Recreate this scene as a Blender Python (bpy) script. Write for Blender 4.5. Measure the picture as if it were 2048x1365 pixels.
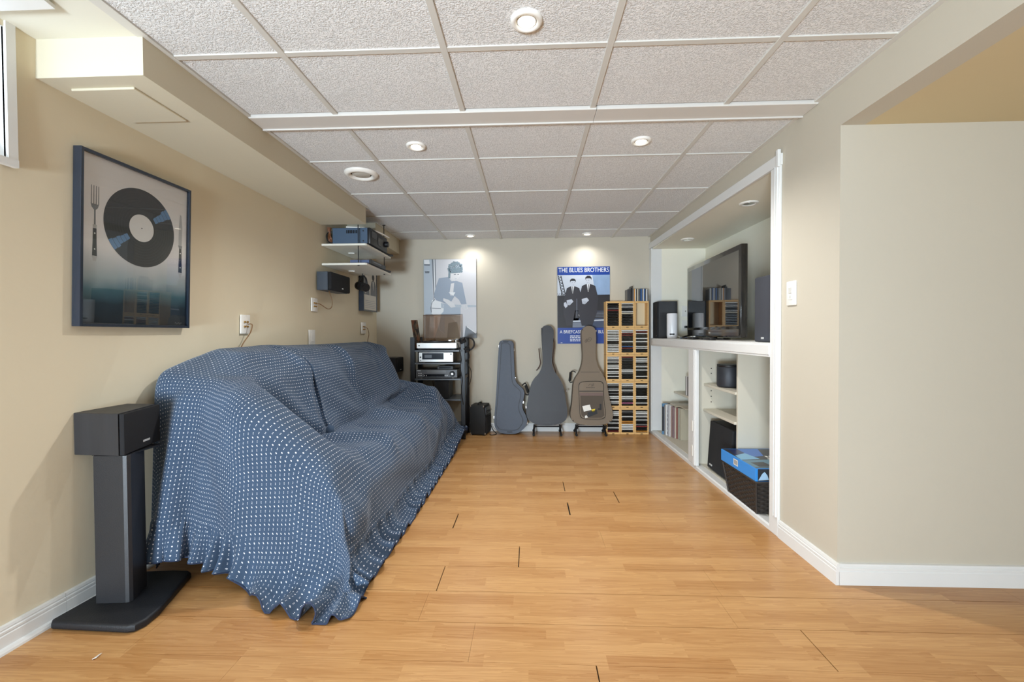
import bpy, bmesh, math, random
import numpy as np
from mathutils import Vector, Matrix

# ------------------------------------------------------------------ clear
for o in list(bpy.data.objects):
    bpy.data.objects.remove(o)
SC = bpy.context.scene
COL = SC.collection
R = math.radians
random.seed(7)

# ------------------------------------------------------------------ camera
CAMZ = 1.088
def make_camera():
    yaw, pitch, roll = .0404, -.0172, -.0049
    f = Vector((-math.sin(yaw)*math.cos(pitch), math.cos(yaw)*math.cos(pitch), math.sin(pitch)))
    r = Vector((math.cos(yaw), math.sin(yaw), 0)); u = r.cross(f)
    c, s = math.cos(roll), math.sin(roll)
    r, u = c*r + s*u, -s*r + c*u
    cam = bpy.data.cameras.new('camera'); co = bpy.data.objects.new('camera', cam)
    cam.sensor_fit = 'HORIZONTAL'; cam.sensor_width = 36; cam.lens = 863.6/2048*36
    cam.clip_start = .02; cam.clip_end = 60
    m = Matrix.Identity(4)
    for i in range(3):
        m[i][0] = r[i]; m[i][1] = u[i]; m[i][2] = -f[i]
    m[2][3] = CAMZ
    co.matrix_world = m
    COL.objects.link(co); SC.camera = co
make_camera()

# ------------------------------------------------------------------ world, exposure, large lights
SC.view_settings.view_transform = 'Standard'
SC.view_settings.look = 'None'
SC.view_settings.gamma = 1
SC.view_settings.exposure = -0.34
SC.view_settings.use_curve_mapping = False
W = bpy.data.worlds.new('world'); SC.world = W; W.use_nodes = True
W.node_tree.nodes['Background'].inputs[0].default_value = (.80, .90, 1.0, 1)
W.node_tree.nodes['Background'].inputs[1].default_value = 4.0

def area(name, loc, target, sx, sy, power, color, spread=180):
    l = bpy.data.lights.new(name, 'AREA'); l.shape = 'RECTANGLE'; l.size = sx; l.size_y = sy
    l.energy = power; l.color = color; l.spread = R(spread)
    o = bpy.data.objects.new(name, l); COL.objects.link(o); o.location = loc
    d = Vector(target) - Vector(loc)
    o.rotation_euler = d.to_track_quat('-Z', 'Y').to_euler()
    return o
# daylight from the small basement window on the left;
# unseen fill lamps are added behind the camera to brighten room and ceiling
area('added_fill_left_rear', (-1.70, -1.85, 1.1), (1.6, -.2, 1.05), 2.4, 1.9, 62, (.80, .91, 1.0))  # added fill from the left rear, no door is built there
area('daylight_basement_window', (-1.90, 1.06, 1.91), (.3, 1.6, 1.0),   .6, .40, .4, (.80, .90, 1.0))
area('added_fill_ceiling', (-1.2, -2.6, .45), (.1, 3.4, 2.3), .9, .7, 190, (.72, .87, 1.0), 130)  # added fill aimed along the ceiling, no lamp stands there

# ------------------------------------------------------------------ materials
def lin(c):
    c = c/255
    return c/12.92 if c <= .04045 else ((c+.055)/1.055)**2.4
def rgb(r, g, b): return (lin(r), lin(g), lin(b), 1)
MATS = {}
def mat(name, col, rough=.6, metal=0, spec=.5, bump=0, bscale=60, var=0, vscale=8, emit=0, coat=0, stretch=None):
    if name in MATS: return MATS[name]
    m = bpy.data.materials.new(name); m.use_nodes = True
    nt = m.node_tree; b = nt.nodes['Principled BSDF']
    b.inputs['Base Color'].default_value = rgb(*col); b.inputs['Roughness'].default_value = rough
    b.inputs['Metallic'].default_value = metal; b.inputs['Specular IOR Level'].default_value = spec
    if coat: b.inputs['Coat Weight'].default_value = coat; b.inputs['Coat Roughness'].default_value = .08
    if emit:
        b.inputs['Emission Color'].default_value = rgb(*col); b.inputs['Emission Strength'].default_value = emit
    if bump or var:
        tc = nt.nodes.new('ShaderNodeTexCoord')
        mp = nt.nodes.new('ShaderNodeMapping'); nt.links.new(tc.outputs['Object'], mp.inputs[0])
        if stretch: mp.inputs['Scale'].default_value = stretch
    if var:
        n = nt.nodes.new('ShaderNodeTexNoise'); n.inputs['Scale'].default_value = vscale; n.inputs['Detail'].default_value = 5
        nt.links.new(mp.outputs[0], n.inputs['Vector'])
        mx = nt.nodes.new('ShaderNodeMix'); mx.data_type = 'RGBA'
        c = rgb(*col)
        mx.inputs[6].default_value = tuple(min(1, q*(1-var)) for q in c[:3]) + (1,)
        mx.inputs[7].default_value = tuple(min(1, q*(1+var)) for q in c[:3]) + (1,)
        nt.links.new(n.outputs['Fac'], mx.inputs[0]); nt.links.new(mx.outputs[2], b.inputs['Base Color'])
    if bump:
        n2 = nt.nodes.new('ShaderNodeTexNoise'); n2.inputs['Scale'].default_value = bscale; n2.inputs['Detail'].default_value = 4
        nt.links.new(mp.outputs[0], n2.inputs['Vector'])
        bp = nt.nodes.new('ShaderNodeBump'); bp.inputs['Strength'].default_value = bump; bp.inputs['Distance'].default_value = .004
        nt.links.new(n2.outputs['Fac'], bp.inputs['Height']); nt.links.new(bp.outputs[0], b.inputs['Normal'])
    MATS[name] = m
    return m

def wall_paint(name, col):
    return mat(name, col, rough=.75, spec=.25, bump=.12, bscale=35, var=.03, vscale=1.6)
M_WALL = wall_paint('cream_wall_paint', (222, 210, 184))
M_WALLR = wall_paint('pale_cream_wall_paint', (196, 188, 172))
M_SOFF = wall_paint('soffit_paint', (209, 201, 179))
M_NICHE = wall_paint('lightened_niche_paint', (240, 236, 220))  # the wall paint, lightened in colour to offset the shade inside the niche
M_WHITE = mat('white_trim_paint', (226, 226, 224), rough=.42, bump=.05, bscale=25, var=.03, vscale=6)
M_PLATE = mat('white_plastic_plate', (236, 233, 226), rough=.35)
M_BAR = mat('white_grid_metal', (208, 205, 198), rough=.4)
M_BLACK = mat('black_plastic', (22, 22, 25), rough=.45)
M_BLACKM = mat('black_metal', (34, 35, 38), rough=.4, metal=.3)
M_GRILLE = mat('black_speaker_cloth', (22, 23, 27), rough=.85, bump=.5, bscale=900)
M_ASH = mat('black_ash_veneer', (42, 42, 45), rough=.5, bump=.3, bscale=40, var=.35, vscale=22, stretch=(1, 1, .06))
M_CHROME = mat('chrome', (205, 205, 205), rough=.22, metal=1)
M_SILVER = mat('silver_panel', (214, 214, 212), rough=.35, metal=.35)
M_RUBBER = mat('black_rubber', (20, 20, 20), rough=.8)
M_WIRE = mat('brown_wire', (120, 86, 52), rough=.6)
M_BWIRE = mat('black_wire', (25, 24, 24), rough=.6)
M_DARK = mat('dark_gap', (16, 13, 11), rough=1)  # near-black for floor joints, slots and holes

# stippled acoustic tile
def tile_material():
    m = bpy.data.materials.new('stippled_ceiling_tile'); m.use_nodes = True; nt = m.node_tree; b = nt.nodes['Principled BSDF']
    b.inputs['Base Color'].default_value = rgb(222, 219, 215); b.inputs['Roughness'].default_value = .9; b.inputs['Specular IOR Level'].default_value = .2
    g = nt.nodes.new('ShaderNodeNewGeometry')
    v = nt.nodes.new('ShaderNodeTexNoise'); v.inputs['Scale'].default_value = 185; v.inputs['Detail'].default_value = 2.5; v.inputs['Roughness'].default_value = .6
    nt.links.new(g.outputs['Position'], v.inputs['Vector'])
    rmp = nt.nodes.new('ShaderNodeValToRGB'); rmp.color_ramp.elements[0].position = .34; rmp.color_ramp.elements[1].position = .56
    nt.links.new(v.outputs['Fac'], rmp.inputs[0])
    bp = nt.nodes.new('ShaderNodeBump'); bp.inputs['Strength'].default_value = .7; bp.inputs['Distance'].default_value = .004
    nt.links.new(rmp.outputs[0], bp.inputs['Height']); nt.links.new(bp.outputs[0], b.inputs['Normal'])
    mx = nt.nodes.new('ShaderNodeMix'); mx.data_type = 'RGBA'
    mx.inputs[6].default_value = rgb(216, 215, 213); mx.inputs[7].default_value = rgb(238, 237, 236)
    nt.links.new(rmp.outputs[0], mx.inputs[0]); nt.links.new(mx.outputs[2], b.inputs['Base Color'])
    return m
M_TILE = tile_material()

# three-strip oak laminate, strips printed on each board
def floor_material():
    m = bpy.data.materials.new('oak_strip_laminate'); m.use_nodes = True; nt = m.node_tree; b = nt.nodes['Principled BSDF']
    N = nt.nodes.new; L = nt.links.new
    def math_(op, a, bb=None, c=None):
        n = N('ShaderNodeMath'); n.operation = op
        for i, q in enumerate((a, bb, c)):
            if q is None: continue
            if isinstance(q, (int, float)): n.inputs[i].default_value = q
            else: L(q, n.inputs[i])
        return n.outputs[0]
    g = N('ShaderNodeNewGeometry'); s = N('ShaderNodeSeparateXYZ'); L(g.outputs['Position'], s.inputs[0])
    X, Y = s.outputs[0], s.outputs[1]
    row = math_('FLOOR', math_('DIVIDE', math_('SUBTRACT', Y, .0127), .0653))
    wn = N('ShaderNodeTexWhiteNoise'); wn.noise_dimensions = '1D'; L(row, wn.inputs['W'])
    xo = math_('ADD', X, math_('MULTIPLY', wn.outputs['Value'], 3.1))
    # warp strip lengths
    colc = math_('FLOOR', math_('DIVIDE', xo, .41))
    cmb = N('ShaderNodeCombineXYZ'); L(row, cmb.inputs[0]); L(colc, cmb.inputs[1])
    w2 = N('ShaderNodeTexWhiteNoise'); w2.noise_dimensions = '2D'; L(cmb.outputs[0], w2.inputs['Vector'])
    tone = w2.outputs['Value']
    # grain coordinates, shifted per strip
    sh = math_('MULTIPLY', tone, 37.0)
    gc = N('ShaderNodeCombineXYZ'); L(math_('ADD', math_('MULTIPLY', X, 1.6), sh), gc.inputs[0]); L(math_('ADD', math_('MULTIPLY', Y, 34), sh), gc.inputs[1])
    n1 = N('ShaderNodeTexNoise'); n1.inputs['Scale'].default_value = 1.0; n1.inputs['Detail'].default_value = 6; n1.inputs['Distortion'].default_value = .5
    L(gc.outputs[0], n1.inputs['Vector'])
    gc2 = N('ShaderNodeCombineXYZ'); L(math_('ADD', math_('MULTIPLY', X, 9), sh), gc2.inputs[0]); L(math_('MULTIPLY', Y, 420), gc2.inputs[1])
    n2 = N('ShaderNodeTexNoise'); n2.inputs['Scale'].default_value = 1.0; n2.inputs['Detail'].default_value = 3
    L(gc2.outputs[0], n2.inputs['Vector'])
    # cathedral rings
    rg = math_('FRACT', math_('MULTIPLY', n1.outputs['Fac'], 7.0))
    r1 = N('ShaderNodeValToRGB'); e = r1.color_ramp.elements
    e[0].position = 0; e[0].color = rgb(160, 108, 57); e[1].position = 1; e[1].color = rgb(209, 164, 110)
    mixf = math_('ADD', math_('MULTIPLY', tone, .36), math_('ADD', math_('MULTIPLY', rg, .34), math_('MULTIPLY', n2.outputs['Fac'], .50)))
    L(math_('SUBTRACT', mixf, .12), r1.inputs[0])
    L(r1.outputs[0], b.inputs['Base Color'])
    b.inputs['Roughness'].default_value = .30; b.inputs['Specular IOR Level'].default_value = .45
    bp = N('ShaderNodeBump'); bp.inputs['Strength'].default_value = .06; bp.inputs['Distance'].default_value = .002
    L(n2.outputs['Fac'], bp.inputs['Height']); L(bp.outputs[0], b.inputs['Normal'])
    return m
M_FLOOR = floor_material()

def pane_material(name, tint, gloss=.06, ior=1.5, rough=.0):
    m = bpy.data.materials.new(name); m.use_nodes = True; nt = m.node_tree
    for n in list(nt.nodes): nt.nodes.remove(n)
    out = nt.nodes.new('ShaderNodeOutputMaterial'); t = nt.nodes.new('ShaderNodeBsdfTransparent'); t.inputs[0].default_value = tint
    g = nt.nodes.new('ShaderNodeBsdfGlossy'); g.inputs['Roughness'].default_value = rough; g.inputs[0].default_value = (1, 1, 1, 1)
    f = nt.nodes.new('ShaderNodeLayerWeight'); pw = nt.nodes.new('ShaderNodeMath'); pw.operation = 'POWER'; pw.inputs[1].default_value = 4.5
    ad = nt.nodes.new('ShaderNodeMath'); ad.operation = 'MULTIPLY_ADD'; ad.inputs[1].default_value = .9; ad.inputs[2].default_value = ((ior-1)/(ior+1))**2
    nt.links.new(f.outputs['Facing'], pw.inputs[0]); nt.links.new(pw.outputs[0], ad.inputs[0])
    mx = nt.nodes.new('ShaderNodeMixShader')
    nt.links.new(ad.outputs[0], mx.inputs[0]); nt.links.new(t.outputs[0], mx.inputs[1]); nt.links.new(g.outputs[0], mx.inputs[2])
    nt.links.new(mx.outputs[0], out.inputs[0])
    return m
M_GLASS = pane_material('picture_glass', (.97, .98, .98, 1), ior=1.45)
M_SMOKE = pane_material('smoked_acrylic', (.80, .71, .64, 1), ior=1.45)
M_SLEEVE = pane_material('clear_plastic_sleeve', (.86, .83, .78, 1), ior=1.4, rough=.15)
M_NET = pane_material('pocket_mesh', (.45, .42, .38, 1), ior=1.2, rough=.4)

# ------------------------------------------------------------------ mesh builder
class MB:
    def __init__(self): self.bm = bmesh.new(); self.mi = 0
    def _set(self, fs):
        for f in fs: f.material_index = self.mi
    def box(self, x0, x1, y0, y1, z0, z1, bevel=0, seg=2):
        r = bmesh.ops.create_cube(self.bm, size=1); vs = r['verts']
        for v in vs:
            v.co = ((x0+x1)/2 + v.co.x*(x1-x0), (y0+y1)/2 + v.co.y*(y1-y0), (z0+z1)/2 + v.co.z*(z1-z0))
        es = set(e for v in vs for e in v.link_edges)
        fs = set(f for v in vs for f in v.link_faces); self._set(fs)
        if bevel:
            rr = bmesh.ops.bevel(self.bm, geom=list(es), offset=bevel, segments=seg, affect='EDGES', profile=.5)
            self._set(rr['faces'])
        return self
    def cyl(self, p0, p1, r, n=16, r2=None):
        p0 = Vector(p0); p1 = Vector(p1); d = p1-p0
        rr = bmesh.ops.create_cone(self.bm, cap_ends=True, segments=n, radius1=r, radius2=r if r2 is None else r2, depth=d.length)
        m = Matrix.Translation((p0+p1)/2) @ d.to_track_quat('Z', 'Y').to_matrix().to_4x4()
        bmesh.ops.transform(self.bm, matrix=m, verts=rr['verts'])
        self._set(set(f for v in rr['verts'] for f in v.link_faces))
        return self
    def lathe(self, prof, n=32, center=(0, 0, 0), axis='Z', close=False):
        rings = []
        c = Vector(center)
        for (r, z) in prof:
            ring = []
            for i in range(n):
                a = 2*math.pi*i/n
                if axis == 'Z': p = (r*math.cos(a), r*math.sin(a), z)
                elif axis == 'Y': p = (r*math.cos(a), z, r*math.sin(a))
                else: p = (z, r*math.cos(a), r*math.sin(a))
                ring.append(self.bm.verts.new(c+Vector(p)))
            rings.append(ring)
        fs = []
        for k in range(len(rings)-1):
            for i in range(n):
                fs.append(self.bm.faces.new((rings[k][i], rings[k][(i+1) % n], rings[k+1][(i+1) % n], rings[k+1][i])))
        if not close:
            fs.append(self.bm.faces.new(rings[0])); fs.append(self.bm.faces.new(rings[-1]))
        self._set(fs); return self
    def prism(self, poly, to3, t0, t1, bevel=0, seg=2):
        """poly: 2-D points; to3(a, b, t) -> 3-D"""
        lo = [self.bm.verts.new(to3(a, b, t0)) for a, b in poly]
        hi = [self.bm.verts.new(to3(a, b, t1)) for a, b in poly]
        n = len(poly); fs = [self.bm.faces.new(lo), self.bm.faces.new(hi)]
        for i in range(n):
            fs.append(self.bm.faces.new((lo[i], lo[(i+1) % n], hi[(i+1) % n], hi[i])))
        self._set(fs)
        if bevel:
            es = [e for e in fs[0].edges] + [e for e in fs[1].edges]
            rr = bmesh.ops.bevel(self.bm, geom=es, offset=bevel, segments=seg, affect='EDGES', profile=.5)
            self._set(rr['faces'])
        return fs
    def face(self, pts):
        f = self.bm.faces.new([self.bm.verts.new(p) for p in pts]); f.material_index = self.mi; return self
    def tube(self, pts, r, n=8, closed=False):
        pts = [Vector(p) for p in pts]; rings = []; up = Vector((.13, .31, .94)).normalized()
        N = len(pts)
        for i, p in enumerate(pts):
            a = pts[i-1] if i > 0 else (pts[-1] if closed else p); c = pts[(i+1) % N] if (i < N-1 or closed) else p
            t = (c-a).normalized(); s = t.cross(up)
            if s.length < .05: s = t.cross(Vector((1, 0, 0)))
            s.normalize(); q = s.cross(t)
            rr = r[i] if isinstance(r, (list, tuple)) else r
            rings.append([self.bm.verts.new(p + rr*(math.cos(2*math.pi*k/n)*s + math.sin(2*math.pi*k/n)*q)) for k in range(n)])
        fs = []
        M = N if closed else N-1
        for i in range(M):
            a, b = rings[i], rings[(i+1) % N]
            for k in range(n): fs.append(self.bm.faces.new((a[k], a[(k+1) % n], b[(k+1) % n], b[k])))
        if not closed:
            fs.append(self.bm.faces.new(rings[0])); fs.append(self.bm.faces.new(rings[-1]))
        self._set(fs); return self
    def xf(self, m):
        bmesh.ops.transform(self.bm, matrix=m, verts=self.bm.verts[:]); return self
    def build(self, name, mats, parent=None, smooth=None, loc=None):
        bmesh.ops.recalc_face_normals(self.bm, faces=self.bm.faces[:])
        me = bpy.data.meshes.new(name); self.bm.to_mesh(me); self.bm.free()
        if not isinstance(mats, (list, tuple)): mats = [mats]
        for m in mats: me.materials.append(m)
        o = bpy.data.objects.new(name, me); COL.objects.link(o)
        if parent: o.parent = parent
        if loc: o.location = loc
        if smooth is not None: shade(me, smooth)
        return o
def shade(me, deg):
    for p in me.polygons: p.use_smooth = True
    bm = bmesh.new(); bm.from_mesh(me); lim = R(deg)
    for e in bm.edges:
        if len(e.link_faces) == 2 and e.calc_face_angle(0) > lim: e.smooth = False
    bm.to_mesh(me); bm.free()

def spline(pts, n=8, closed=False):
    pts = [Vector(p) for p in pts]; out = []; N = len(pts)
    for i in range(N if closed else N-1):
        if closed: p0, p1, p2, p3 = pts[i-1], pts[i], pts[(i+1) % N], pts[(i+2) % N]
        else: p0, p1, p2, p3 = pts[max(i-1, 0)], pts[i], pts[i+1], pts[min(i+2, N-1)]
        for k in range(n):
            t = k/n
            out.append(.5*((2*p1)+(p2-p0)*t+(2*p0-5*p1+4*p2-p3)*t*t+(3*p1-p0-3*p2+p3)*t**3))
    if not closed: out.append(pts[-1])
    return out
def thing(name, label, cat, loc=(0, 0, 0), rz=0, group=None, rx=0, ry=0):
    o = bpy.data.objects.new(name, None); COL.objects.link(o); o.empty_display_size = .05
    o.location = loc; o.rotation_euler = (rx, ry, rz); o['label'] = label; o['category'] = cat
    if group: o['group'] = group
    return o
def tag(o, label, cat, group=None):
    o['label'] = label; o['category'] = cat
    if group: o['group'] = group
    return o
def struct(o): o['kind'] = 'structure'; return o
def copy_tree(o, parent=None):
    c = o.copy(); COL.objects.link(c)
    if parent: c.parent = parent
    for ch in list(o.children): copy_tree(ch, c)
    return c
def text_mesh(s, size, extrude=0):
    cu = bpy.data.curves.new('lettering', 'FONT'); cu.body = s; cu.size = size; cu.align_x = 'CENTER'; cu.offset = size*.004; cu.resolution_u = 3
    o = bpy.data.objects.new('lettering', cu); COL.objects.link(o)
    bpy.context.view_layer.update()
    dg = bpy.context.evaluated_depsgraph_get()
    me = bpy.data.meshes.new_from_object(o.evaluated_get(dg), depsgraph=dg)
    bpy.data.objects.remove(o); bpy.data.curves.remove(cu)
    return me
def lettering(s, size, width, material, parent, fn, name='lettering'):
    """flat letters scaled to width; fn(a, b) puts the 2-D letter point in the parent's space"""
    me = text_mesh(s, size); me.name = name
    xs = [v.co.x for v in me.vertices]; w = max(xs)-min(xs); k = width/w if width else 1
    mid = (max(xs)+min(xs))/2
    for v in me.vertices: v.co = fn((v.co.x-mid)*k, v.co.y)
    me.materials.clear(); me.materials.append(material)
    o = bpy.data.objects.new(name, me); COL.objects.link(o); o.parent = parent
    return o

# ================================================================== THE ROOM
CEIL = 2.1405; XR = 1.325; YB = 4.80; YC = 1.905; ZH = 1.967
def wx(y, z):
    """face of the left wall (it leans out a little towards its foot at the near end)"""
    xb = -1.862+.0305*y; xt = -1.76+.0085*y
    return xb+(xt-xb)*z/2.05
YREAR = -3.0; XFAR = 4.2

# floor: slab with laminate boards as parts
m = MB(); m.box(-2.1, XFAR, YREAR, YB+.1, -.12, -.009)
floor = struct(m.build('floor', M_DARK))
ROW0 = 1.209; RW = .1955
gaps = {1: (.982, .0035), 0: (.212, .004), 3: (-.400, .0035), 4: (-.057, .004), 6: (-.436, .006), 7: (.235, .008), 8: (.568, .006), 9: (.238, .005)}
seam_dark = {1: .0016, 2: .0022, 3: .0014}
BL = 1.19
rnd = random.Random(4)
for k in range(-2, 19):
    y0 = ROW0+(k)*RW; y1 = min(y0+RW, YB)
    if y0 > YB-.02: break
    joint, gap = gaps.get(k, (rnd.uniform(-.5, .6), .0006))
    x = joint-BL*3
    while x < 3.2:
        xe = x+BL
        if xe > -1.95:
            g0 = gap if abs(x-joint) < .01 else .0006
            g1 = .0006 if abs(xe-joint) > .01 else .0006
            a, bq = max(x+g0, -1.93), min(xe-g1*.2, 3.2)
            sg = .0005
            if k in seam_dark and a < .99 and bq > -1.2: sg = seam_dark[k]
            mm = MB(); mm.box(a, bq, y0+.0003, y1-sg, -.009, 0)
            mm.build('floor_board', M_FLOOR, floor)
        x = xe
# plain boards behind the camera as one wide piece
m = MB(); m.box(-1.93, XFAR, YREAR, ROW0-2*RW-.001, -.009, 0); m.build('floor_board', M_FLOOR, floor)
m = MB(); m.box(3.2, XFAR, ROW0-2*RW, YC+.2, -.009, 0); m.build('floor_board', M_FLOOR, floor)

# left wall with the basement window hole
m = MB()
WY0, WY1, WZ0, WZ1 = .72, 1.386, 1.685, 2.12
def wquad(ya, yb, za, zb, n=1):
    for i in range(n):
        a = ya+(yb-ya)*i/n; b = ya+(yb-ya)*(i+1)/n
        m.face([(wx(a, za), a, za), (wx(b, za), b, za), (wx(b, zb), b, zb), (wx(a, zb), a, zb)])
        m.face([(wx(a, za)-.14, a, za), (wx(a, zb)-.14, a, zb), (wx(b, zb)-.14, b, zb), (wx(b, za)-.14, b, za)])
wquad(YREAR, WY0, 0, CEIL+.02); wquad(WY1, YB+.1, 0, CEIL+.02, 4)
wquad(WY0, WY1, 0, WZ0); wquad(WY0, WY1, WZ1, CEIL+.02)
wall_left = struct(m.build('wall_left', M_WALL))
# window in the left wall
m = MB(); xw = -1.752
m.box(xw-.14, xw+.004, WY0-.03, WY0, WZ0-.02, WZ1); m.box(xw-.14, xw+.004, WY1, WY1+.02, WZ0-.02, WZ1)
m.box(xw-.14, xw+.004, WY0-.03, WY1+.02, WZ0-.02, WZ0); m.box(xw-.14, xw+.004, WY0, WY1, WZ1, CEIL)
m.box(xw-.002, xw+.016, WY0-.05, WY1+.028, WZ0-.025, WZ0-.0); m.box(xw-.002, xw+.014, WY1, WY1+.028, WZ0, CEIL-.001); m.box(xw-.002, xw+.014, WY0-.05, WY0, WZ0, CEIL-.001)
win = struct(m.build('window_1', M_WHITE))
mm = MB(); mm.box(-.0, .03, WY0, WY1, 0, .03); mm.box(0, .03, WY0, WY1, WZ1-WZ0-.03, WZ1-WZ0); mm.box(0, .03, WY0, WY0+.03, .03, WZ1-WZ0-.03); mm.box(0, .03, WY1-.03, WY1, .03, WZ1-WZ0-.03)
mm.build('window_frame', M_PLATE, win, loc=(xw-.11, 0, WZ0))
mm = MB(); mm.box(0, .004, WY0+.03, WY1-.03, .03, WZ1-WZ0-.03); mm.build('window_pane', M_GLASS, win, loc=(xw-.097, 0, WZ0))
# the sash hinged open under the ceiling
mm = MB(); mm.prism([(0, 0), (.265, 0), (.36, -.5), (0, -.5)], lambda a, b, t: (a, b, t), 0, .012); mm.build('window_sash', M_WHITE, win, loc=(-1.757, 1.322, 2.12))

# back wall
m = MB(); m.box(-1.95, XR+.6, YB, YB+.12, 0, CEIL+.02); wall_back = struct(m.build('wall_back', M_WALLR))
# right wall: near pier, strip over the niche, sliver at the far end, header towards the camera
m = MB()
m.box(XR, XR+.10, YC, 2.335, 0, CEIL+.02)
m.box(XR, XR+.10, 2.335, YB, 2.03, CEIL+.02)
m.box(XR, XR+.10, 4.745, YB, 0, 2.03)
m.box(XR, XR+.10, YREAR, YC, ZH, CEIL+.02)
wall_right = struct(m.build('wall_right', M_WALLR))
m = MB(); m.box(XR+.10, XFAR, YC, YC+.1, 0, ZH); struct(m.build('wall_alcove', M_WALLR))
m = MB(); m.box(XR+.10, XFAR, YREAR, YC+.1, ZH, ZH+.08); struct(m.build('ceiling_alcove', mat('tan_ceiling_paint', (208, 190, 152), rough=.8, spec=.2, bump=.1, bscale=40)))
m = MB(); m.box(XFAR, XFAR+.1, YREAR, YC+.1, 0, ZH+.08); struct(m.build('wall_far_right', M_WALLR))
m = MB(); m.box(-2.1, XFAR+.1, YREAR-.12, YREAR, 0, CEIL+.02); struct(m.build('wall_rear', M_WALLR))

# ceiling: slab, then tiles, grid bars and the cover strip as parts
m = MB(); m.box(-2.1, XR+.05, YREAR, YB+.1, CEIL+.022, CEIL+.1); ceiling = struct(m.build('ceiling', mat('ceiling_slab', (150, 148, 144))))
S6 = .6096; GX = [-.9206, -.311, .2986, .908]
rows = [-2.66, -2.055, -1.446, -.836, -.227, .383, .993, 1.603, 2.040, 2.161, 2.603, 3.2136, 3.825, 4.434, YB]
SOFX = -1.352; SOFY0, SOFY1 = 1.48, 3.55; SOFZ = 2.003
xs = [None]+GX+[XR]
for i in range(len(rows)-1):
    y0, y1 = rows[i], rows[i+1]
    if i == 8: continue
    for j in range(5):
        x0 = xs[j] if j else SOFX+.012
        x1 = xs[j+1]
        if j == 0 and y0 >= 3.8: x0 = -1.44
        if j == 4: x1 = XR-.012
        dz = .0025+.0015*((i*7+j*3) % 3)/2
        if j == 0 and 3.2 < y0 < 3.3:
            pts = [(x0, y0+.008), (x1-.009, y0+.008), (x1-.009, y1-.008), (-1.74, y1-.008), (-1.74, SOFY1+.002), (x0, SOFY1+.002)]
            mm = MB(); mm.prism(pts, lambda a, b, t: (a, b, t), CEIL+dz, CEIL+.02)
        elif j == 0 and 3.8 < y0 < 3.9:
            pts = [(-1.44, 4.05), (-1.74, 4.05), (-1.74, y0+.008), (x1-.009, y0+.008), (x1-.009, y1-.008), (-1.44, y1-.008)]
            mm = MB(); mm.prism(pts, lambda a, b, t: (a, b, t), CEIL+dz, CEIL+.02)
        else:
            mm = MB(); mm.box(x0+.006, x1-.009, y0+.007, y1-.007, CEIL+dz, CEIL+.02, bevel=.003, seg=1)
        mm.build('ceiling_tile', M_TILE, ceiling)
for gx in GX:
    for (ya, yb) in ((YREAR, 2.044), (2.157, YB)):
        mm = MB(); mm.box(gx-.0125, gx+.0125, ya, yb, CEIL-.004, CEIL+.012, bevel=.0015, seg=1); mm.build('grid_bar', M_BAR, ceiling)
for i, y in enumerate(rows[:-1]):
    if y in (2.040, 2.161): continue
    wd = .0115 if y < 2 else .0045
    for j in range(5):
        x0 = (xs[j]+.0125) if j else (SOFX+.012 if y < 3.8 else (-1.44 if y > 4 else -1.74)); x1 = xs[j+1]-.0125 if j < 4 else XR-.012
        mm = MB(); mm.box(x0, x1, y-wd, y+wd, CEIL-.0025, CEIL+.012); mm.build('cross_bar', M_BAR, ceiling)
for (x0, x1) in ((SOFX+.004, .318), (.3195, XR-.002)):
    mm = MB(); mm.box(x0, x1, 2.042, 2.156, CEIL-.010, CEIL+.012, bevel=.002, seg=1); mm.box(x0, x1, 2.156, 2.166, CEIL-.016, CEIL); mm.build('cover_strip', mat('cover_strip_paint', (212, 208, 202), rough=.45, var=.03, vscale=6), ceiling)
for (x0, x1, ya, yb) in ((XR-.024, XR, YREAR, YB), (SOFX, SOFX+.018, SOFY0, SOFY1), (SOFX-.02, SOFX+.02, YREAR, SOFY0-.001), (-1.44, -1.425, 4.05, YB)):
    mm = MB(); mm.box(x0, x1, ya, yb, CEIL-.004, CEIL+.01); mm.build('wall_angle', M_BAR, ceiling)
mm = MB(); mm.box(-1.82, SOFX-.02, YREAR, SOFY0, CEIL-.001, CEIL+.02); mm.build('drywall_panel', mat('flat_ceiling_paint', (222, 219, 205), rough=.8), ceiling)
mm = MB(); mm.box(-1.76, -1.44, 4.06, YB, CEIL, CEIL+.02); mm.build('drywall_panel', M_SOFF, ceiling)

# soffit boxes on the left
m = MB()
m.prism([(-1.775, SOFY0), (SOFX, SOFY0), (SOFX, SOFY1), (-1.755, SOFY1)], lambda a, b, t: (a, b, t), SOFZ, CEIL+.015)
soffit = struct(m.build('wall_soffit', M_SOFF))
mm = MB(); mm.box(-1.69, -1.448, 1.545, 1.79, SOFZ-.009, SOFZ, bevel=.002, seg=1); mm.build('access_panel', M_SOFF, soffit)
m = MB(); m.box(-1.745, -1.452, 4.05, YB, 1.985, CEIL+.015); struct(m.build('wall_soffit_corner', M_SOFF))

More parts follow.
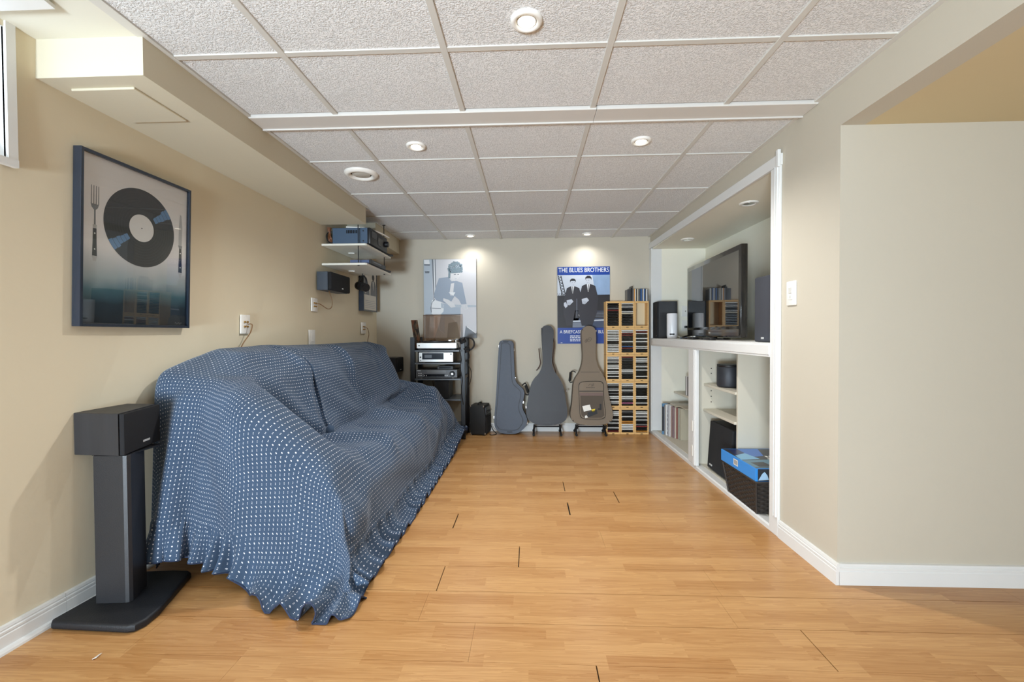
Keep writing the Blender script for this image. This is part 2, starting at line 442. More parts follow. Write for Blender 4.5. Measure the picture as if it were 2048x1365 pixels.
# baseboards, stepped profile
BP = [(0, 0), (.015, 0), (.015, .058), (.0125, .061), (.0125, .064), (.0145, .066), (.0145, .073), (.011, .076), (.011, .079), (.0125, .081), (.010, .090), (0, .092)]
def baseboard(name, fn, t0, t1):
    m = MB(); m.prism(BP, fn, t0, t1); return struct(m.build(name, M_WHITE))
baseboard('baseboard_right', lambda a, b, t: (XR-a, t, b), YC-.015, 2.325)
baseboard('baseboard_alcove', lambda a, b, t: (t, YC-a, b), XR-.001, XFAR)
baseboard('baseboard_back', lambda a, b, t: (t, YB-a, b), -1.70, 1.31)
def leftboard(a, b, t): return (wx(t, b)+a, t, b)
for nm, (ya, yb) in (('baseboard_left', (YREAR, 1.5845)), ('baseboard_left_far', (1.586, YB))):
    m = MB(); m.prism(BP, leftboard, ya, yb)
    m.prism([(.015, 0), (.030, 0), (.029, .008), (.024, .016), (.015, .019)], leftboard, ya, yb)
    struct(m.build(nm, M_WHITE))

# casing of the built-in niche (trim on the face of the right wall)
m = MB()
# top board, a little out of level like in the house
fs = [(2.325, 1.965), (4.80, 2.005), (4.80, 2.066), (2.325, 2.025)]
m.prism(fs, lambda a, b, t: (t, a, b), XR-.016, XR+.004, bevel=.003)
struct(m.build('trim_1', M_WHITE))
m = MB(); m.box(XR-.014, XR, 2.328, 2.412, 0.0, 1.965, bevel=.003); m.box(XR-.022, XR-.012, 2.338, 2.352, .10, 1.965, bevel=.003); m.box(XR-.020, XR-.012, 2.362, 2.37, .10, 1.965, bevel=.002)
m.box(XR-.026, XR-.010, 2.322, 2.345, 1.955, 2.045, bevel=.003)
struct(m.build('trim_2', M_WHITE))
m = MB(); m.box(XR-.012, XR+.002, 4.72, 4.798, 0.0, 2.0, bevel=.002); struct(m.build('trim_3', M_WHITE))

# niche walls
NX = 1.89; NY0, NY1 = 2.40, 4.725
m = MB(); m.box(NX, NX+.05, NY0-.05, NY1+.02, 0, 2.1)
m.box(XR+.1, NX, NY1, NY1+.02, 0, 2.1); m.box(XR+.1, NX, NY0-.05, NY0, 0, 2.1)
struct(m.build('wall_niche', M_NICHE))
m = MB(); m.box(XR+.002, XR+.1, NY0-.02, NY0, .03, 1.99); m.box(XR+.002, XR+.1, NY1, NY1+.018, .03, 1.99); struct(m.build('trim_4', M_WHITE))
m = MB(); m.box(XR+.004, NX, NY0, NY1, 1.992, 2.03); struct(m.build('ceiling_niche', M_NICHE))

# ------------------------------------------------------------------ built-in unit
unit = thing('built_in_cabinet', 'white painted built-in cabinet set in the right wall under the television', 'cabinet', (0, 0, 0))
M_SHELFP = mat('cream_cabinet_paint', (206, 200, 184), rough=.55, var=.03, vscale=4)
def part(name, mt, parent, *bx, bevel=.0015):
    m = MB(); m.box(*bx, bevel=bevel, seg=1); return m.build(name, mt, parent)
part('countertop', M_WHITE, unit, XR+.003, NX, NY0+.001, NY1-.001, 1.006, 1.030)
m = MB(); m.box(XR-.016, XR+.004, 2.412, 4.72, .952, 1.029, bevel=.003); m.box(XR-.020, XR-.015, 2.412, 4.72, .965, 1.018, bevel=.002); m.build('front_rail', M_WHITE, unit)
m = MB(); m.box(XR-.014, XR+.012, 3.458, 3.62, .031, .953, bevel=.003); m.box(XR-.022, XR-.013, 3.466, 3.488, .031, .953, bevel=.003); m.box(XR-.019, XR-.013, 3.50, 3.512, .031, .953, bevel=.002)
post = m.build('center_post', M_WHITE, unit)
for z in (.10, .30):
    mm = MB(); mm.box(XR-.026, XR-.019, 3.492, 3.522, z, z+.085, bevel=.002); mm.build('hinge_plate', M_PLATE, post)
m = MB(); m.prism([(XR-.012, 0), (XR+.05, 0), (XR+.05, .026), (XR-.004, .030), (XR-.012, .022)], lambda a, b, t: (a, t, b), 2.33, 4.73); m.build('sill', M_WHITE, unit)
part('bottom_panel', M_SHELFP, unit, XR+.05, NX-.001, NY0+.001, NY1-.001, .010, .028)
m = MB(); m.box(XR+.012, NX-.001, 3.53, 3.56, .028, 1.006, bevel=.001)
dv = m.build('divider_panel', M_SHELFP, unit)
for z in (.53, .575, .62, .43, .76, .80):
    mm = MB(); mm.cyl((1.46, 3.5285, z), (1.46, 3.5305, z), .004, 10); mm.build('pin_hole', M_DARK, dv)
m = MB(); m.box(1.408, NX-.001, 2.975, 2.995, .028, 1.006, bevel=.001); m.build('partition_panel', M_SHELFP, unit)
for nm, bx in (('shelf', (1.40, NX-.002, 2.996, 3.529, .662, .680)), ('shelf', (1.395, NX-.002, 2.996, 3.529, .457, .475)), ('shelf', (1.555, NX-.002, 3.561, NY1-.002, .440, .458))):
    part(nm, M_SHELFP, unit, *bx)

# ================================================================== LEFT SIDE
# ---- record poster in a black frame
def wall_frame_space(y0, y1, z0, z1, x0off=0):
    """local frame on the left wall: a along +y, b up, t out of the wall"""
    p = Vector((wx((y0+y1)/2, z0)+.002, y0, z0)); yb = Vector((wx(y1, z0)+.002, y1, z0)); pt = Vector((wx((y0+y1)/2, z1)+.002, y0, z1))
    p0 = Vector((wx(y0, z0)+.002, y0, z0)); ex = (yb-p0).normalized(); ez = (Vector((wx(y0, z1)+.002, y0, z1))-p0).normalized(); n = ex.cross(ez).normalized()
    m = Matrix.Identity(4)
    for i in range(3): m[i][0] = ex[i]; m[i][1] = ez[i]; m[i][2] = n[i]; m[i][3] = p0[i]
    return m
M_FRAME = mat('black_frame', (34, 44, 58), rough=.25, coat=.4)
def print_gradient():
    m = bpy.data.materials.new('poster_paper'); m.use_nodes = True; nt = m.node_tree; b = nt.nodes['Principled BSDF']
    tc = nt.nodes.new('ShaderNodeTexCoord'); s = nt.nodes.new('ShaderNodeSeparateXYZ'); nt.links.new(tc.outputs['Object'], s.inputs[0])
    n = nt.nodes.new('ShaderNodeTexNoise'); n.inputs['Scale'].default_value = 7; nt.links.new(tc.outputs['Object'], n.inputs['Vector'])
    ad = nt.nodes.new('ShaderNodeMath'); ad.operation = 'MULTIPLY_ADD'; ad.inputs[1].default_value = .06; nt.links.new(n.outputs['Fac'], ad.inputs[0]); nt.links.new(s.outputs[1], ad.inputs[2])
    r = nt.nodes.new('ShaderNodeValToRGB'); e = r.color_ramp.elements
    e[0].position = 0.0; e[0].color = rgb(16, 22, 30); e[1].position = .36; e[1].color = rgb(226, 222, 222)
    for p, c in ((.13, (24, 46, 60)), (.185, (66, 104, 118)), (.235, (150, 164, 170))):
        q = r.color_ramp.elements.new(p); q.color = rgb(*c)
    nt.links.new(ad.outputs[0], r.inputs[0]); nt.links.new(r.outputs[0], b.inputs['Base Color']); b.inputs['Roughness'].default_value = .6
    return m
M_POSTER = print_gradient()
y0, y1, z0, z1 = 1.605, 2.135, 1.125, 1.822
fw, fh = y1-y0, z1-z0
pic = thing('record_poster', 'black framed poster of a vinyl record plated between fork and knife on left wall', 'picture')
pic.matrix_world = wall_frame_space(y0, y1, z0, z1)
m = MB(); T = .034; f_ = .012
m.box(0, f_, 0, fh, 0, T, bevel=.001, seg=1); m.box(fw-f_, fw, 0, fh, 0, T, bevel=.001, seg=1); m.box(f_, fw-f_, 0, f_, 0, T, bevel=.001, seg=1); m.box(f_, fw-f_, fh-f_, fh, 0, T, bevel=.001, seg=1)
m.build('frame', M_FRAME, pic)
m = MB(); m.box(f_, fw-f_, f_, fh-f_, .016, .020); m.build('print_sheet', M_POSTER, pic)
inks = [mat('ink_black', (30, 33, 38), rough=.55), mat('ink_label', (226, 224, 223), rough=.6), mat('ink_blue', (92, 132, 176), rough=.55), mat('ink_grey', (120, 122, 126), rough=.6), mat('ink_white', (228, 228, 226), rough=.6), mat('ink_groove', (44, 47, 53), rough=.5), mat('ink_pale', (176, 176, 178), rough=.6)]
m = MB(); L0 = .0203
def disc(m, cx, cy, r, h, mi, n=64, a0=0, a1=2*math.pi, r0=0):
    m.mi = mi
    if r0 == 0 and a1-a0 > 6.2: m.face([(cx+r*math.cos(2*math.pi*i/n), cy+r*math.sin(2*math.pi*i/n), h) for i in range(n)])
    else:
        k = max(2, int(n*(a1-a0)/6.28))
        for i in range(k):
            p = a0+(a1-a0)*i/k; q = a0+(a1-a0)*(i+1)/k
            m.face([(cx+r0*math.cos(p), cy+r0*math.sin(p), h), (cx+r*math.cos(p), cy+r*math.sin(p), h), (cx+r*math.cos(q), cy+r*math.sin(q), h), (cx+r0*math.cos(q), cy+r0*math.sin(q), h)])
cx, cy, rr = .272, .444, .172
disc(m, cx, cy, rr, L0, 0)
for i in range(9): disc(m, cx, cy, rr-.004-i*.012, L0+.0001, 5, 64, 0, 6.2830, rr-.0065-i*.012)
for a in (.62, .62+math.pi):
    for i in range(5): disc(m, cx, cy, .078+.019*i+.0175, L0+.0002, 2, 64, a-.13+.018*(i % 2), a+.17-.02*(i % 3), .078+.019*i)
disc(m, cx, cy, .060, L0+.0003, 1); disc(m, cx, cy, .003, L0+.0004, 0, 16)
def poly(mi, pts, h=L0): m.mi = mi; m.face([(a, b, h) for a, b in pts])
fx = .066   # fork
for i in range(4): poly(3, [(fx-.016+i*.0095, .49), (fx-.012+i*.0095, .49), (fx-.0125+i*.0095, .565), (fx-.0155+i*.0095, .565)])
poly(3, [(fx-.017, .492), (fx+.016, .492), (fx+.012, .478), (fx+.003, .468), (fx+.0035, .41), (fx-.0035, .41), (fx-.003, .468), (fx-.013, .478)])
poly(0, [(fx-.007, .41), (fx+.007, .41), (fx+.008, .34), (fx+.010, .28), (fx-.010, .28), (fx-.008, .34)])
poly(6, [(fx-.008, .41), (fx+.008, .41), (fx+.007, .395), (fx-.007, .395)], L0+.0002); poly(6, [(fx-.010, .285), (fx+.010, .285), (fx+.006, .264), (fx-.006, .264)], L0+.0002)
disc(m, fx, .375, .003, L0+.0003, 4, 12); disc(m, fx, .312, .003, L0+.0003, 4, 12)
kx = .482   # knife
poly(6, [(kx-.011, .405), (kx+.008, .405), (kx+.010, .50), (kx+.004, .556), (kx-.004, .562), (kx-.010, .50)])
poly(0, [(kx-.007, .40), (kx+.007, .40), (kx+.009, .33), (kx+.011, .27), (kx-.011, .27), (kx-.009, .33)])
poly(3, [(kx-.013, .408), (kx+.011, .408), (kx+.008, .393), (kx-.008, .393)], L0+.0002); poly(6, [(kx-.011, .275), (kx+.011, .275), (kx+.006, .252), (kx-.006, .252)], L0+.0002)
disc(m, kx, .37, .003, L0+.0003, 4, 12); disc(m, kx, .30, .003, L0+.0003, 4, 12)
# scrawled signature
sg = [(.455+i*.006, .022+.005*math.sin(i*2.2)) for i in range(8)]
for i in range(7): poly(3, [(sg[i][0], sg[i][1]), (sg[i+1][0], sg[i+1][1]), (sg[i+1][0], sg[i+1][1]+.002), (sg[i][0], sg[i][1]+.002)])
m.build('print_image', inks, pic)
m = MB(); m.box(f_, fw-f_, f_, fh-f_, .026, .028); m.build('glass_pane', M_GLASS, pic)

# ---- small framed concert poster near the corner
y0, y1, z0, z1 = 4.312, 4.685, 1.328, 1.84
fw, fh = y1-y0, z1-z0
pic2 = thing('framed_poster', 'small black framed grey poster of a standing figure in the back left corner', 'picture')
pic2.matrix_world = wall_frame_space(y0, y1, z0, z1)
m = MB(); T = .05; f_ = .014
m.box(0, f_, 0, fh, 0, T); m.box(fw-f_, fw, 0, fh, 0, T); m.box(f_, fw-f_, 0, f_, 0, T); m.box(f_, fw-f_, fh-f_, fh, 0, T); m.build('frame', M_FRAME, pic2)
m = MB(); m.box(f_, fw-f_, f_, fh-f_, .040, .044); m.build('print_sheet', mat('grey_print', (214, 209, 200)), pic2)
m = MB(); L0 = .0444
poly(3, [(.02, .02), (fw-.02, .02), (fw-.02, .125), (.02, .125)]); 
for i in range(5): poly(6, [(.05, .035+i*.018), (fw-.06+.02*(i % 2), .035+i*.018), (fw-.06+.02*(i % 2), .041+i*.018), (.05, .041+i*.018)], L0+.0002)
poly(4, [(.02, .135), (fw-.02, .135), (fw-.02, .165), (.02, .165)])
poly(3, [(.19, .17), (.35, .17), (.345, .28), (.315, .325), (.27, .335), (.225, .32), (.20, .27)], L0+.0001)
disc(m, .27, .365, .034, L0+.0002, 5, 20); poly(4, [(.255, .32), (.285, .32), (.27, .22)], L0+.0003)
poly(3, [(.02, .17), (.17, .17), (.15, .26), (.10, .34), (.04, .36), (.02, .34)], L0+.0001)
pts = [(.05+.012*(i % 2)+.004*i, .18+i*.016) for i in range(9)]
for i in range(8): poly(4, [pts[i], (pts[i][0]+.014, pts[i][1]+.003), (pts[i+1][0]+.014, pts[i+1][1]), pts[i+1]], L0+.0003)
for i in range(3): poly(3, [(.20, .42+i*.022), (.32-.01*i, .42+i*.022), (.32-.01*i, .433+i*.022), (.20, .433+i*.022)], L0+.0001)
m.build('print_image', inks, pic2)

# ---- wall plates on the left wall
def plate(label, y0, y1, z0, z1, kind):
    t = thing('wall_plate', label, 'wall plate'); t.matrix_world = wall_frame_space(y0, y1, z0, z1)
    w, h = y1-y0, z1-z0
    m = MB(); m.box(0, w, 0, h, 0, .009, bevel=.003); m.build('cover', M_PLATE, t, smooth=40)
    if kind == 'jack':
        for (a, b) in ((.35, .38), (.65, .38), (.35, .62), (.65, .62)):
            m = MB(); m.lathe([(.0, .009), (.006, .009), (.006, .017), (.0035, .018), (0, .018)], 12, (w*a, h*b, 0)); m.build('terminal', mat('brass', (176, 136, 72), rough=.35, metal=.9), t, smooth=40)
    elif kind == 'duplex':
        for b in (.32, .68):
            m = MB(); m.box(w*.5-.016, w*.5+.016, h*b-.014, h*b+.014, .009, .0115, bevel=.003); m.build('socket', M_PLATE, t)
    else:
        m = MB(); m.box(w*.5-.017, w*.5+.017, h*.5-.034, h*.5+.034, .009, .013, bevel=.002); m.build('rocker', M_PLATE, t)
    for b in (.06, .94):
        m = MB(); m.cyl((w*.5, h*b, .008), (w*.5, h*b, .0102), .003, 10); m.build('screw', M_SILVER, t)
    return t
plate('white speaker wire plate above the near end of the covered sofa', 2.553, 2.636, 1.095, 1.212, 'jack')
plate('white rocker plate just above the middle of the covered sofa', 3.338, 3.43, 1.005, 1.126, 'rocker')
plate('white wall plate below the wall mounted speaker', 3.376, 3.47, 1.274, 1.383, 'jack')
plate('white wire plate below the small framed grey poster', 4.352, 4.467, 1.094, 1.212, 'jack')
def cable(name, label, pts, r, mt, n=6, sub=8, cat='cable'):
    m = MB(); m.tube(spline(pts, sub), r, n); o = m.build(name, mt, smooth=60); return tag(o, label, cat)
cable('speaker_cable', 'tan wire dropping from the wall plate behind the sofa near end', [(-1.738, 2.60, 1.155), (-1.71, 2.60, 1.15), (-1.70, 2.565, 1.10), (-1.705, 2.50, 1.03), (-1.72, 2.45, .93)], .0032, M_WIRE)
cable('speaker_cable', 'brown wire looping from the wall plate up to the wall speaker', [(-1.724, 3.43, 1.335), (-1.70, 3.45, 1.335), (-1.67, 3.52, 1.30), (-1.655, 3.56, 1.32), (-1.655, 3.565, 1.38), (-1.67, 3.53, 1.47)], .0032, M_WIRE)
cable('speaker_cable', 'thin tan wire hanging below the plate under the small framed poster', [(-1.71, 4.415, 1.155), (-1.685, 4.43, 1.15), (-1.68, 4.46, 1.09), (-1.69, 4.45, 1.02), (-1.69, 4.44, .92)], .0032, M_WIRE)

# ---- front left speaker and its stand
st = thing('speaker_stand', 'black pillar speaker stand on the floor at the near end of the sofa', 'speaker stand')
m = MB(); bp = [(-1.768, 1.505), (-1.47, 1.494), (-1.445, 1.503), (-1.43, 1.535), (-1.435, 1.60), (-1.512, 1.848), (-1.535, 1.862), (-1.60, 1.855), (-1.74, 1.85), (-1.755, 1.84), (-1.782, 1.52)]
m.prism(bp, lambda a, b, t: (a, b, t), .001, .033, bevel=.010, seg=3); m.build('base', mat('black_textured_paint', (19, 21, 26), rough=.55, bump=.3, bscale=260), st, smooth=40)
m = MB(); m.prism([(-1.706, 1.612), (-1.594, 1.620), (-1.583, 1.625), (-1.578, 1.637), (-1.612, 1.735), (-1.735, 1.735)], lambda a, b, t: (a, b, t), .033, .617, bevel=.002); m.build('pillar', mat('black_pillar_vinyl', (33, 33, 36), rough=.45, bump=.1, bscale=300), st)
m = MB(); m.box(-1.73, -1.59, 1.63, 1.80, .613, .619); m.build('top_plate', M_BLACK, st)
sp = thing('bookshelf_speaker', 'black ash speaker lying on its pillar stand at the near end of the sofa', 'speaker')
A, B_, C_, D_ = (-1.787, 1.617), (-1.592, 1.602), (-1.652, 1.835), (-1.815, 1.845)
m = MB(); m.prism([A, B_, C_, D_], lambda a, b, t: (a, b, t), .620, .785, bevel=.0015, seg=1); m.build('cabinet', M_ASH, sp)
ux, uy = C_[0]-B_[0], C_[1]-B_[1]; L_ = math.hypot(ux, uy); ux /= L_; uy /= L_; nx, ny = uy, -ux
def gr(a, b, t): return (B_[0]+ux*a+nx*t, B_[1]+uy*a+ny*t, .620+b)
m = MB(); m.prism([(.001, .002), (L_-.001, .002), (L_-.001, .163), (.001, .163)], gr, .001, .020, bevel=.006); m.build('grille', M_GRILLE, sp, smooth=40)
m = MB(); m.prism([(.115, .026), (.160, .026), (.160, .034), (.115, .034)], gr, .0195, .0215); m.build('badge', M_SILVER, sp)

# ---- wall speaker under the shelves
ws = thing('wall_speaker', 'dark woodgrain speaker mounted on the left wall below the hanging shelves', 'speaker', (-1.735, 3.455, 1.452))
m = MB(); m.box(.008, .098, 0, .375, 0, .150, bevel=.002, seg=1); m.build('cabinet', mat('blue_black_woodgrain', (60, 68, 78), rough=.45, bump=.25, bscale=30, var=.4, vscale=20, stretch=(1, 1, .08)), ws)
m = MB(); m.box(.098, .128, .001, .374, .001, .149, bevel=.012, seg=3); m.build('grille', M_GRILLE, ws, smooth=40)
m = MB(); m.box(.1275, .1295, .20, .225, .024, .034); m.build('badge', M_SILVER, ws)
m = MB(); m.box(-.012, .012, .12, .2, .04, .11); m.build('bracket', M_BLACKM, ws)

# ---- hanging shelves with rods
sh = thing('hanging_shelves', 'two white shelves hung on thin rods from the soffit near the back left corner', 'shelf')
def shx(y): return wx(y, 1.75)+.003
for z0 in (1.829, 1.667):
    m = MB(); m.prism([(shx(3.55), 3.55), (-1.362, 3.55), (-1.352, 3.56), (-1.357, 4.205), (shx(4.205), 4.205)], lambda a, b, t: (a, b, t), z0, z0+.017, bevel=.002, seg=1); m.build('shelf_board', mat('white_melamine', (232, 229, 218), rough=.4), sh)
for (x, y, zt) in ((-1.425, 3.535+.03, 2.003), (-1.395, 4.12, CEIL-.003)):
    m = MB(); m.cyl((x, y, 1.66), (x, y, zt), .004, 8); m.lathe([(0, zt-.004), (.016, zt-.004), (.012, zt), (0, zt)], 12, (x, y, 0)) if zt > 2.05 else None
    m.cyl((x, y, 1.662), (x, y, 1.668), .009, 8); m.build('hanging_rod', M_BLACKM, sh)
for z0 in (1.826, 1.664):
    m = MB(); m.box(-1.640, -1.60, 3.87, 3.888, z0-.004, z0+.003); m.cyl((-1.595, 3.88, z0-.005), (-1.595, 3.88, z0+.002), .010, 12); m.build('wall_bracket', M_PLATE, sh)
# receiver
rc = thing('av_receiver', 'blue-grey metal receiver with black front and volume knob on the upper hanging shelf', 'receiver', (-1.66, 3.60, 1.846))
M_STEEL = mat('blue_grey_steel', (76, 96, 120), rough=.4, metal=.25)
m = MB(); m.box(0, .30, 0, .43, .010, .142, bevel=.003); m.build('case', M_STEEL, rc)
m = MB(); m.box(.30, .325, -.001, .431, .006, .143, bevel=.006); m.build('front_panel', M_BLACK, rc, smooth=40)
m = MB(); m.box(.324, .328, .03, .15, .065, .12); m.build('display', mat('display_glass', (36, 38, 42), rough=.1), rc)
m = MB(); m.box(.324, .330, .18, .30, .03, .10, bevel=.004); m.build('flap', mat('dark_grey_panel', (58, 58, 58), rough=.35), rc)
m = MB(); m.lathe([(0, .325), (.026, .325), (.026, .352), (.022, .356), (0, .356)], 24, (0, .375, .075), 'X'); m.build('volume_knob', M_BLACK, rc, smooth=40)
for (y, z) in ((.27, .03), (.27, .11)): pass
m = MB()
for i in range(7): m.box(.12+.014*i, .129+.014*i, -.0015, .001, .095, .122)
m.build('vent_slots', M_DARK, rc)
for z in (.03, .115):
    m = MB(); m.cyl((.265, -.002, z), (.265, .002, z), .006, 10); m.build('screw', M_BLACK, rc)
for (a, b) in ((.03, .03), (.03, .40), (.28, .03), (.28, .40)):
    m = MB(); m.cyl((a, b, 0), (a, b, .011), .014, 12); m.build('foot', M_RUBBER, rc)
m = MB(); 
for i in range(7):
    ph = i*.9; m.tube(spline([(-1.70+.012*math.cos(ph), 3.63+.02*math.sin(ph), 2.0), (-1.705+.015*math.cos(ph+1), 3.64+.02*math.sin(ph), 1.95), (-1.695+.02*math.cos(ph+2), 3.63+.02*math.sin(ph+1), 1.90), (-1.68+.01*math.cos(ph), 3.65+.02*i/7, 1.852)], 5), .004, 5)
tag(m.build('cable_bundle', mat('copper_wire', (132, 84, 56), rough=.5), smooth=60), 'bundle of copper coloured wires behind the blue-grey receiver', 'cable')
cable('power_cable', 'black looped cable at the back of the blue-grey receiver', [(-1.665, 3.64, 1.95), (-1.70, 3.63, 1.965), (-1.725, 3.63, 1.93), (-1.715, 3.63, 1.89), (-1.69, 3.63, 1.87), (-1.664, 3.64, 1.88)], .005, M_BWIRE)
m = MB(); m.tube(spline([(-1.55, 3.62, 2.0), (-1.48, 3.63, 1.997), (-1.40, 3.66, 1.997), (-1.33, 3.80, 1.992), (-1.30, 3.98, 1.985)], 6), .006, 6); tag(m.build('white_cable', M_PLATE, smooth=60), 'white cable lying across the top of the blue-grey receiver', 'cable')
# disc player
dp = thing('disc_player', 'slim blue-grey disc player with black front on the lower hanging shelf', 'disc player', (-1.52, 3.62, 1.684))
m = MB(); m.box(0, .165, 0, .36, .004, .038, bevel=.002, seg=1); m.build('case', mat('violet_grey_steel', (84, 98, 132), rough=.4, metal=.2), dp)
m = MB(); m.box(.165, .185, -.001, .361, .003, .039, bevel=.003); m.build('front_panel', M_BLACK, dp)
m = MB(); m.box(.1845, .1862, .05, .24, .020, .030); m.build('disc_tray', mat('grey_tray', (96, 96, 98), rough=.3), dp)
for (a, b) in ((.02, .02), (.02, .30), (.12, .02), (.12, .30)):
    m = MB(); m.box(a, a+.035, b, b+.04, 0, .004); m.build('foot', M_RUBBER, dp)
def remote(label, x, y, z, rz, l=.16, w=.042):
    t = thing('remote_control', label, 'remote control', (x, y, z), rz)
    m = MB(); m.box(-l/2, l/2, -w/2, w/2, 0, .018, bevel=.005); m.build('body', M_BLACK, t, smooth=40)
    m = MB()
    for i in range(5):
        for j in range(3): m.box(-l*.35+i*.022, -l*.35+i*.022+.010, -.014+j*.011, -.007+j*.011, .0178, .0195)
    m.build('buttons', mat('grey_rubber', (90, 90, 92)), t)
remote('black remote control beside the receiver on the upper hanging shelf', -1.375, 4.12, 1.847, 1.2)
remote('black remote control beside the disc player on the lower hanging shelf', -1.385, 4.08, 1.685, 1.2)
# headphones hanging from the lower shelf
def headphones(name, label, mtx, r=.085, cup=.042):
    t = thing(name, label, 'headphones'); t.matrix_world = mtx
    m = MB(); n = 22
    m.tube([(r*math.cos(math.pi*i/n), 0, r*1.05*math.sin(math.pi*i/n)) for i in range(n+1)], .008, 8); m.build('headband', M_BLACK, t, smooth=50)
    for s in (-1, 1):
        m = MB(); m.lathe([(0, -.016), (cup*.8, -.016), (cup, -.010), (cup, .006), (cup*.9, .014), (0, .014)], 20, (s*(r-.006), 0, -.03), 'X'); m.build('ear_cup', M_BLACK, t, smooth=40)
        m = MB(); m.lathe([(cup*.45, -.012), (cup*.98, -.012), (cup, 0), (cup*.98, .012), (cup*.45, .012)], 20, (s*(r-.032), 0, -.03), 'X', close=True); m.build('ear_pad', M_RUBBER, t, smooth=50)
    return t
headphones('headphones', 'black headphones hung under the lower shelf in front of the small framed poster', Matrix.Translation((-1.585, 4.06, 1.572)) @ Matrix.Rotation(R(-38), 4, 'Z') @ Matrix.Rotation(R(12), 4, 'Y'), r=.068, cup=.040)
m = MB(); m.tube([(-1.585, 4.06, 1.666), (-1.585, 4.06, 1.640), (-1.577, 4.05, 1.630), (-1.566, 4.04, 1.636), (-1.563, 4.035, 1.648)], .0035, 6); tag(m.build('hook', M_BLACKM), 'small black hook under the lower hanging shelf', 'hook')

# ---- rear speaker on a stand behind the sofa
s2 = thing('speaker_stand', 'black speaker stand between the far end of the sofa and the back wall', 'speaker stand', (-1.52, 4.60, 0))
m = MB(); m.box(-.14, .14, -.12, .12, .001, .025, bevel=.006); m.build('base', M_BLACK, s2)
m = MB(); m.box(-.05, .05, -.05, .05, .025, .676, bevel=.004); m.build('pillar', M_BLACK, s2)
m = MB(); m.box(-.08, .08, -.08, .08, .676, .683); m.build('top_plate', M_BLACK, s2)
s3 = thing('bookshelf_speaker', 'black speaker on its stand beyond the far end of the covered sofa', 'speaker', (-1.52, 4.58, .684))
m = MB(); m.box(-.19, .115, -.11, .11, 0, .155, bevel=.002); m.build('cabinet', M_ASH, s3)
m = MB(); m.box(.115, .137, -.109, .109, .001, .154, bevel=.006); m.build('grille', M_GRILLE, s3, smooth=40)
m = MB(); m.box(.1365, .1385, -.02, .02, .02, .03); m.build('badge', M_SILVER, s3)

# ================================================================== BACK WALL
ORD = ['first', 'second', 'third', 'fourth', 'fifth', 'sixth', 'seventh', 'eighth', 'ninth', 'tenth', 'eleventh', 'twelfth', 'thirteenth', 'fourteenth', 'fifteenth', 'sixteenth', 'seventeenth', 'eighteenth', 'nineteenth', 'twentieth']
# ---- faded canvas print of a guitarist
cv = thing('canvas_print', 'large faded photo print of a guitar player on the back wall behind the turntable', 'picture', (-1.175, 4.798, 1.041))
PW, PH = .590, .878
def fl_(a, b, t): return (a, -t, b)
m = MB(); m.box(0, PW, -.020, 0, 0, PH); m.build('canvas', mat('canvas_edge', (120, 116, 108)), cv)
def Q(x, y): return ((x-185)/723*PW, (1215-y)/1080*PH)
inkF = [mat('faded_wall', (206, 206, 210), rough=.5), mat('faded_jacket', (148, 160, 176), rough=.5), mat('faded_hair', (118, 136, 146), rough=.5, var=.3, vscale=90), mat('faded_skin', (214, 214, 216), rough=.5), mat('faded_mid', (176, 186, 196), rough=.5), mat('faded_dark', (112, 118, 126), rough=.5), mat('faded_white', (228, 230, 232), rough=.5), mat('faded_trousers', (166, 178, 192), rough=.5)]
m = MB()
def pf(mi, pts, lay, fn=Q):
    m.mi = mi; m.face([fl_(*fn(x, y), .0203+lay*.00012) for x, y in pts])
def ell(cx, cy, rx, ry, n=22, wob=0, seed=0):
    return [(cx+rx*(1+wob*math.sin(i*2.7+seed)*.5+wob*math.cos(i*4.3)*.5)*math.cos(2*math.pi*i/n), cy+ry*(1+wob*math.sin(i*3.1+seed))*math.sin(2*math.pi*i/n)) for i in range(n)]
pf(0, [(187, 137), (906, 137), (906, 1213), (187, 1213)], 0)
pf(4, [(187, 137), (300, 137), (318, 900), (318, 1213), (187, 1213)], 1)
pf(5, [(300, 137), (322, 137), (332, 700), (322, 700)], 2); pf(6, [(322, 137), (338, 137), (346, 700), (332, 700)], 2); pf(5, [(338, 137), (350, 137), (356, 560), (346, 560)], 2)
pf(6, [(192, 140), (262, 140), (270, 200), (195, 200)], 2); pf(5, [(192, 200), (278, 205), (270, 222), (195, 220)], 3); pf(4, [(198, 222), (265, 222), (268, 305), (202, 305)], 3); pf(5, [(202, 300), (268, 300), (262, 324), (208, 324)], 3)
pf(7, [(455, 740), (690, 780), (690, 900), (720, 1213), (330, 1213), (400, 1000)], 2)
pf(6, [(300, 690), (415, 715), (462, 760), (455, 850), (400, 905), (330, 925), (282, 860), (285, 760)], 4); pf(5, [(330, 678), (292, 730), (276, 800), (282, 870), (292, 860), (290, 770), (306, 720), (340, 690)], 5)
pf(5, [(296, 800), (420, 806), (420, 814), (296, 808)], 5); pf(4, [(420, 730), (460, 748), (458, 806), (424, 800)], 5)
pf(1, [(395, 395), (520, 380), (570, 440), (620, 430), (715, 460), (742, 600), (772, 750), (700, 755), (668, 690), (610, 640), (560, 720), (500, 745), (350, 692), (323, 640), (350, 520)], 5)
pf(3, [(548, 330), (600, 318), (668, 330), (692, 352), (655, 410), (612, 438), (572, 425), (550, 390)], 7)
pf(2, ell(622, 258, 96, 84, 26, .10), 8); pf(2, [(530, 250), (560, 250), (552, 400), (522, 395)], 8)
hr = random.Random(11)
for i in range(34):
    a = hr.uniform(2.6, 6.9); q = hr.uniform(.72, 1.04); pf(2, ell(622+96*q*math.cos(a), 258+84*q*math.sin(a), hr.uniform(9, 20), hr.uniform(8, 17), 9), 11+i % 6)
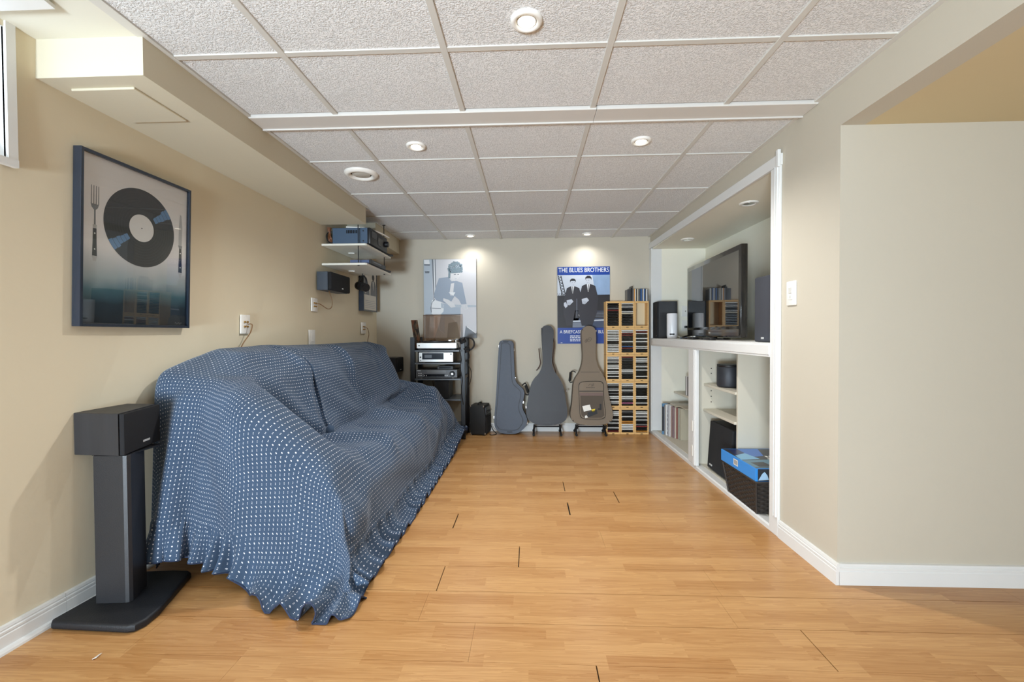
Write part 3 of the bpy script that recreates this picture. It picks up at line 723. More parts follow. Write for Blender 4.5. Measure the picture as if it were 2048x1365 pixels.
for i in range(46):
    a = hr.uniform(2.4, 7.0); q = hr.uniform(.15, .95); pf(hr.choice((1, 4, 5, 5)), ell(622+92*q*math.cos(a), 250+78*q*math.sin(a), hr.uniform(3, 8), hr.uniform(3, 7), 7), 18+i % 8)
pf(3, [(575, 330), (672, 322), (690, 352), (652, 412), (612, 436), (580, 405)], 9); pf(5, [(600, 342), (630, 338), (630, 348), (600, 352)], 10); pf(5, [(648, 340), (672, 340), (670, 349), (648, 349)], 10); pf(4, [(612, 402), (642, 400), (636, 410), (616, 411)], 10)
pf(3, [(560, 470), (606, 462), (590, 600), (560, 640), (540, 600)], 7); pf(6, [(525, 590), (620, 588), (590, 640), (560, 612)], 8)
pf(4, [(600, 755), (902, 768), (902, 792), (600, 796)], 8)
pf(3, [(455, 668), (520, 688), (600, 740), (622, 790), (560, 800), (505, 745), (452, 700)], 9); pf(3, [(700, 760), (780, 758), (790, 820), (752, 826), (706, 806)], 9)
for i in range(4): pf(4, [(715+i*18, 762), (719+i*18, 762), (717+i*18, 815), (713+i*18, 815)], 10)
pf(5, [(760, 1045), (906, 1150), (906, 1213), (735, 1213)], 3); pf(6, [(768, 1062), (776, 1056), (900, 1146), (896, 1154)], 4)
pf(5, [(520, 1010), (640, 990), (680, 1213), (500, 1213)], 3)
m.build('print_image', inkF, cv)

# ---- blue band poster
bp_ = thing('band_poster', 'blue and black poster with white lettering on the back wall beside the CD crates', 'poster', (.311, 4.799, .973))
PW2, PH2 = .574, .848
m = MB(); m.box(0, PW2, -.004, 0, 0, PH2); M_BLUE = mat('poster_blue', (14, 60, 148), rough=.4); m.build('print_sheet', M_BLUE, bp_)
def Q2(x, y): return ((x-112)/793*PW2, (1280-y)/1180*PH2)
ink2 = [mat('poster_sky', (196, 204, 216), rough=.45), mat('poster_sky_blue', (140, 166, 200), rough=.45, var=.2, vscale=9), mat('poster_black', (30, 28, 34), rough=.45), mat('poster_suit', (44, 42, 50), rough=.45), mat('poster_skin', (196, 202, 214), rough=.45), mat('poster_white', (236, 238, 242), rough=.45), mat('poster_grey', (120, 128, 144), rough=.45), mat('poster_dark_blue', (62, 74, 100), rough=.45)]
m = MB()
def pg(mi, pts, lay): 
    m.mi = mi; m.face([fl_(*Q2(x, y), .0042+lay*.00012) for x, y in pts])
pg(0, [(112, 226), (905, 226), (905, 545), (112, 545)], 0); pg(1, [(640, 226), (905, 226), (905, 535), (690, 535)], 1)
pg(2, [(112, 540), (905, 530), (905, 1035), (112, 1035)], 1)
def bar(mi, p, q, w, lay):
    dx, dy = q[0]-p[0], q[1]-p[1]; L = math.hypot(dx, dy); ox, oy = -dy/L*w, dx/L*w
    pg(mi, [(p[0]+ox, p[1]+oy), (q[0]+ox, q[1]+oy), (q[0]-ox, q[1]-oy), (p[0]-ox, p[1]-oy)], lay)
bar(2, (122, 230), (185, 545), 6, 2); bar(2, (165, 235), (240, 545), 6, 2)
for i in range(7): bar(2, (122+i*9, 240+i*44), (172+(i+1)*10, 240+(i+.9)*44), 3.5, 2); bar(2, (172+i*10, 240+i*44), (126+(i+1)*9, 240+(i+1)*44), 3.5, 2)
for x in range(115, 240, 24): bar(2, (x, 505), (x+18, 545), 3, 2)
# two standing men in dark suits, car grille behind
def man(cx, top, s, lay, turn):
    pg(3, [(cx-95*s, top+150*s), (cx-25*s, top+118*s), (cx+25*s, top+118*s), (cx+105*s, top+150*s), (cx+150*s, top+330*s), (cx+130*s, top+560*s), (cx+60*s, top+760*s), (cx-100*s, top+760*s), (cx-150*s, top+560*s), (cx-150*s, top+360*s)], lay)
    pg(5, [(cx-24*s, top+120*s), (cx+24*s, top+120*s), (cx+4*s, top+235*s), (cx-6*s, top+235*s)], lay+1); bar(2, (cx, top+124*s), (cx-1, top+225*s), 6*s, lay+2)
    pg(4, ell(cx+turn*6, top+65*s, 42*s, 58*s, 20), lay+2); pg(2, [(cx-46*s, top+60*s), (cx-44*s, top+18*s), (cx-15*s, top-6*s), (cx+25*s, top-4*s), (cx+48*s, top+22*s), (cx+48*s, top+58*s), (cx+34*s, top+34*s), (cx-28*s, top+34*s)], lay+3)
    for e in (-1, 1): pg(3, ell(cx+turn*8+e*16*s, top+62*s, 6*s, 4*s, 8), lay+3)
    pg(6, [(cx+turn*8-12*s, top+96*s), (cx+turn*8+12*s, top+96*s), (cx+turn*8+9*s, top+101*s), (cx+turn*8-9*s, top+101*s)], lay+3)
    pg(4, [(cx-100*s, top+350*s), (cx-20*s, top+330*s), (cx+10*s, top+370*s), (cx-50*s, top+430*s), (cx-90*s, top+425*s)], lay+3)
    for i in range(3): bar(6, (cx-90*s+i*18*s, top+425*s), (cx-70*s+i*18*s, top+375*s), 2, lay+4)
man(345, 285, .94, 3, 1); man(580, 245, 1.0, 9, -1)
pg(7, [(380, 770), (905, 780), (905, 1030), (340, 1030), (350, 930)], 3); pg(2, [(385, 780), (905, 790), (905, 890), (370, 890)], 4)
pg(5, ell(475, 835, 42, 42, 18), 5); pg(6, ell(475, 835, 26, 26, 18), 6)
for i in range(5): pg(6, [(550, 795+i*18), (900, 800+i*18), (900, 806+i*18), (550, 801+i*18)], 5)
pg(0, [(350, 925), (905, 905), (905, 925), (345, 948)], 5); pg(6, [(345, 955), (540, 950), (520, 1030), (340, 1030)], 5)
bar(6, (405, 590), (405, 880), 4, 16); pg(4, [(210, 650), (240, 640), (268, 700), (235, 735), (208, 690)], 16)
m.build('print_image', ink2, bp_)
for s, sz, xa, xb, yb_ in (('THE BLUES BROTHERS', .07, 130, 890, 183), ('A BRIEFCASE FULL OF BLUES', .05, 146, 884, 1120)):
    a0, b0 = Q2((xa+xb)/2, yb_); kk = 1.14
    lettering(s, sz, (xb-xa)/793*PW2, ink2[5], bp_, lambda a, b: (a0+a, -.0062, b0+b*(1.0 if sz > .06 else .95)))
m = MB()
for i in range(4):
    x = 302
    while x < 640:
        w = 18+((i*37+int(x)*13) % 30); pg(5, [(x, 1155+i*25), (x+w, 1155+i*25), (x+w, 1168+i*25), (x, 1168+i*25)], 2); x += w+8
pg(5, [(160, 1262), (185, 1262), (185, 1270), (160, 1270)], 2)
sp_ = m.build('small_print', ink2, bp_); sp_['kind'] = 'stuff'

# ---- hi-fi rack
rk = thing('hifi_rack', 'black metal hi-fi rack with posts in the back left corner', 'rack', (0, 0, 0))
for (x0, x1) in ((-1.228, -1.180), (-.706, -.662)):
    for (ya, yb) in ((4.40, 4.435), (4.70, 4.735)):
        m = MB(); m.box(x0, x1, ya, yb, .001, 1.055, bevel=.003); m.build('post', M_BLACKM, rk)
for (x0, x1) in ((-1.215, -1.193), (-.695, -.673)):
    for z in (.03, .62, .905):
        m = MB(); m.box(x0, x1, 4.435, 4.70, z, z+.03); m.build('side_rail', M_BLACKM, rk)
for z in (.10, .40, .612, .775, .905):
    m = MB(); m.box(-1.180, -.706, 4.39, 4.745, z, z+.018, bevel=.003); sf = m.build('rack_shelf', mat('grey_edge_shelf', (78, 82, 88), rough=.35), rk)
    for x in (-1.19, -.70):
        mm = MB(); mm.cyl((x, 4.388, z+.009), (x, 4.402, z+.009), .010, 12); mm.build('bolt', M_BLACK, sf)
# turntable
tt = thing('turntable', 'silver turntable with its smoked dust cover raised on top of the rack', 'turntable', (-1.160, 4.40, .923))
m = MB(); m.box(0, .412, 0, .33, .018, .072, bevel=.003); m.build('plinth', mat('light_silver_plinth', (226, 226, 224), rough=.35, metal=.2), tt)
m = MB(); m.box(.01, .40, .004, .32, .008, .018); m.build('under_panel', M_BLACK, tt)
for (a, b) in ((.03, .03), (.38, .03), (.03, .30), (.38, .30)):
    m = MB(); m.cyl((a, b, .0005), (a, b, .010), .022, 16); m.build('foot', M_RUBBER, tt)
m = MB(); m.lathe([(0, .074), (.150, .074), (.153, .078), (.153, .088), (.147, .091), (0, .091)], 40, (.175, .165, 0)); m.build('platter', M_BLACK, tt, smooth=40)
m = MB(); m.cyl((.175, .165, .09), (.175, .165, .105), .0035, 10); m.build('spindle', M_CHROME, tt)
m = MB(); m.cyl((.365, .25, .072), (.365, .25, .098), .022, 18); m.tube([(.37, .30, .105), (.365, .25, .106), (.36, .14, .104), (.335, .07, .099)], .005, 8); m.box(.322, .345, .05, .08, .092, .102); m.cyl((.374, .285, .105), (.379, .31, .105), .014, 14); m.build('tonearm', M_CHROME, tt, smooth=40)
m = MB(); m.cyl((.025, -.003, .045), (.025, .002, .045), .007, 12); m.build('knob', M_BLACK, tt)
# cover, hinged at the back, swung up
m = MB(); t_ = .003; cw, cd, chh = .412, .29, .06
m.box(0, cw, 0, t_, 0, cd); m.box(0, t_, -chh, 0, 0, cd); m.box(cw-t_, cw, -chh, 0, 0, cd); m.box(t_, cw-t_, -chh, 0, cd-t_, cd)
m.xf(Matrix.Translation((.0, .318, .080)) @ Matrix.Rotation(R(-4), 4, 'X')); m.build('dust_cover', M_SMOKE, tt)
m = MB(); m.tube([(.0, .318-.060, .078), (.412, .318-.060, .078)], .0035, 6); m.tube([(0, .338-.060, .370), (cw, .338-.060, .370)], .0028, 6); m.build('cover_edge', mat('smoked_edge', (86, 66, 52), rough=.2), tt)
for x in (.06, .35):
    m = MB(); m.box(x, x+.03, .31, .328, .066, .094); m.build('hinge', M_BLACK, tt)
# cassette deck
cd_ = thing('cassette_deck', 'silver cassette deck with dark window on the rack shelf below the turntable', 'cassette deck', (-1.140, 4.405, .7935))
m = MB(); m.box(.004, .351, .012, .25, .010, .100); m.build('case', mat('brown_black_case', (62, 46, 36), rough=.5), cd_)
m = MB(); m.box(0, .355, 0, .012, .006, .104, bevel=.002); m.build('front_panel', M_SILVER, cd_)
m = MB(); m.box(.035, .258, -.003, .001, .032, .098, bevel=.001); m.build('cassette_window', mat('dark_window', (46, 50, 58), rough=.12), cd_)
m = MB(); m.box(.060, .135, -.0045, -.002, .048, .080); m.lathe([(0, -.0052), (.011, -.0052), (.011, -.0035), (0, -.0035)], 14, (.08, 0, .064), 'Y'); m.lathe([(0, -.0052), (.011, -.0052), (.011, -.0035), (0, -.0035)], 14, (.115, 0, .064), 'Y'); m.build('cassette', mat('grey_cassette', (84, 90, 98), rough=.4), cd_)
m = MB()
for i in range(6): m.box(.265+i*.014, .276+i*.014, -.006, .001, .016, .024, bevel=.001)
for i in range(4): m.box(.268+i*.016, .273+i*.016, -.004, .001, .045, .080)
m.build('buttons', M_SILVER, cd_)
m = MB(); m.box(.326, .342, -.002, .001, .080, .094); m.build('badge', M_BLACK, cd_)
m = MB(); m.lathe([(0, -.010), (.007, -.010), (.008, 0), (0, 0)], 14, (.018, 0, .055), 'Y'); m.lathe([(0, -.006), (.004, -.006), (.004, 0), (0, 0)], 10, (.018, 0, .022), 'Y'); m.build('knob', M_BLACK, cd_)
for (a, b) in ((.03, .03), (.32, .03), (.03, .22), (.32, .22)):
    m = MB(); m.cyl((a, b, 0), (a, b, .011), .012, 12); m.build('foot', M_RUBBER, cd_)
# video recorder
vc = thing('video_recorder', 'charcoal video cassette recorder with round dial on the third rack shelf', 'video recorder', (-1.172, 4.40, .6305))
M_VCR = mat('charcoal_panel', (74, 74, 76), rough=.4, metal=.2)
m = MB(); m.box(.003, .427, .014, .29, .008, .088); m.build('case', mat('dark_case', (44, 40, 38), rough=.5), vc)
m = MB(); m.box(0, .43, 0, .014, .006, .090, bevel=.003); m.build('front_panel', M_VCR, vc)
m = MB(); m.box(.115, .315, -.002, .001, .055, .085, bevel=.001); m.build('tape_door', mat('grey_tape_door', (96, 96, 96), rough=.25), vc)
m = MB(); m.box(.085, .30, -.0015, .001, .018, .044); m.build('display', mat('black_display', (14, 14, 16), rough=.12), vc)
m = MB(); m.lathe([(.014, -.004), (.027, -.006), (.030, 0), (.014, 0)], 24, (.378, 0, .046), 'Y', close=True); m.build('jog_ring', M_BLACK, vc, smooth=40)
m = MB(); m.lathe([(0, -.008), (.010, -.008), (.012, 0), (0, 0)], 18, (.378, 0, .046), 'Y'); m.build('jog_dial', M_CHROME, vc, smooth=40)
m = MB()
for i in range(6): m.lathe([(0, -.004), (.004, -.004), (.004, 0), (0, 0)], 10, (.030+.014*(i % 3), 0, .030+.022*(i//3)), 'Y')
for x in (.09, .11, .305, .325): m.lathe([(0, -.004), (.004, -.004), (.004, 0), (0, 0)], 10, (x, 0, .030), 'Y')
m.build('buttons', M_SILVER, vc)
m = MB(); m.box(.015, .052, -.0008, .001, .076, .082); m.build('badge', M_SILVER, vc)
for (a, b) in ((.05, .03), (.38, .03), (.05, .25), (.38, .25)):
    m = MB(); m.cyl((a, b, 0), (a, b, .009), .014, 12); m.build('foot', M_CHROME, vc)
bx = thing('black_box', 'flat black box lying on top of the charcoal video recorder', 'electronics', (-.955, 4.43, .719))
m = MB(); m.box(0, .165, 0, .12, .002, .036, bevel=.003); m.build('case', M_BLACK, bx)
m = MB(); m.box(.02, .145, -.0012, .001, .012, .026); m.build('front_panel', mat('smoky_front', (30, 30, 34), rough=.1), bx)
for a in (.03, .135):
    m = MB(); m.cyl((a, .06, 0), (a, .06, .003), .01, 10); m.build('foot', M_RUBBER, bx)
# lower shelf: dark cabinet speaker
ls = thing('floor_speaker', 'dark cabinet speaker standing on the bottom shelf of the rack', 'speaker', (-.985, 4.42, .419))
m = MB(); m.box(0, .15, .012, .24, 0, .188, bevel=.003); m.build('cabinet', M_ASH, ls)
m = MB(); m.box(.002, .148, 0, .012, .002, .186, bevel=.004); m.build('grille', M_GRILLE, ls)
# LP sleeve beside the turntable
lp = thing('record_sleeve', 'brown and orange record sleeve leaning on the rack left of the turntable', 'record')
def sleeve_material():
    m = bpy.data.materials.new('collage_sleeve'); m.use_nodes = True; nt = m.node_tree; b = nt.nodes['Principled BSDF']
    tc = nt.nodes.new('ShaderNodeTexCoord'); v = nt.nodes.new('ShaderNodeTexVoronoi'); v.inputs['Scale'].default_value = 16; v.distance = 'MANHATTAN'
    nt.links.new(tc.outputs['Object'], v.inputs['Vector'])
    r = nt.nodes.new('ShaderNodeValToRGB'); r.color_ramp.interpolation = 'CONSTANT'; e = r.color_ramp.elements
    e[0].position = 0; e[0].color = rgb(74, 60, 50); e[1].position = .8; e[1].color = rgb(150, 130, 104)
    for p, c in ((.2, (150, 96, 68)), (.4, (52, 44, 40)), (.55, (168, 112, 80)), (.7, (98, 88, 76))): q = e.new(p); q.color = rgb(*c)
    s = nt.nodes.new('ShaderNodeSeparateXYZ'); nt.links.new(v.outputs['Color'], s.inputs[0]); nt.links.new(s.outputs[0], r.inputs[0]); nt.links.new(r.outputs[0], b.inputs['Base Color'])
    b.inputs['Roughness'].default_value = .5
    return m
m = MB(); m.face([(-1.1835, 4.437, .928), (-1.1815, 4.698, .928), (-1.2265, 4.698, 1.243), (-1.2285, 4.437, 1.233)]); bmesh.ops.solidify(m.bm, geom=m.bm.faces[:], thickness=.004); m.build('sleeve', sleeve_material(), lp)
# headphones on the right post
headphones('headphones', 'black headphones hooked over the right post of the hi-fi rack', Matrix.Translation((-.640, 4.42, .985)) @ Matrix.Rotation(R(68), 4, 'Y') @ Matrix.Rotation(R(12), 4, 'Z'), r=.070, cup=.036)
cable('headphone_cable', 'black cord hanging down the right side of the hi-fi rack', [(-.63, 4.40, .93), (-.615, 4.40, .85), (-.64, 4.41, .80), (-.60, 4.42, .70), (-.61, 4.43, .60), (-.645, 4.46, .52)], .0035, M_BWIRE)
cable('power_cable', 'twisted black cables running down the front of the right rack post', [(-.735, 4.385, .99), (-.715, 4.385, .92), (-.70, 4.39, .82), (-.712, 4.39, .74), (-.69, 4.392, .62), (-.70, 4.395, .50), (-.68, 4.395, .36)], .0045, M_BWIRE)
cable('power_cable', 'thin brown cable looping below the video recorder shelf', [(-1.07, 4.74, .62), (-1.075, 4.76, .54), (-1.06, 4.77, .46), (-1.03, 4.765, .56), (-1.02, 4.74, .61)], .003, M_WIRE)
cable('power_cable', 'black mains cable on the floor behind the small guitar amplifier', [(-.43, 4.74, .08), (-.40, 4.70, .03), (-.36, 4.64, .006), (-.40, 4.58, .006), (-.43, 4.60, .006)], .0045, M_BWIRE)

# ---- small guitar amp
am = thing('guitar_amplifier', 'small black guitar amplifier with chrome corners on the floor left of the guitar cases', 'amplifier', (-.641, 4.59, 0), R(-10))
AW, AD, AH = .172, .225, .318
M_TOLEX = mat('black_tolex', (25, 25, 26), rough=.6, bump=.4, bscale=500)
m = MB(); m.prism([(0, .012), (AW, .012), (AW, AH*.62), (AW-.018, AH), (0, AH)], lambda a, b, t: (a, t, b), 0, AD, bevel=.004); m.build('cabinet', M_TOLEX, am, smooth=30)
m = MB(); m.prism([(.02, .02), (AD-.02, .02), (AD-.02, .19), (.02, .19)], lambda a, b, t: (AW+t, a, b), -.001, .004, bevel=.001); m.build('grille', mat('dark_grille_cloth', (34, 34, 36), rough=.9, bump=.6, bscale=700), am)
m = MB(); m.box(AW-.014, AW-.001, .03, AD-.03, .215, .295); m.xf(Matrix.Identity(4)); m.build('control_panel', mat('grey_control_panel', (70, 72, 76), rough=.35, metal=.4), am)
m = MB()
for i in range(5): m.lathe([(0, AW-.004), (.008, AW-.004), (.007, AW+.010), (0, AW+.010)], 12, (0, .05+i*.03, .245), 'X')
m.build('knobs', M_BLACK, am)
m = MB(); m.tube(spline([(AW*.45, .05, AH), (AW*.45, .055, AH+.014), (AW*.45, .11, AH+.020), (AW*.45, .165, AH+.014), (AW*.45, .17, AH)], 5), .007, 8); m.build('handle', M_RUBBER, am, smooth=50)
for (x, y, z) in ((0, 0, .012), (AW, 0, .012), (0, AD, .012), (AW, AD, .012), (0, 0, AH), (AW-.018, 0, AH), (0, AD, AH), (AW-.018, AD, AH)):
    m = MB(); m.box(x-.012 if x > 0 else x-.0015, x+.0015 if x > 0 else x+.012, y-.012 if y > 0 else y-.0015, y+.0015 if y > 0 else y+.012, z-.016 if z > .1 else z-.0015, z+.0015 if z > .1 else z+.018, bevel=.003); m.build('corner_cap', M_CHROME, am)
for (a, b) in ((.025, .025), (AW-.025, .025), (.025, AD-.025), (AW-.025, AD-.025)):
    m = MB(); m.cyl((a, b, .0005), (a, b, .013), .012, 12); m.build('foot', M_RUBBER, am)

# ---- guitar cases
def outline(pts, ox, oy, k, n=5):
    s = spline([((x-ox)*k, (oy-y)*k, 0) for x, y in pts], n, closed=True)
    return [(p.x, p.y) for p in s]
def grow(poly, d):
    """offset a closed outline outwards by d"""
    n = len(poly); area_ = sum(poly[i][0]*poly[(i+1) % n][1]-poly[(i+1) % n][0]*poly[i][1] for i in range(n)); s = 1 if area_ > 0 else -1; out = []
    for i in range(n):
        ax, ay = poly[i-1]; bx2, by2 = poly[(i+1) % n]; tx, ty = bx2-ax, by2-ay; L = math.hypot(tx, ty) or 1
        out.append((poly[i][0]+s*ty/L*d, poly[i][1]-s*tx/L*d))
    return out
def xz(a, b, t): return (a, t, b)
M_HARD = mat('blue_grey_hard_shell', (66, 74, 88), rough=.42, bump=.5, bscale=230)
M_GROOVE = mat('dark_groove', (18, 24, 36), rough=.5)
P1 = [(150, 1100), (162, 1180), (198, 1226), (250, 1250), (330, 1255), (405, 1248), (462, 1215), (506, 1165), (521, 1110), (508, 1050), (476, 990), (467, 930), (480, 870), (491, 810), (479, 760), (441, 720), (402, 680), (386, 630), (381, 560), (372, 320), (370, 245), (350, 216), (300, 209), (240, 210), (212, 230), (205, 280), (190, 500), (180, 700), (163, 950)]
k1 = .000962
o1 = outline(P1, 330, 1256, k1)
c1 = thing('electric_guitar_case', 'blue-grey hard electric guitar case leaning on the back wall, leftmost of the three cases', 'guitar case', (-.212, 4.728, .002), 0, 'guitar cases along the back wall', rx=-R(2.9))
m = MB(); m.prism(o1, xz, -.110, -.061, bevel=.014, seg=3); m.build('lid', M_HARD, c1, smooth=40)
m = MB(); m.prism(o1, xz, -.056, -.0, bevel=.012, seg=3); m.build('back_shell', M_HARD, c1, smooth=40)
m = MB(); m.prism(grow(o1, .0025), xz, -.062, -.055); m.build('metal_rim', mat('dark_rim', (40, 44, 50), rough=.35, metal=.6), c1)
P1i = [(178, 1090), (190, 1170), (225, 1200), (300, 1208), (400, 1205), (440, 1170), (470, 1115), (455, 1060), (428, 1000), (424, 930), (440, 860), (447, 800), (430, 765), (390, 730), (358, 690), (345, 600), (330, 300), (326, 262), (300, 243), (255, 245), (240, 262), (225, 500), (205, 750)]
i1 = outline(P1i, 330, 1256, k1)
m = MB(); m.prism(grow(i1, .008), xz, -.1114, -.109); m.build('groove', M_GROOVE, c1)
m = MB(); m.prism(i1, xz, -.1135, -.109, bevel=.002, seg=1); m.build('raised_panel', M_HARD, c1, smooth=40)
def zp(x, y, ox, oy, k): return ((x-ox)*k, (oy-y)*k)
for (x, y) in ((388, 640), (478, 905), (520, 1135), (207, 275), (372, 315), (149, 1075)):
    a, b = zp(x, y, 330, 1256, k1); m = MB(); m.box(a-.009, a+.007, -.075, -.045, b-.016, b+.016, bevel=.003); m.build('latch', M_CHROME, c1)
m = MB()
m.tube(spline([(.128, -.058, .515), (.155, -.058, .540), (.175, -.058, .528), (.205, -.058, .440), (.190, -.058, .415), (.165, -.058, .425)], 5), .0065, 8); m.tube([(.165, -.058, .520), (.196, -.058, .440)], .013, 10); m.build('handle', M_RUBBER, c1, smooth=50)
for (xa, xb, yy) in ((255, 315, 222), (295, 355, 1232)):
    a, b = zp(xa, yy, 330, 1256, k1); a2, _ = zp(xb, yy, 330, 1256, k1); m = MB(); m.box(a, a2, -.1125, -.108, b-.006, b+.006, bevel=.002); m.build('molded_tab', M_GROOVE, c1)

M_LEATHER = mat('black_vinyl', (38, 38, 43), rough=.42, bump=.25, bscale=420)
P2 = [(690, 100), (697, 72), (720, 50), (755, 42), (795, 52), (822, 85), (829, 130), (820, 250), (808, 410), (812, 500), (842, 570), (890, 640), (925, 710), (945, 800), (960, 900), (973, 1000), (966, 1070), (935, 1112), (880, 1140), (760, 1158), (640, 1150), (570, 1120), (530, 1080), (518, 1010), (528, 920), (550, 800), (575, 700), (610, 640), (662, 580), (695, 505), (705, 430), (697, 250)]
o2 = outline(P2, 750, 1159, .000957)
c2 = thing('acoustic_guitar_case', 'black vinyl acoustic guitar case standing on a floor stand, middle of the three cases', 'guitar case', (.186, 4.700, .100), 0, 'guitar cases along the back wall', rx=-R(4.2))
m = MB(); m.prism(o2, xz, -.122, -.066, bevel=.012, seg=3); m.build('lid', M_LEATHER, c2, smooth=40)
m = MB(); m.prism(o2, xz, -.062, 0, bevel=.010, seg=3); m.build('back_shell', M_LEATHER, c2, smooth=40)
m = MB(); m.prism(grow(o2, .0015), xz, -.067, -.061); m.build('valance_rim', M_BLACKM, c2)
m = MB(); m.prism(grow(o2, -.012), xz, -.1235, -.121, bevel=.001, seg=1); m.build('lid_panel', M_LEATHER, c2, smooth=40)
for pts in ([(662, 300), (672, 400), (678, 470), (650, 530), (632, 548)], [(822, 170), (836, 260), (818, 440), (846, 540), (852, 590)], [(925, 720), (945, 790), (948, 830)]):
    q = [zp(x, y, 750, 1159, .000957) for x, y in pts]; m = MB(); m.tube(spline([(a, -.062, b) for a, b in q], 5), .006, 6); m.build('strap', mat('brown_strap', (74, 52, 40), rough=.6), c2, smooth=50)
a, b = zp(515, 960, 750, 1159, .000957); m = MB(); m.box(a-.006, a+.006, -.08, -.05, b-.015, b+.015, bevel=.003); m.build('latch', M_CHROME, c2)
a, b = zp(980, 780, 750, 1159, .000957); m = MB(); m.box(a-.012, a-.002, -.08, -.05, b-.012, b+.012, bevel=.003); m.build('latch', M_CHROME, c2)

M_NYLON = mat('taupe_nylon', (128, 114, 98), rough=.75, bump=.3, bscale=350, var=.06, vscale=6)
M_PIPE = mat('dark_piping', (40, 36, 34), rough=.6)
P3 = [(1108, 130), (1122, 88), (1160, 62), (1200, 60), (1240, 75), (1262, 115), (1268, 200), (1262, 330), (1268, 450), (1292, 530), (1335, 600), (1370, 680), (1390, 770), (1406, 870), (1432, 980), (1440, 1060), (1425, 1110), (1380, 1140), (1250, 1165), (1120, 1155), (1020, 1130), (984, 1092), (974, 1030), (992, 920), (1002, 800), (1012, 700), (1034, 640), (1078, 570), (1106, 490), (1118, 400), (1112, 250)]
k3 = .000957
o3 = outline(P3, 1205, 1166, k3)
c3 = thing('gig_bag', 'taupe padded guitar gig bag with mesh pocket on a floor stand beside the CD crates', 'gig bag', (.652, 4.705, .100), 0, 'guitar cases along the back wall', rx=-R(4.2))
m = MB(); m.prism(o3, xz, -.128, 0, bevel=.020, seg=4); m.build('padded_body', M_NYLON, c3, smooth=50)
m = MB(); n_ = len(o3); m.tube([(a, -.124, b) for a, b in grow(o3, -.003)], .0042, 6, closed=True); m.build('piping', M_PIPE, c3, smooth=50)
P3p = [(1070, 720), (1090, 690), (1130, 683), (1210, 680), (1290, 680), (1325, 690), (1336, 720), (1335, 800), (1340, 900), (1352, 1000), (1350, 1060), (1320, 1085), (1220, 1088), (1120, 1082), (1085, 1060), (1078, 980), (1075, 900), (1070, 800)]
o3p = outline(P3p, 1205, 1166, k3)
m = MB(); m.prism(o3p, xz, -.146, -.122, bevel=.008, seg=3); m.build('front_pocket', M_NYLON, c3, smooth=50)
m = MB(); m.tube([(a, -.1425, b) for a, b in grow(o3p, .001)], .0035, 6, closed=True); m.build('pocket_zip', M_PIPE, c3, smooth=50)
m = MB(); a, b = zp(1072, 785, 1205, 1166, k3); a2, _ = zp(1334, 785, 1205, 1166, k3); m.box(a, a2, -.1485, -.145, b-.004, b+.004); m.build('flap_zip', M_PIPE, c3)
m = MB(); a, b = zp(1075, 820, 1205, 1166, k3); m.box(a, a2, -.148, -.145, b-.014, b+.018); m.build('pocket_band', mat('mauve_band', (118, 98, 92), rough=.7), c3)
P3n = [(1082, 835), (1330, 835), (1336, 950), (1344, 1050), (1315, 1074), (1220, 1078), (1120, 1072), (1092, 1050), (1084, 950)]
m = MB(); m.prism([zp(x, y, 1205, 1166, k3) for x, y in P3n], xz, -.1475, -.1455); m.build('mesh_window', mat('dark_mesh', (92, 82, 72), rough=.8, bump=.5, bscale=900), c3)
for pts, mt, nm in (([(1103, 950), (1185, 932), (1203, 990), (1120, 1010)], M_PLATE, 'paper_tag'), ([(1205, 985), (1245, 978), (1235, 1010), (1208, 1012)], mat('yellow_sticker', (222, 196, 48), rough=.5), 'yellow_sticker'), ([(1158, 1020), (1262, 985), (1268, 1030), (1165, 1072)], M_BLACK, 'small_pouch'), ([(1130, 1055), (1148, 1048), (1165, 1072), (1132, 1082)], M_PLATE, 'paper_scrap')):
    m = MB(); m.prism([zp(x, y, 1205, 1166, k3) for x, y in pts], xz, -.1495, -.147); m.build(nm, mt, c3)
m = MB(); a, b = zp(1300, 960, 1205, 1166, k3); m.box(a-.008, a+.012, -.1495, -.147, b-.03, b+.035); m.box(a-.025, a+.0, -.1495, -.147, b-.028, b-.012); m.build('pocket_strap', M_BLACK, c3)
a, b = zp(1090, 575, 1205, 1166, k3); a2, _ = zp(1300, 575, 1205, 1166, k3); m = MB(); m.box(a, a2, -.1292, -.127, b-.0015, b+.0015); m.build('seam', M_PIPE, c3)
m = MB(); q = [zp(x, y, 1205, 1166, k3) for x, y in ((1140, 235), (1165, 200), (1150, 250), (1180, 200), (1205, 190), (1215, 210), (1185, 235), (1165, 225), (1200, 205))]
m.tube(spline([(a, -.129, b) for a, b in q], 4), .0013, 5); m.build('stitched_scrawl', M_PIPE, c3)
m = MB(); q = [zp(x, y, 1205, 1166, k3) for x, y in ((1175, 725), (1195, 705), (1215, 725), (1225, 700), (1230, 722), (1200, 730))]
m.tube(spline([(a, -.1468, b) for a, b in q], 4), .0013, 5)
for i in range(7):
    a, b = zp(1148+i*14, 745, 1205, 1166, k3); m.box(a, a+.008, -.1475, -.1455, b-.003, b+.003)
m.build('stitched_emblem', M_PIPE, c3)
m = MB(); m.tube(spline([(zp(1042, 580, 1205, 1166, k3)[0], -.064, zp(0, 580, 0, 1166, k3)[1]), (-.175, -.064, .575), (-.205, -.064, .565), (-.222, -.064, .50), (-.215, -.064, .455), (-.190, -.064, .46)], 5), .006, 8); m.tube([(-.208, -.064, .565), (-.220, -.064, .468)], .013, 10); m.build('handle', M_RUBBER, c3, smooth=50)

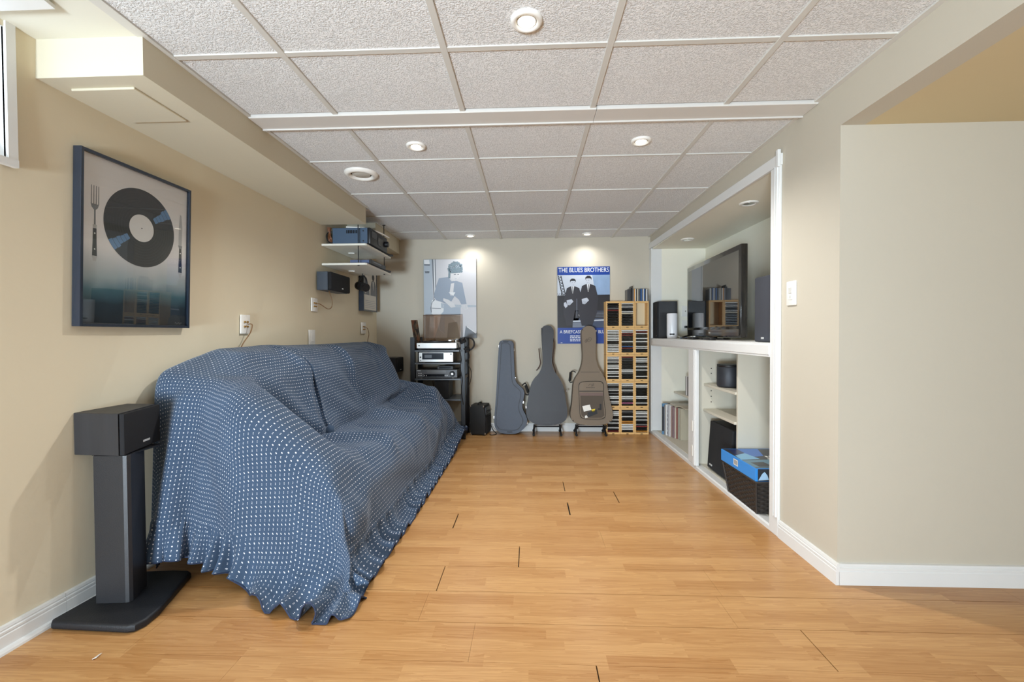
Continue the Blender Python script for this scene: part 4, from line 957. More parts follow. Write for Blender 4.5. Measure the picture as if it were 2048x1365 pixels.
def guitar_stand(label, xc, hw):
    t = thing('guitar_stand', label, 'guitar stand', (xc, 4.66, 0))
    for s in (-1, 1):
        x = s*hw
        m = MB(); m.tube([(x, -.085, .014), (x*.96, .02, .088), (x, .11, .014)], .0085, 8); m.build('leg', M_BLACKM, t, smooth=50)
        for y in (-.085, .11):
            mm = MB(); mm.cyl((x, y-.018, .0135), (x, y+.018, .0135), .013, 12); mm.build('rubber_foot', M_RUBBER, t, smooth=40)
        mm = MB(); mm.tube(spline([(x*.96, .055, .088), (x*.96, -.09, .088), (x*.96, -.118, .094), (x*.96, -.122, .125)], 4), .0075, 8); mm.build('cradle_arm', M_RUBBER, t, smooth=50)
    m = MB(); m.tube([(-hw*.96, .02, .078), (hw*.96, .02, .078)], .007, 8); m.build('cross_bar', M_BLACKM, t)
    return t
guitar_stand('black folding guitar stand under the black acoustic guitar case', .186, .145)
guitar_stand('black folding guitar stand under the taupe gig bag', .648, .155)

# ---- CD crates and the CDs in them
M_PINE = mat('pale_pine', (226, 182, 118), rough=.5, var=.10, vscale=14, stretch=(1, 1, 4))
CW, CH, CY, CDP = .151, .2855, 4.655, .1415
CX0 = .818
ROWN = ['top', 'second', 'middle', 'fourth', 'bottom']; COLN = ['left', 'middle', 'right']
crate = thing('cd_crate', 'x', 'CD crate', (0, 0, 0))
m = MB(); m.box(.0008, .008, 0, CDP, .001, CH-.001); m.build('side_panel', M_PINE, crate)
m = MB(); m.box(CW-.008, CW-.0008, 0, CDP, .001, CH-.001); m.build('side_panel', M_PINE, crate)
for (za, zb) in ((.001, .012), (CH-.012, CH-.001)):
    m = MB(); m.box(.008, CW-.008, 0, CDP, za, zb); m.build('cross_panel', M_PINE, crate)
m = MB(); m.box(.008, CW-.008, CDP-.006, CDP-.001, .012, CH-.012); m.build('back_panel', mat('pale_back_panel', (228, 212, 176), rough=.6), crate)
for (za, zb) in ((.001, .022), (CH-.020, CH-.001)):
    m = MB(); m.box(.004, CW-.004, -.003, .003, za, zb); m.build('front_lip', M_PINE, crate)
NS = 14; PZ = (CH-.044)/NS
for s in (0, 1):
    m = MB()
    for i in range(NS):
        z = .023+i*PZ
        if s == 0: m.box(.008, .0175, .0, .008, z, z+.0058); m.box(.008, .013, .0, .008, z+.0058, z+PZ)
        else: m.box(CW-.0175, CW-.008, .0, .008, z, z+.0058); m.box(CW-.013, CW-.008, .0, .008, z+.0058, z+PZ)
    m.build('notched_rail', M_PINE, crate)
m = MB(); m.box(CW/2-.012, CW/2+.012, -.0045, -.0025, .004, .010); m.build('finger_slot', M_DARK, crate)
SP = {'black': (26, 25, 26), 'white': (226, 226, 222), 'grey': (120, 120, 120), 'dark grey': (66, 66, 68), 'dark red': (122, 44, 44), 'blue': (64, 104, 160), 'orange': (214, 150, 70), 'pink': (206, 120, 160), 'brown': (86, 62, 48), 'cream': (214, 204, 180)}
CDM = {}
for cn, c in SP.items():
    mm = MB(); mm.box(0, CW-.0175, 0, .122, 0, .0088, bevel=.0006, seg=1)
    me = bpy.data.meshes.new('compact_disc'); mm.bm.to_mesh(me); mm.bm.free(); me.materials.append(mat('cd_spine_'+cn.replace(' ', '_'), c, rough=.3)); CDM[cn] = me
pat = {
 (0, 0): 'KKkgrKKKKKKKKK', (0, 1): 'wgwKKwWKKKKKKK', (0, 2): '',
 (1, 0): 'wwwwwwwKKwwwww', (1, 1): 'wwrrKKKwKKbrKK', (1, 2): 'wrwKKwKwKKwwKK',
 (2, 0): 'wwgwKwwwKwwKwK', (2, 1): 'rkkKKKKKwwgKKK', (2, 2): 'KwwwKgwKwKKKwK',
 (3, 0): 'wgKgwKgKwwKwwK', (3, 1): 'wwgKwgKKwwgKpK', (3, 2): 'KwwKKKKKwwKKwK',
 (4, 0): 'KwwwKKwKwKKwKr', (4, 1): 'kgKKwKKoowwwwK', (4, 2): 'KwwgwKwKKgrKKo'}
key = {'K': 'black', 'w': 'white', 'W': 'cream', 'g': 'grey', 'k': 'dark grey', 'r': 'dark red', 'b': 'blue', 'o': 'orange', 'p': 'pink'}
first = True
for r in range(5):
    for c in range(3):
        cr = crate if first else copy_tree(crate); first = False
        cr.location = (CX0+c*CW, CY, .001+(4-r)*CH)
        cr['label'] = 'pale pine CD crate in the %s row, %s column of the crate stack' % (ROWN[r], COLN[c])
        if (r, c) == (0, 2): cr['label'] = 'empty pale pine CD crate at the top right of the crate stack'
        cr['group'] = 'wooden CD crates stacked by the cabinet'
        p = pat[(r, c)]
        for i, ch in enumerate(p):
            cn = key[ch]; slot = NS-1-i
            o = bpy.data.objects.new('compact_disc', CDM[cn]); COL.objects.link(o)
            z = .001+(4-r)*CH+.023+slot*PZ+.0061
            o.location = (CX0+c*CW+.0088, CY+.004+.003*((i*7+c) % 3)/3, z)
            tag(o, 'CD with %s spine, %s from the top in the %s row, %s column crate' % (cn, ORD[i], ROWN[r], COLN[c]), 'CD', 'CDs slotted in the wooden crates')
x = 1.046; i = 0
for w, cn, h, til in ((.026, 'dark grey', .124, -1), (.011, 'dark grey', .124, 0), (.010, 'black', .142, -3), (.010, 'black', .160, 3), (.014, 'grey', .128, 0), (.011, 'orange', .128, 0), (.010, 'white', .128, 0), (.011, 'black', .128, 0), (.011, 'cream', .128, 0), (.016, 'grey', .128, 0), (.010, 'black', .128, 0), (.014, 'blue', .130, 0), (.010, 'dark grey', .130, 0), (.011, 'white', .130, 0), (.012, 'blue', .130, 0), (.011, 'dark grey', .130, 0), (.012, 'white', .126, 0), (.010, 'grey', .120, 0)):
    m = MB(); m.box(0, w-.0006, 0, .118, 0, h, bevel=.0008, seg=1)
    o = m.build('compact_disc', MATS['cd_spine_'+cn.replace(' ', '_')], loc=(x, CY+.01, .002+5*CH)); x += w
    tag(o, '%s CD case, %s from the left in the row on top of the crates' % (cn, ORD[i]), 'CD', 'CDs standing on top of the crates'); i += 1

# ================================================================== IN THE BUILT-IN UNIT
CT = 1.0305
# television, turned slightly
tvx0, tvy0, tvx1, tvy1 = 1.532, 3.16, 1.585, 4.36
tl = math.hypot(tvx1-tvx0, tvy1-tvy0); ta = math.atan2(tvy1-tvy0, tvx1-tvx0)
tv = thing('television', 'black flat screen television standing on the white built-in countertop', 'television', (tvx0, tvy0, CT), ta)
# local: x along the screen (away from camera), y to the room side (+), z up
TB, TT = .020, .695
M_TVF = mat('gloss_black_bezel', (44, 42, 40), rough=.12, coat=.6)
def tvscreen():
    m = bpy.data.materials.new('tv_screen'); m.use_nodes = True; b = m.node_tree.nodes['Principled BSDF']
    b.inputs['Base Color'].default_value = rgb(22, 25, 30); b.inputs['Roughness'].default_value = .03; b.inputs['IOR'].default_value = 2.8; b.inputs['Specular IOR Level'].default_value = .5
    return m
m = MB(); m.box(0, tl, -.03, .018, TB, TT, bevel=.006); 
tvb = m.build('bezel', M_TVF, tv, smooth=40)
m = MB(); m.box(.035, tl-.035, .017, .0188, TB+.085, TT-.040); m.build('screen', tvscreen(), tv)
m = MB(); m.box(.03, tl-.03, .0175, .0195, TB+.012, TB+.062); m.build('lower_trim', M_TVF, tv)
m = MB(); m.box(.12, tl-.12, -.075, -.03, TB+.12, TT-.18, bevel=.02); m.build('back_housing', M_BLACK, tv)
m = MB(); m.box(tl*.5-.05, tl*.5+.05, -.03, .0, .012, TB+.05, bevel=.004); m.build('neck', mat('gloss_black', (14, 14, 15), rough=.08), tv)
m = MB(); m.prism([(tl*.5+.27*math.cos(2*math.pi*i/40), -.005+.105*math.sin(2*math.pi*i/40)) for i in range(40)], lambda a, b, t: (a, b, t), 0, .012, bevel=.004); m.build('foot', MATS['gloss_black'], tv, smooth=40)
m = MB(); m.box(tl*.5-.02, tl*.5+.02, .0185, .0202, TB+.03, TB+.042); m.build('badge', M_SILVER, tv)
# left speaker
sL = thing('bookshelf_speaker', 'black bookshelf speaker at the far left end of the white countertop', 'speaker')
m = MB(); m.prism([(1.342, 4.545), (1.528, 4.53), (1.55, 4.70), (1.345, 4.712)], lambda a, b, t: (a, b, t), CT, CT+.385, bevel=.003); m.build('cabinet', mat('satin_black', (21, 22, 25), rough=.4), sL)
m = MB(); m.prism([(1.327, 4.549), (1.342, 4.547), (1.345, 4.710), (1.330, 4.710)], lambda a, b, t: (a, b, t), CT+.002, CT+.383, bevel=.005); m.build('grille', M_GRILLE, sL, smooth=40)
m = MB(); m.cyl((1.3245, 4.568, CT+.028), (1.328, 4.568, CT+.028), .005, 12); m.build('badge', M_CHROME, sL)
# router
ro = thing('wifi_router', 'white cylindrical router in front of the black speaker on the countertop', 'router', (1.442, 4.43, CT))
m = MB(); m.lathe([(0, 0), (.046, 0), (.047, .004), (.051, .03), (.051, .244), (.048, .252), (.02, .248), (0, .248)], 32); m.build('body', mat('white_router', (232, 233, 236), rough=.3), ro, smooth=40)
m = MB()
for i in range(9):
    a = R(232+i*5); m.mi = 0; m.cyl((.0505*math.cos(a), .0505*math.sin(a), .044), (.0522*math.cos(a), .0522*math.sin(a), .044), .007, 8)
m.build('badge', M_BLACK, ro)
# right speaker
sR = thing('bookshelf_speaker', 'dark grey bookshelf speaker beside the near casing of the cabinet right of the television', 'speaker')
m = MB(); m.box(1.386, 1.62, 2.485, 2.683, CT, CT+.388, bevel=.003); m.build('cabinet', M_ASH, sR)
m = MB(); m.box(1.366, 1.386, 2.484, 2.684, CT+.001, CT+.387, bevel=.008, seg=3); m.build('grille', mat('slate_grille_cloth', (62, 64, 72), rough=.85, bump=.4, bscale=900), sR, smooth=40)
m = MB(); m.box(1.3645, 1.3665, 2.575, 2.605, CT+.018, CT+.030); m.build('badge', M_SILVER, sR)
# plates on the niche end wall
for lab, (za, zb), kind in (('upper white wall plate behind the television edge', (1.262, 1.378), 'coax'), ('lower white socket plate behind the television edge', (1.105, 1.222), 'duplex')):
    t = thing('wall_plate', lab, 'wall plate', (1.638, NY1, za))
    m = MB(); m.box(0, .074, -.008, 0, 0, zb-za, bevel=.002); m.build('cover', M_PLATE, t)
    m = MB()
    if kind == 'coax': m.cyl((.037, -.014, .058), (.037, -.007, .058), .006, 10); m.build('connector', M_CHROME, t)
    else:
        for b in (.036, .082): m.box(.022, .052, -.0095, -.007, b-.013, b+.013, bevel=.002)
        m.build('socket', M_PLATE, t)
pl = thing('wall_plug', 'black mains plug in the lower socket behind the television', 'plug', (1.675, NY1-.012, 1.150))
m = MB(); m.box(-.012, .012, -.028, .003, -.012, .012, bevel=.004); m.build('body', M_BLACK, pl); m = MB(); m.tube(spline([(0, -.026, 0), (.01, -.05, -.02), (.03, -.06, -.08), (.04, -.09, -.113)], 5), .004, 6); m.build('cord', M_BWIRE, pl, smooth=50)
cable('network_cable', 'white cable curling on the countertop beside the router', [(1.49, 4.44, CT+.03), (1.52, 4.40, CT+.012), (1.50, 4.30, CT+.005), (1.46, 4.15, CT+.005), (1.43, 4.0, CT+.005)], .004, M_PLATE)
cable('network_cable', 'blue cable heaped on the countertop left of the television foot', [(1.50, 4.36, CT+.006), (1.56, 4.28, CT+.010), (1.46, 4.22, CT+.006), (1.54, 4.12, CT+.012), (1.47, 4.06, CT+.006), (1.55, 3.98, CT+.006), (1.63, 4.06, CT+.008), (1.60, 4.24, CT+.008)], .006, mat('blue_cable', (44, 88, 130), rough=.5))
cable('power_cable', 'black cable heaped on the countertop in front of the television', [(1.58, 4.34, CT+.03), (1.50, 4.30, CT+.014), (1.44, 4.10, CT+.008), (1.42, 3.92, CT+.006), (1.46, 3.75, CT+.006), (1.42, 3.62, CT+.006), (1.47, 3.50, CT+.006)], .007, M_BWIRE)
cable('power_cable', 'black cable coiled on the countertop behind the right speaker', [(1.62+.045*math.cos(i*1.1), 2.83+.06*math.sin(i*1.1), CT+.012+.007*i) for i in range(9)], .009, M_BWIRE)
remote('black remote control lying on the countertop in front of the television', 1.40, 3.42, CT+.0005, 1.45, .19, .048)
gp = thing('game_controller', 'small black accessory lying by the television foot on the countertop', 'controller', (1.385, 3.72, CT))
m = MB(); m.box(-.03, .03, -.06, .06, .001, .022, bevel=.008); m.build('body', M_BLACK, gp, smooth=40); m = MB(); m.cyl((0, -.03, .02), (0, -.03, .028), .012, 14); m.cyl((0, .03, .02), (0, .03, .028), .012, 14); m.build('pads', M_SILVER, gp)

# lower shelves: round speaker, subwoofer, basket with game box
rs = thing('round_speaker', 'dark grey round wireless speaker on the upper shelf of the cabinet', 'speaker', (1.487, 3.29, .6805))
m = MB(); m.lathe([(0, .002), (.070, .002), (.076, .006), (.080, .014), (.080, .150), (.078, .153)], 40); m.mi = 0; m.build('body', mat('graphite_metal', (58, 60, 66), rough=.45, metal=.4, bump=.2, bscale=800), rs, smooth=40)
m = MB(); m.lathe([(0, .153), (.077, .153), (.079, .156), (.079, .166), (.076, .170), (0, .168)], 40); m.build('top_cap', M_BLACK, rs, smooth=40)
m = MB(); m.lathe([(0, 0), (.066, 0), (.068, .003), (0, .003)], 32); m.build('foot', M_RUBBER, rs)
sw = thing('subwoofer', 'black subwoofer on the cabinet floor under the two shelves', 'subwoofer', (0, 0, 0))
def swp(a, b, t): return (a, t, b)
m = MB(); m.prism([(1.425, .042), (1.72, .042), (1.72, .40), (1.435, .40)], swp, 3.055, 3.435, bevel=.006); m.build('cabinet', M_ASH, sw)
m = MB(); m.prism([(1.388, .044), (1.425, .042), (1.435, .40), (1.412, .40)], swp, 3.057, 3.433, bevel=.012, seg=3); m.build('grille', M_GRILLE, sw, smooth=40)
m = MB(); m.box(1.3865, 1.3905, 3.34, 3.385, .066, .078); m.build('badge', M_SILVER, sw)
for (a, b) in ((1.46, 3.09), (1.46, 3.40), (1.68, 3.09), (1.68, 3.40)):
    m = MB(); m.cyl((a, b, .0285), (a, b, .0435), .016, 12); m.build('foot', M_RUBBER, sw)
# basket
bk = thing('wicker_basket', 'dark brown woven basket holding a game box at the near end of the cabinet', 'basket', (0, 0, 0))
M_WICK = mat('dark_wicker', (50, 44, 40), rough=.6)
def weave(p00, p10, p11, p01, nu, nv, nrm):
    """woven panel between four corners; strands alternate in and out"""
    m = MB(); SU, SV = 4, 3; NU, NV = nu*SU, nv*SV; g = []
    P = [Vector(q) for q in (p00, p10, p11, p01)]; nrm = Vector(nrm)
    for j in range(NV+1):
        row = []
        for i in range(NU+1):
            u, v = i/NU, j/NV; base = P[0]*(1-u)*(1-v)+P[1]*u*(1-v)+P[2]*u*v+P[3]*(1-u)*v
            cell = math.sin(math.pi*i/SU)*(1 if (j//SV) % 2 == 0 else -1)
            h = .0035*cell - .0025*(1 if j % SV == 0 else 0)
            row.append(m.bm.verts.new(base+nrm*h))
        g.append(row)
    for j in range(NV):
        for i in range(NU): m.bm.faces.new((g[j][i], g[j][i+1], g[j+1][i+1], g[j+1][i]))
    return m
bx0, bx1, by0, by1 = 1.318, 1.60, 2.555, 2.905; tx0, tx1, ty0, ty1 = 1.298, 1.63, 2.520, 2.950; bz0, bz1 = .0335, .222
weave((bx0, by1, bz0), (bx0, by0, bz0), (tx0, ty0, bz1), (tx0, ty1, bz1), 13, 14, (-1, 0, 0)).build('woven_side', M_WICK, bk, smooth=60)
weave((bx0, by0, bz0), (bx1, by0, bz0), (tx1, ty0, bz1), (tx0, ty0, bz1), 10, 14, (0, -1, 0)).build('woven_side', M_WICK, bk, smooth=60)
weave((bx1, by1, bz0), (bx0, by1, bz0), (tx0, ty1, bz1), (tx1, ty1, bz1), 10, 10, (0, 1, 0)).build('woven_side', M_WICK, bk, smooth=60)
weave((bx1, by0, bz0), (bx1, by1, bz0), (tx1, ty1, bz1), (tx1, ty0, bz1), 12, 10, (1, 0, 0)).build('woven_side', M_WICK, bk, smooth=60)
m = MB(); m.box(bx0, bx1, by0, by1, bz0-.0025, bz0+.004); m.build('bottom', M_WICK, bk)
m = MB(); m.tube([(tx0, ty0, bz1), (tx1, ty0, bz1), (tx1, ty1, bz1), (tx0, ty1, bz1)], .007, 8, closed=True); m.build('rim', M_WICK, bk, smooth=50)
for (a, b, c, d) in ((bx0, by0, tx0, ty0), (bx0, by1, tx0, ty1)):
    m = MB(); m.tube([(a, b, bz0), (c, d, bz1)], .006, 8); m.build('corner_strand', M_WICK, bk, smooth=50)
gb = thing('game_box', 'blue boxed game with dark picture lid lying on the wicker basket', 'box', (1.296, 2.522, .230), R(1))
GX_, GY_, GZ_ = .34, .432, .074
m = MB(); m.box(0, GX_, 0, GY_, 0, GZ_, bevel=.0015, seg=1); m.build('box', mat('bright_blue_card', (54, 142, 222), rough=.35), gb)
gi = [mat('print_navy', (36, 48, 92), rough=.3), mat('print_charcoal', (52, 54, 60), rough=.3), mat('print_sky', (120, 178, 214), rough=.3), mat('print_teal', (92, 130, 150), rough=.3), M_PLATE, mat('print_blue', (54, 110, 190), rough=.3), mat('print_frost', (170, 204, 232), rough=.3)]
m = MB()
def gt(mi, pts, lay): m.mi = mi; m.face([(a*GX_, b*GY_, GZ_+.0002+lay*.00015) for a, b in pts])
gt(1, [(.02, .02), (.98, .02), (.98, .98), (.02, .98)], 0); gt(0, [(.02, .45), (.12, .98), (.30, .98), (.30, .55)], 1); gt(5, [(.30, .55), (.30, .98), (.70, .98), (.55, .6)], 1)
gt(3, [(.02, .05), (.60, .05), (.55, .42), (.02, .38)], 1); gt(2, [(.02, .40), (.38, .45), (.30, .75), (.04, .62)], 2); gt(1, [(.12, .08), (.36, .10), (.34, .30), (.10, .28)], 2); gt(2, [(.62, .06), (.95, .06), (.95, .20), (.66, .24)], 1)
for i in range(5): gt(4, [(.56+i*.07, .52), (.60+i*.07, .52), (.60+i*.07, .60), (.56+i*.07, .60)], 3)
gt(4, [(.52, .44), (.9, .44), (.9, .47), (.52, .47)], 3)
m.mi = 4; m.face([(-.0003, .205, .022), (-.0003, .260, .022), (-.0003, .260, .060), (-.0003, .205, .060)])
m.mi = 1
for i in range(7): m.face([(-.0006, .211+i*.0065, .027), (-.0006, .2135+i*.0065+.0015*(i % 2), .027), (-.0006, .2135+i*.0065+.0015*(i % 2), .055), (-.0006, .211+i*.0065, .055)])
m.mi = 1; m.face([(.012, -.0003, .002), (GX_-.01, -.0003, .002), (GX_-.01, -.0003, GZ_-.002), (.012, -.0003, GZ_-.002)])
m.mi = 6; m.face([(.014, -.0006, .006), (.075, -.0006, .010), (.066, -.0006, .036), (.050, -.0006, .056), (.036, -.0006, .044), (.026, -.0006, .026)]); m.face([(.10, -.0006, .008), (.16, -.0006, .008), (.16, -.0006, .045), (.135, -.0006, .050), (.104, -.0006, .040)]); m.face([(.085, -.0006, .060), (.093, -.0006, .040), (.100, -.0006, .058)])
m.build('lid_print', gi, gb)
# records and boxed sets in the left cubby
specs = [('dark box set with blue ends', (40, 44, 52), .030, .320, 'boxed'), ('grey record sleeve', (120, 122, 126), .010, .310, 'plain'), ('white box set', (226, 226, 224), .034, .318, 'plain'), ('white and dark lettered box set', (168, 168, 172), .030, .316, 'lettered'), ('white record sleeve', (214, 212, 208), .008, .318, 'plain'), ('pinkish brown record sleeve', (150, 124, 116), .014, .314, 'plain'), ('mauve box set', (134, 112, 116), .034, .312, 'plain'), ('cream record sleeve', (198, 188, 170), .012, .314, 'plain'), ('red brown record sleeve', (140, 82, 74), .012, .312, 'plain'), ('greenish grey record sleeve', (156, 156, 142), .022, .314, 'plain'), ('beige record sleeve', (178, 170, 150), .030, .312, 'plain')]
yy = 4.58; xq = 1.385
for i, (nm, c, w, h, kind) in enumerate(specs):
    o = thing('record_box' if w > .02 else 'record_sleeve', '%s, %s from the far end of the cabinet floor row' % (nm, ORD[i]), 'record', (xq, yy-w, .0285), 0, 'records on the cabinet floor', ry=0)
    m = MB(); m.box(0, .31, 0, w-.001, 0, h, bevel=.001, seg=1); m.build('sleeve', mat('sleeve_%d' % i, c, rough=.35), o)
    if kind == 'boxed':
        m = MB(); m.box(-.0006, .05, -.0006, w-.0006, 0, .035); m.box(-.0006, .05, -.0006, w-.0006, h-.03, h+.0004); m.build('blue_band', mat('sleeve_blue', (92, 140, 180), rough=.4), o)
    if kind == 'lettered':
        m = MB()
        for k in range(6): m.box(-.0008, .001, .006+.003*(k % 2), w-.006-.004*(k % 3), .02+k*.045, .045+k*.045)
        m.build('spine_print', mat('spine_dark', (60, 52, 64), rough=.4), o)
    yy -= w+.0055; xq += .0095
for i, (y, x) in enumerate(((4.46, 1.44), (4.32, 1.49))):
    o = thing('record_sleeve', '%s record in a clear sleeve lying flat across the upright records' % ('farther' if i == 0 else 'nearer'), 'record', (x, y-.13, .350-.004*i), 0, 'records on the cabinet floor')
    m = MB(); m.box(0, .25, 0, .16, 0, .012, bevel=.004); m.build('sleeve', mat('tan_plastic_sleeve', (170, 158, 138), rough=.25), o)
yy = 4.43
for i, (nm, c, w, h) in enumerate((('black spined disc case', (36, 38, 40), .014, .190), ('white spined disc case', (224, 222, 224), .030, .192), ('dark brown disc case', (78, 66, 64), .014, .188), ('grey disc case', (140, 136, 138), .014, .190), ('black disc case', (40, 36, 38), .014, .190), ('pale disc case', (204, 200, 196), .014, .190))):
    m = MB(); m.box(0, .135, 0, w-.0006, 0, h, bevel=.001, seg=1); o = m.build('disc_case', mat('case_%d' % i, c, rough=.35), loc=(1.575, yy-w, .4585)); yy -= w+.0004
    tag(o, '%s, %s from the far end on the small left cabinet shelf' % (nm, ORD[i]), 'disc case', 'disc cases on the small shelf')

# light switch on the right wall
sw_ = thing('light_switch', 'white light switch plate on the right wall beside the cabinet casing', 'light switch', (XR, 2.198, 1.224))
m = MB(); m.box(-.008, 0, 0, .076, 0, .122, bevel=.003); m.build('cover', M_PLATE, sw_, smooth=40)
m = MB(); m.box(-.0105, -.007, .021, .055, .028, .094, bevel=.001); m.build('rocker', M_PLATE, sw_)
m = MB(); m.box(-.013, -.010, .026, .050, .060, .090, bevel=.001); m.box(-.0125, -.010, .030, .044, .036, .050, bevel=.001); m.build('toggle', mat('off_white_plastic', (206, 204, 198), rough=.4), sw_)  # toggle a little darker than the plate

# ================================================================== CEILING LIGHTS AND VENT
M_LAMP = mat('lit_lamp', (255, 246, 226), emit=9)
def downlight(label, x, y, z, r=.054, lit=True, power=92, name='ceiling_light', tilt=(0, 0)):
    t = thing(name, label, 'ceiling light', (x, y, z), 0, 'recessed ceiling lights')
    m = MB(); m.lathe([(r*.62, .004), (r*.62, -.003), (r*.70, -.009), (r*.86, -.010), (r*.97, -.006), (r, 0), (r, .004)], 36, close=True); m.build('trim_ring', M_PLATE, t, smooth=50)
    m = MB(); m.lathe([(0, -.0035), (r*.55, -.0035), (r*.55, -.006), (r*.60, -.005), (r*.62, .003), (0, .003)], 32); m.build('baffle', mat('lamp_baffle', (196, 192, 184), rough=.4), t, smooth=40)
    m = MB(); m.lathe([(0, -.0085), (r*.36, -.0082), (r*.53, -.0072), (r*.54, -.004), (0, -.004)], 28); m.build('lamp', M_LAMP if lit else M_CHROME, t, smooth=50)
    if lit:
        l = bpy.data.lights.new('lamp_light', 'SPOT'); l.energy = power; l.color = (.98, .98, .96); l.spot_size = R(150); l.spot_blend = .9; l.shadow_soft_size = .03
        o = bpy.data.objects.new('lamp_light', l); COL.objects.link(o); o.parent = t; o.location = (0, 0, -.02); o.rotation_euler = (R(tilt[0]), R(tilt[1]), 0)
    return t
downlight('lit recessed light in the ceiling tile nearest the camera', -.005, 1.47, CEIL, lit=True, power=30)
downlight('lit recessed light in the middle row of ceiling lights, on the sofa side', -.629, 2.41, CEIL)
downlight('lit recessed light in the middle row of ceiling lights, on the cabinet side', .615, 2.41, CEIL)
downlight('lit recessed light by the back wall above the guitar player print', -.627, 4.62, CEIL, power=15)
downlight('lit recessed light by the back wall above the blue band poster', .615, 4.62, CEIL, power=15)
downlight('unlit recessed light in the niche ceiling, nearer the camera', 1.535, 3.095, 1.992, r=.062, lit=False)
downlight('unlit recessed light in the niche ceiling, nearer the back wall', 1.529, 4.25, 1.992, r=.062, lit=False)
vt = thing('ceiling_vent', 'round white air vent in the ceiling tile beside the soffit', 'air vent', (-1.097, 2.807, CEIL))
m = MB(); m.lathe([(.066, .003), (.068, -.010), (.078, -.018), (.092, -.016), (.104, -.006), (.106, .003)], 44, close=True); m.build('outer_ring', M_PLATE, vt, smooth=60)
m = MB(); m.lathe([(0, -.010), (.050, -.010), (.057, -.006), (.058, 0), (0, 0)], 36); m.build('center_disc', mat('grey_vent_disc', (196, 192, 182), rough=.5), vt, smooth=40)  # disc a little darker than the outer ring
m = MB(); m.lathe([(.057, .0005), (.067, .0005), (.067, .002), (.057, .002)], 36, close=True); m.build('slot', M_DARK, vt)

# a scrap of paper on the floor near the stand
m = MB(); m.prism([(-.006, -.012), (.007, -.009), (.004, .013), (-.004, .010)], lambda a, b, t: (a, b, t+.002*math.sin(a*200)), .0015, .0028)
pp = m.build('paper_scrap', M_PLATE, loc=(-1.464, 1.383, .002)); tag(pp, 'tiny white paper scrap on the floor left of the near floor seam', 'paper scrap')

# ================================================================== THE COVERED SOFA
sofa = thing('sofa', 'long sofa hidden under a navy dotted fabric cover with ruffled hem along the left wall', 'sofa', (0, 0, 0))
M_UP = mat('sofa_upholstery', (70, 66, 64), rough=.8)
for nm, bx in (('seat', (-1.56, -.98, 2.22, 4.0, .06, .38)), ('backrest', (-1.66, -1.46, 2.10, 4.10, .06, .84)), ('armrest', (-1.56, -1.04, 2.04, 2.17, .06, .48)), ('armrest', (-1.56, -1.04, 4.07, 4.18, .06, .46))):
    m = MB(); m.box(*bx, bevel=.05, seg=3); m.build(nm, M_UP, sofa, smooth=40)
for (x, y) in ((-1.5, 2.1), (-1.08, 2.1), (-1.5, 4.12), (-1.08, 4.12)):
    m = MB(); m.cyl((x, y, 0), (x, y, .06), .025, 12); m.build('leg', M_BLACK, sofa)
def fabric_material():
    m = bpy.data.materials.new('navy_dotted_cotton'); m.use_nodes = True; nt = m.node_tree; b = nt.nodes['Principled BSDF']
    N = nt.nodes.new; L = nt.links.new
    uv = N('ShaderNodeUVMap'); s = N('ShaderNodeSeparateXYZ'); L(uv.outputs[0], s.inputs[0])
    def M(op, a, bb=None):
        n = N('ShaderNodeMath'); n.operation = op
        for i, q in enumerate((a, bb)):
            if q is None: continue
            if isinstance(q, (int, float)): n.inputs[i].default_value = q
            else: L(q, n.inputs[i])
        return n.outputs[0]
    P = .0195
    u = M('DIVIDE', s.outputs[0], P); v = M('DIVIDE', s.outputs[1], P)
    cu = M('SUBTRACT', M('FRACT', u), .5); cv_ = M('SUBTRACT', M('FRACT', v), .5)
    par = M('MODULO', M('ADD', M('FLOOR', u), M('FLOOR', v)), 2)      # checker of big dots and small pairs
    r = M('SQRT', M('ADD', M('POWER', cu, 2), M('POWER', cv_, 2)))
    big = M('LESS_THAN', r, .155)
    du = M('SUBTRACT', M('ABSOLUTE', cu), .15)
    r2 = M('SQRT', M('ADD', M('POWER', du, 2), M('POWER', cv_, 2)))
    small = M('LESS_THAN', r2, .08)
    dot = M('ADD', M('MULTIPLY', big, par), M('MULTIPLY', small, M('SUBTRACT', 1, par)))
    nz = N('ShaderNodeTexNoise'); nz.inputs['Scale'].default_value = 3.0; nz.inputs['Detail'].default_value = 4; L(uv.outputs[0], nz.inputs['Vector'])
    mx0 = N('ShaderNodeMix'); mx0.data_type = 'RGBA'; mx0.inputs[6].default_value = rgb(58, 72, 92); mx0.inputs[7].default_value = rgb(72, 91, 115); L(nz.outputs['Fac'], mx0.inputs[0])
    mx = N('ShaderNodeMix'); mx.data_type = 'RGBA'; mx.inputs[7].default_value = rgb(226, 226, 232); L(mx0.outputs[2], mx.inputs[6]); L(dot, mx.inputs[0])
    L(mx.outputs[2], b.inputs['Base Color']); b.inputs['Roughness'].default_value = .85; b.inputs['Specular IOR Level'].default_value = .15
    b.inputs['Sheen Weight'].default_value = .2; b.inputs['Sheen Roughness'].default_value = .4; b.inputs['Sheen Tint'].default_value = (.75, .85, 1, 1)
    w = N('ShaderNodeTexNoise'); w.inputs['Scale'].default_value = 26; w.inputs['Detail'].default_value = 3; L(uv.outputs[0], w.inputs['Vector'])
    bp = N('ShaderNodeBump'); bp.inputs['Strength'].default_value = .25; bp.inputs['Distance'].default_value = .01; L(w.outputs['Fac'], bp.inputs['Height']); L(bp.outputs[0], b.inputs['Normal'])
    return m
M_FAB = fabric_material()
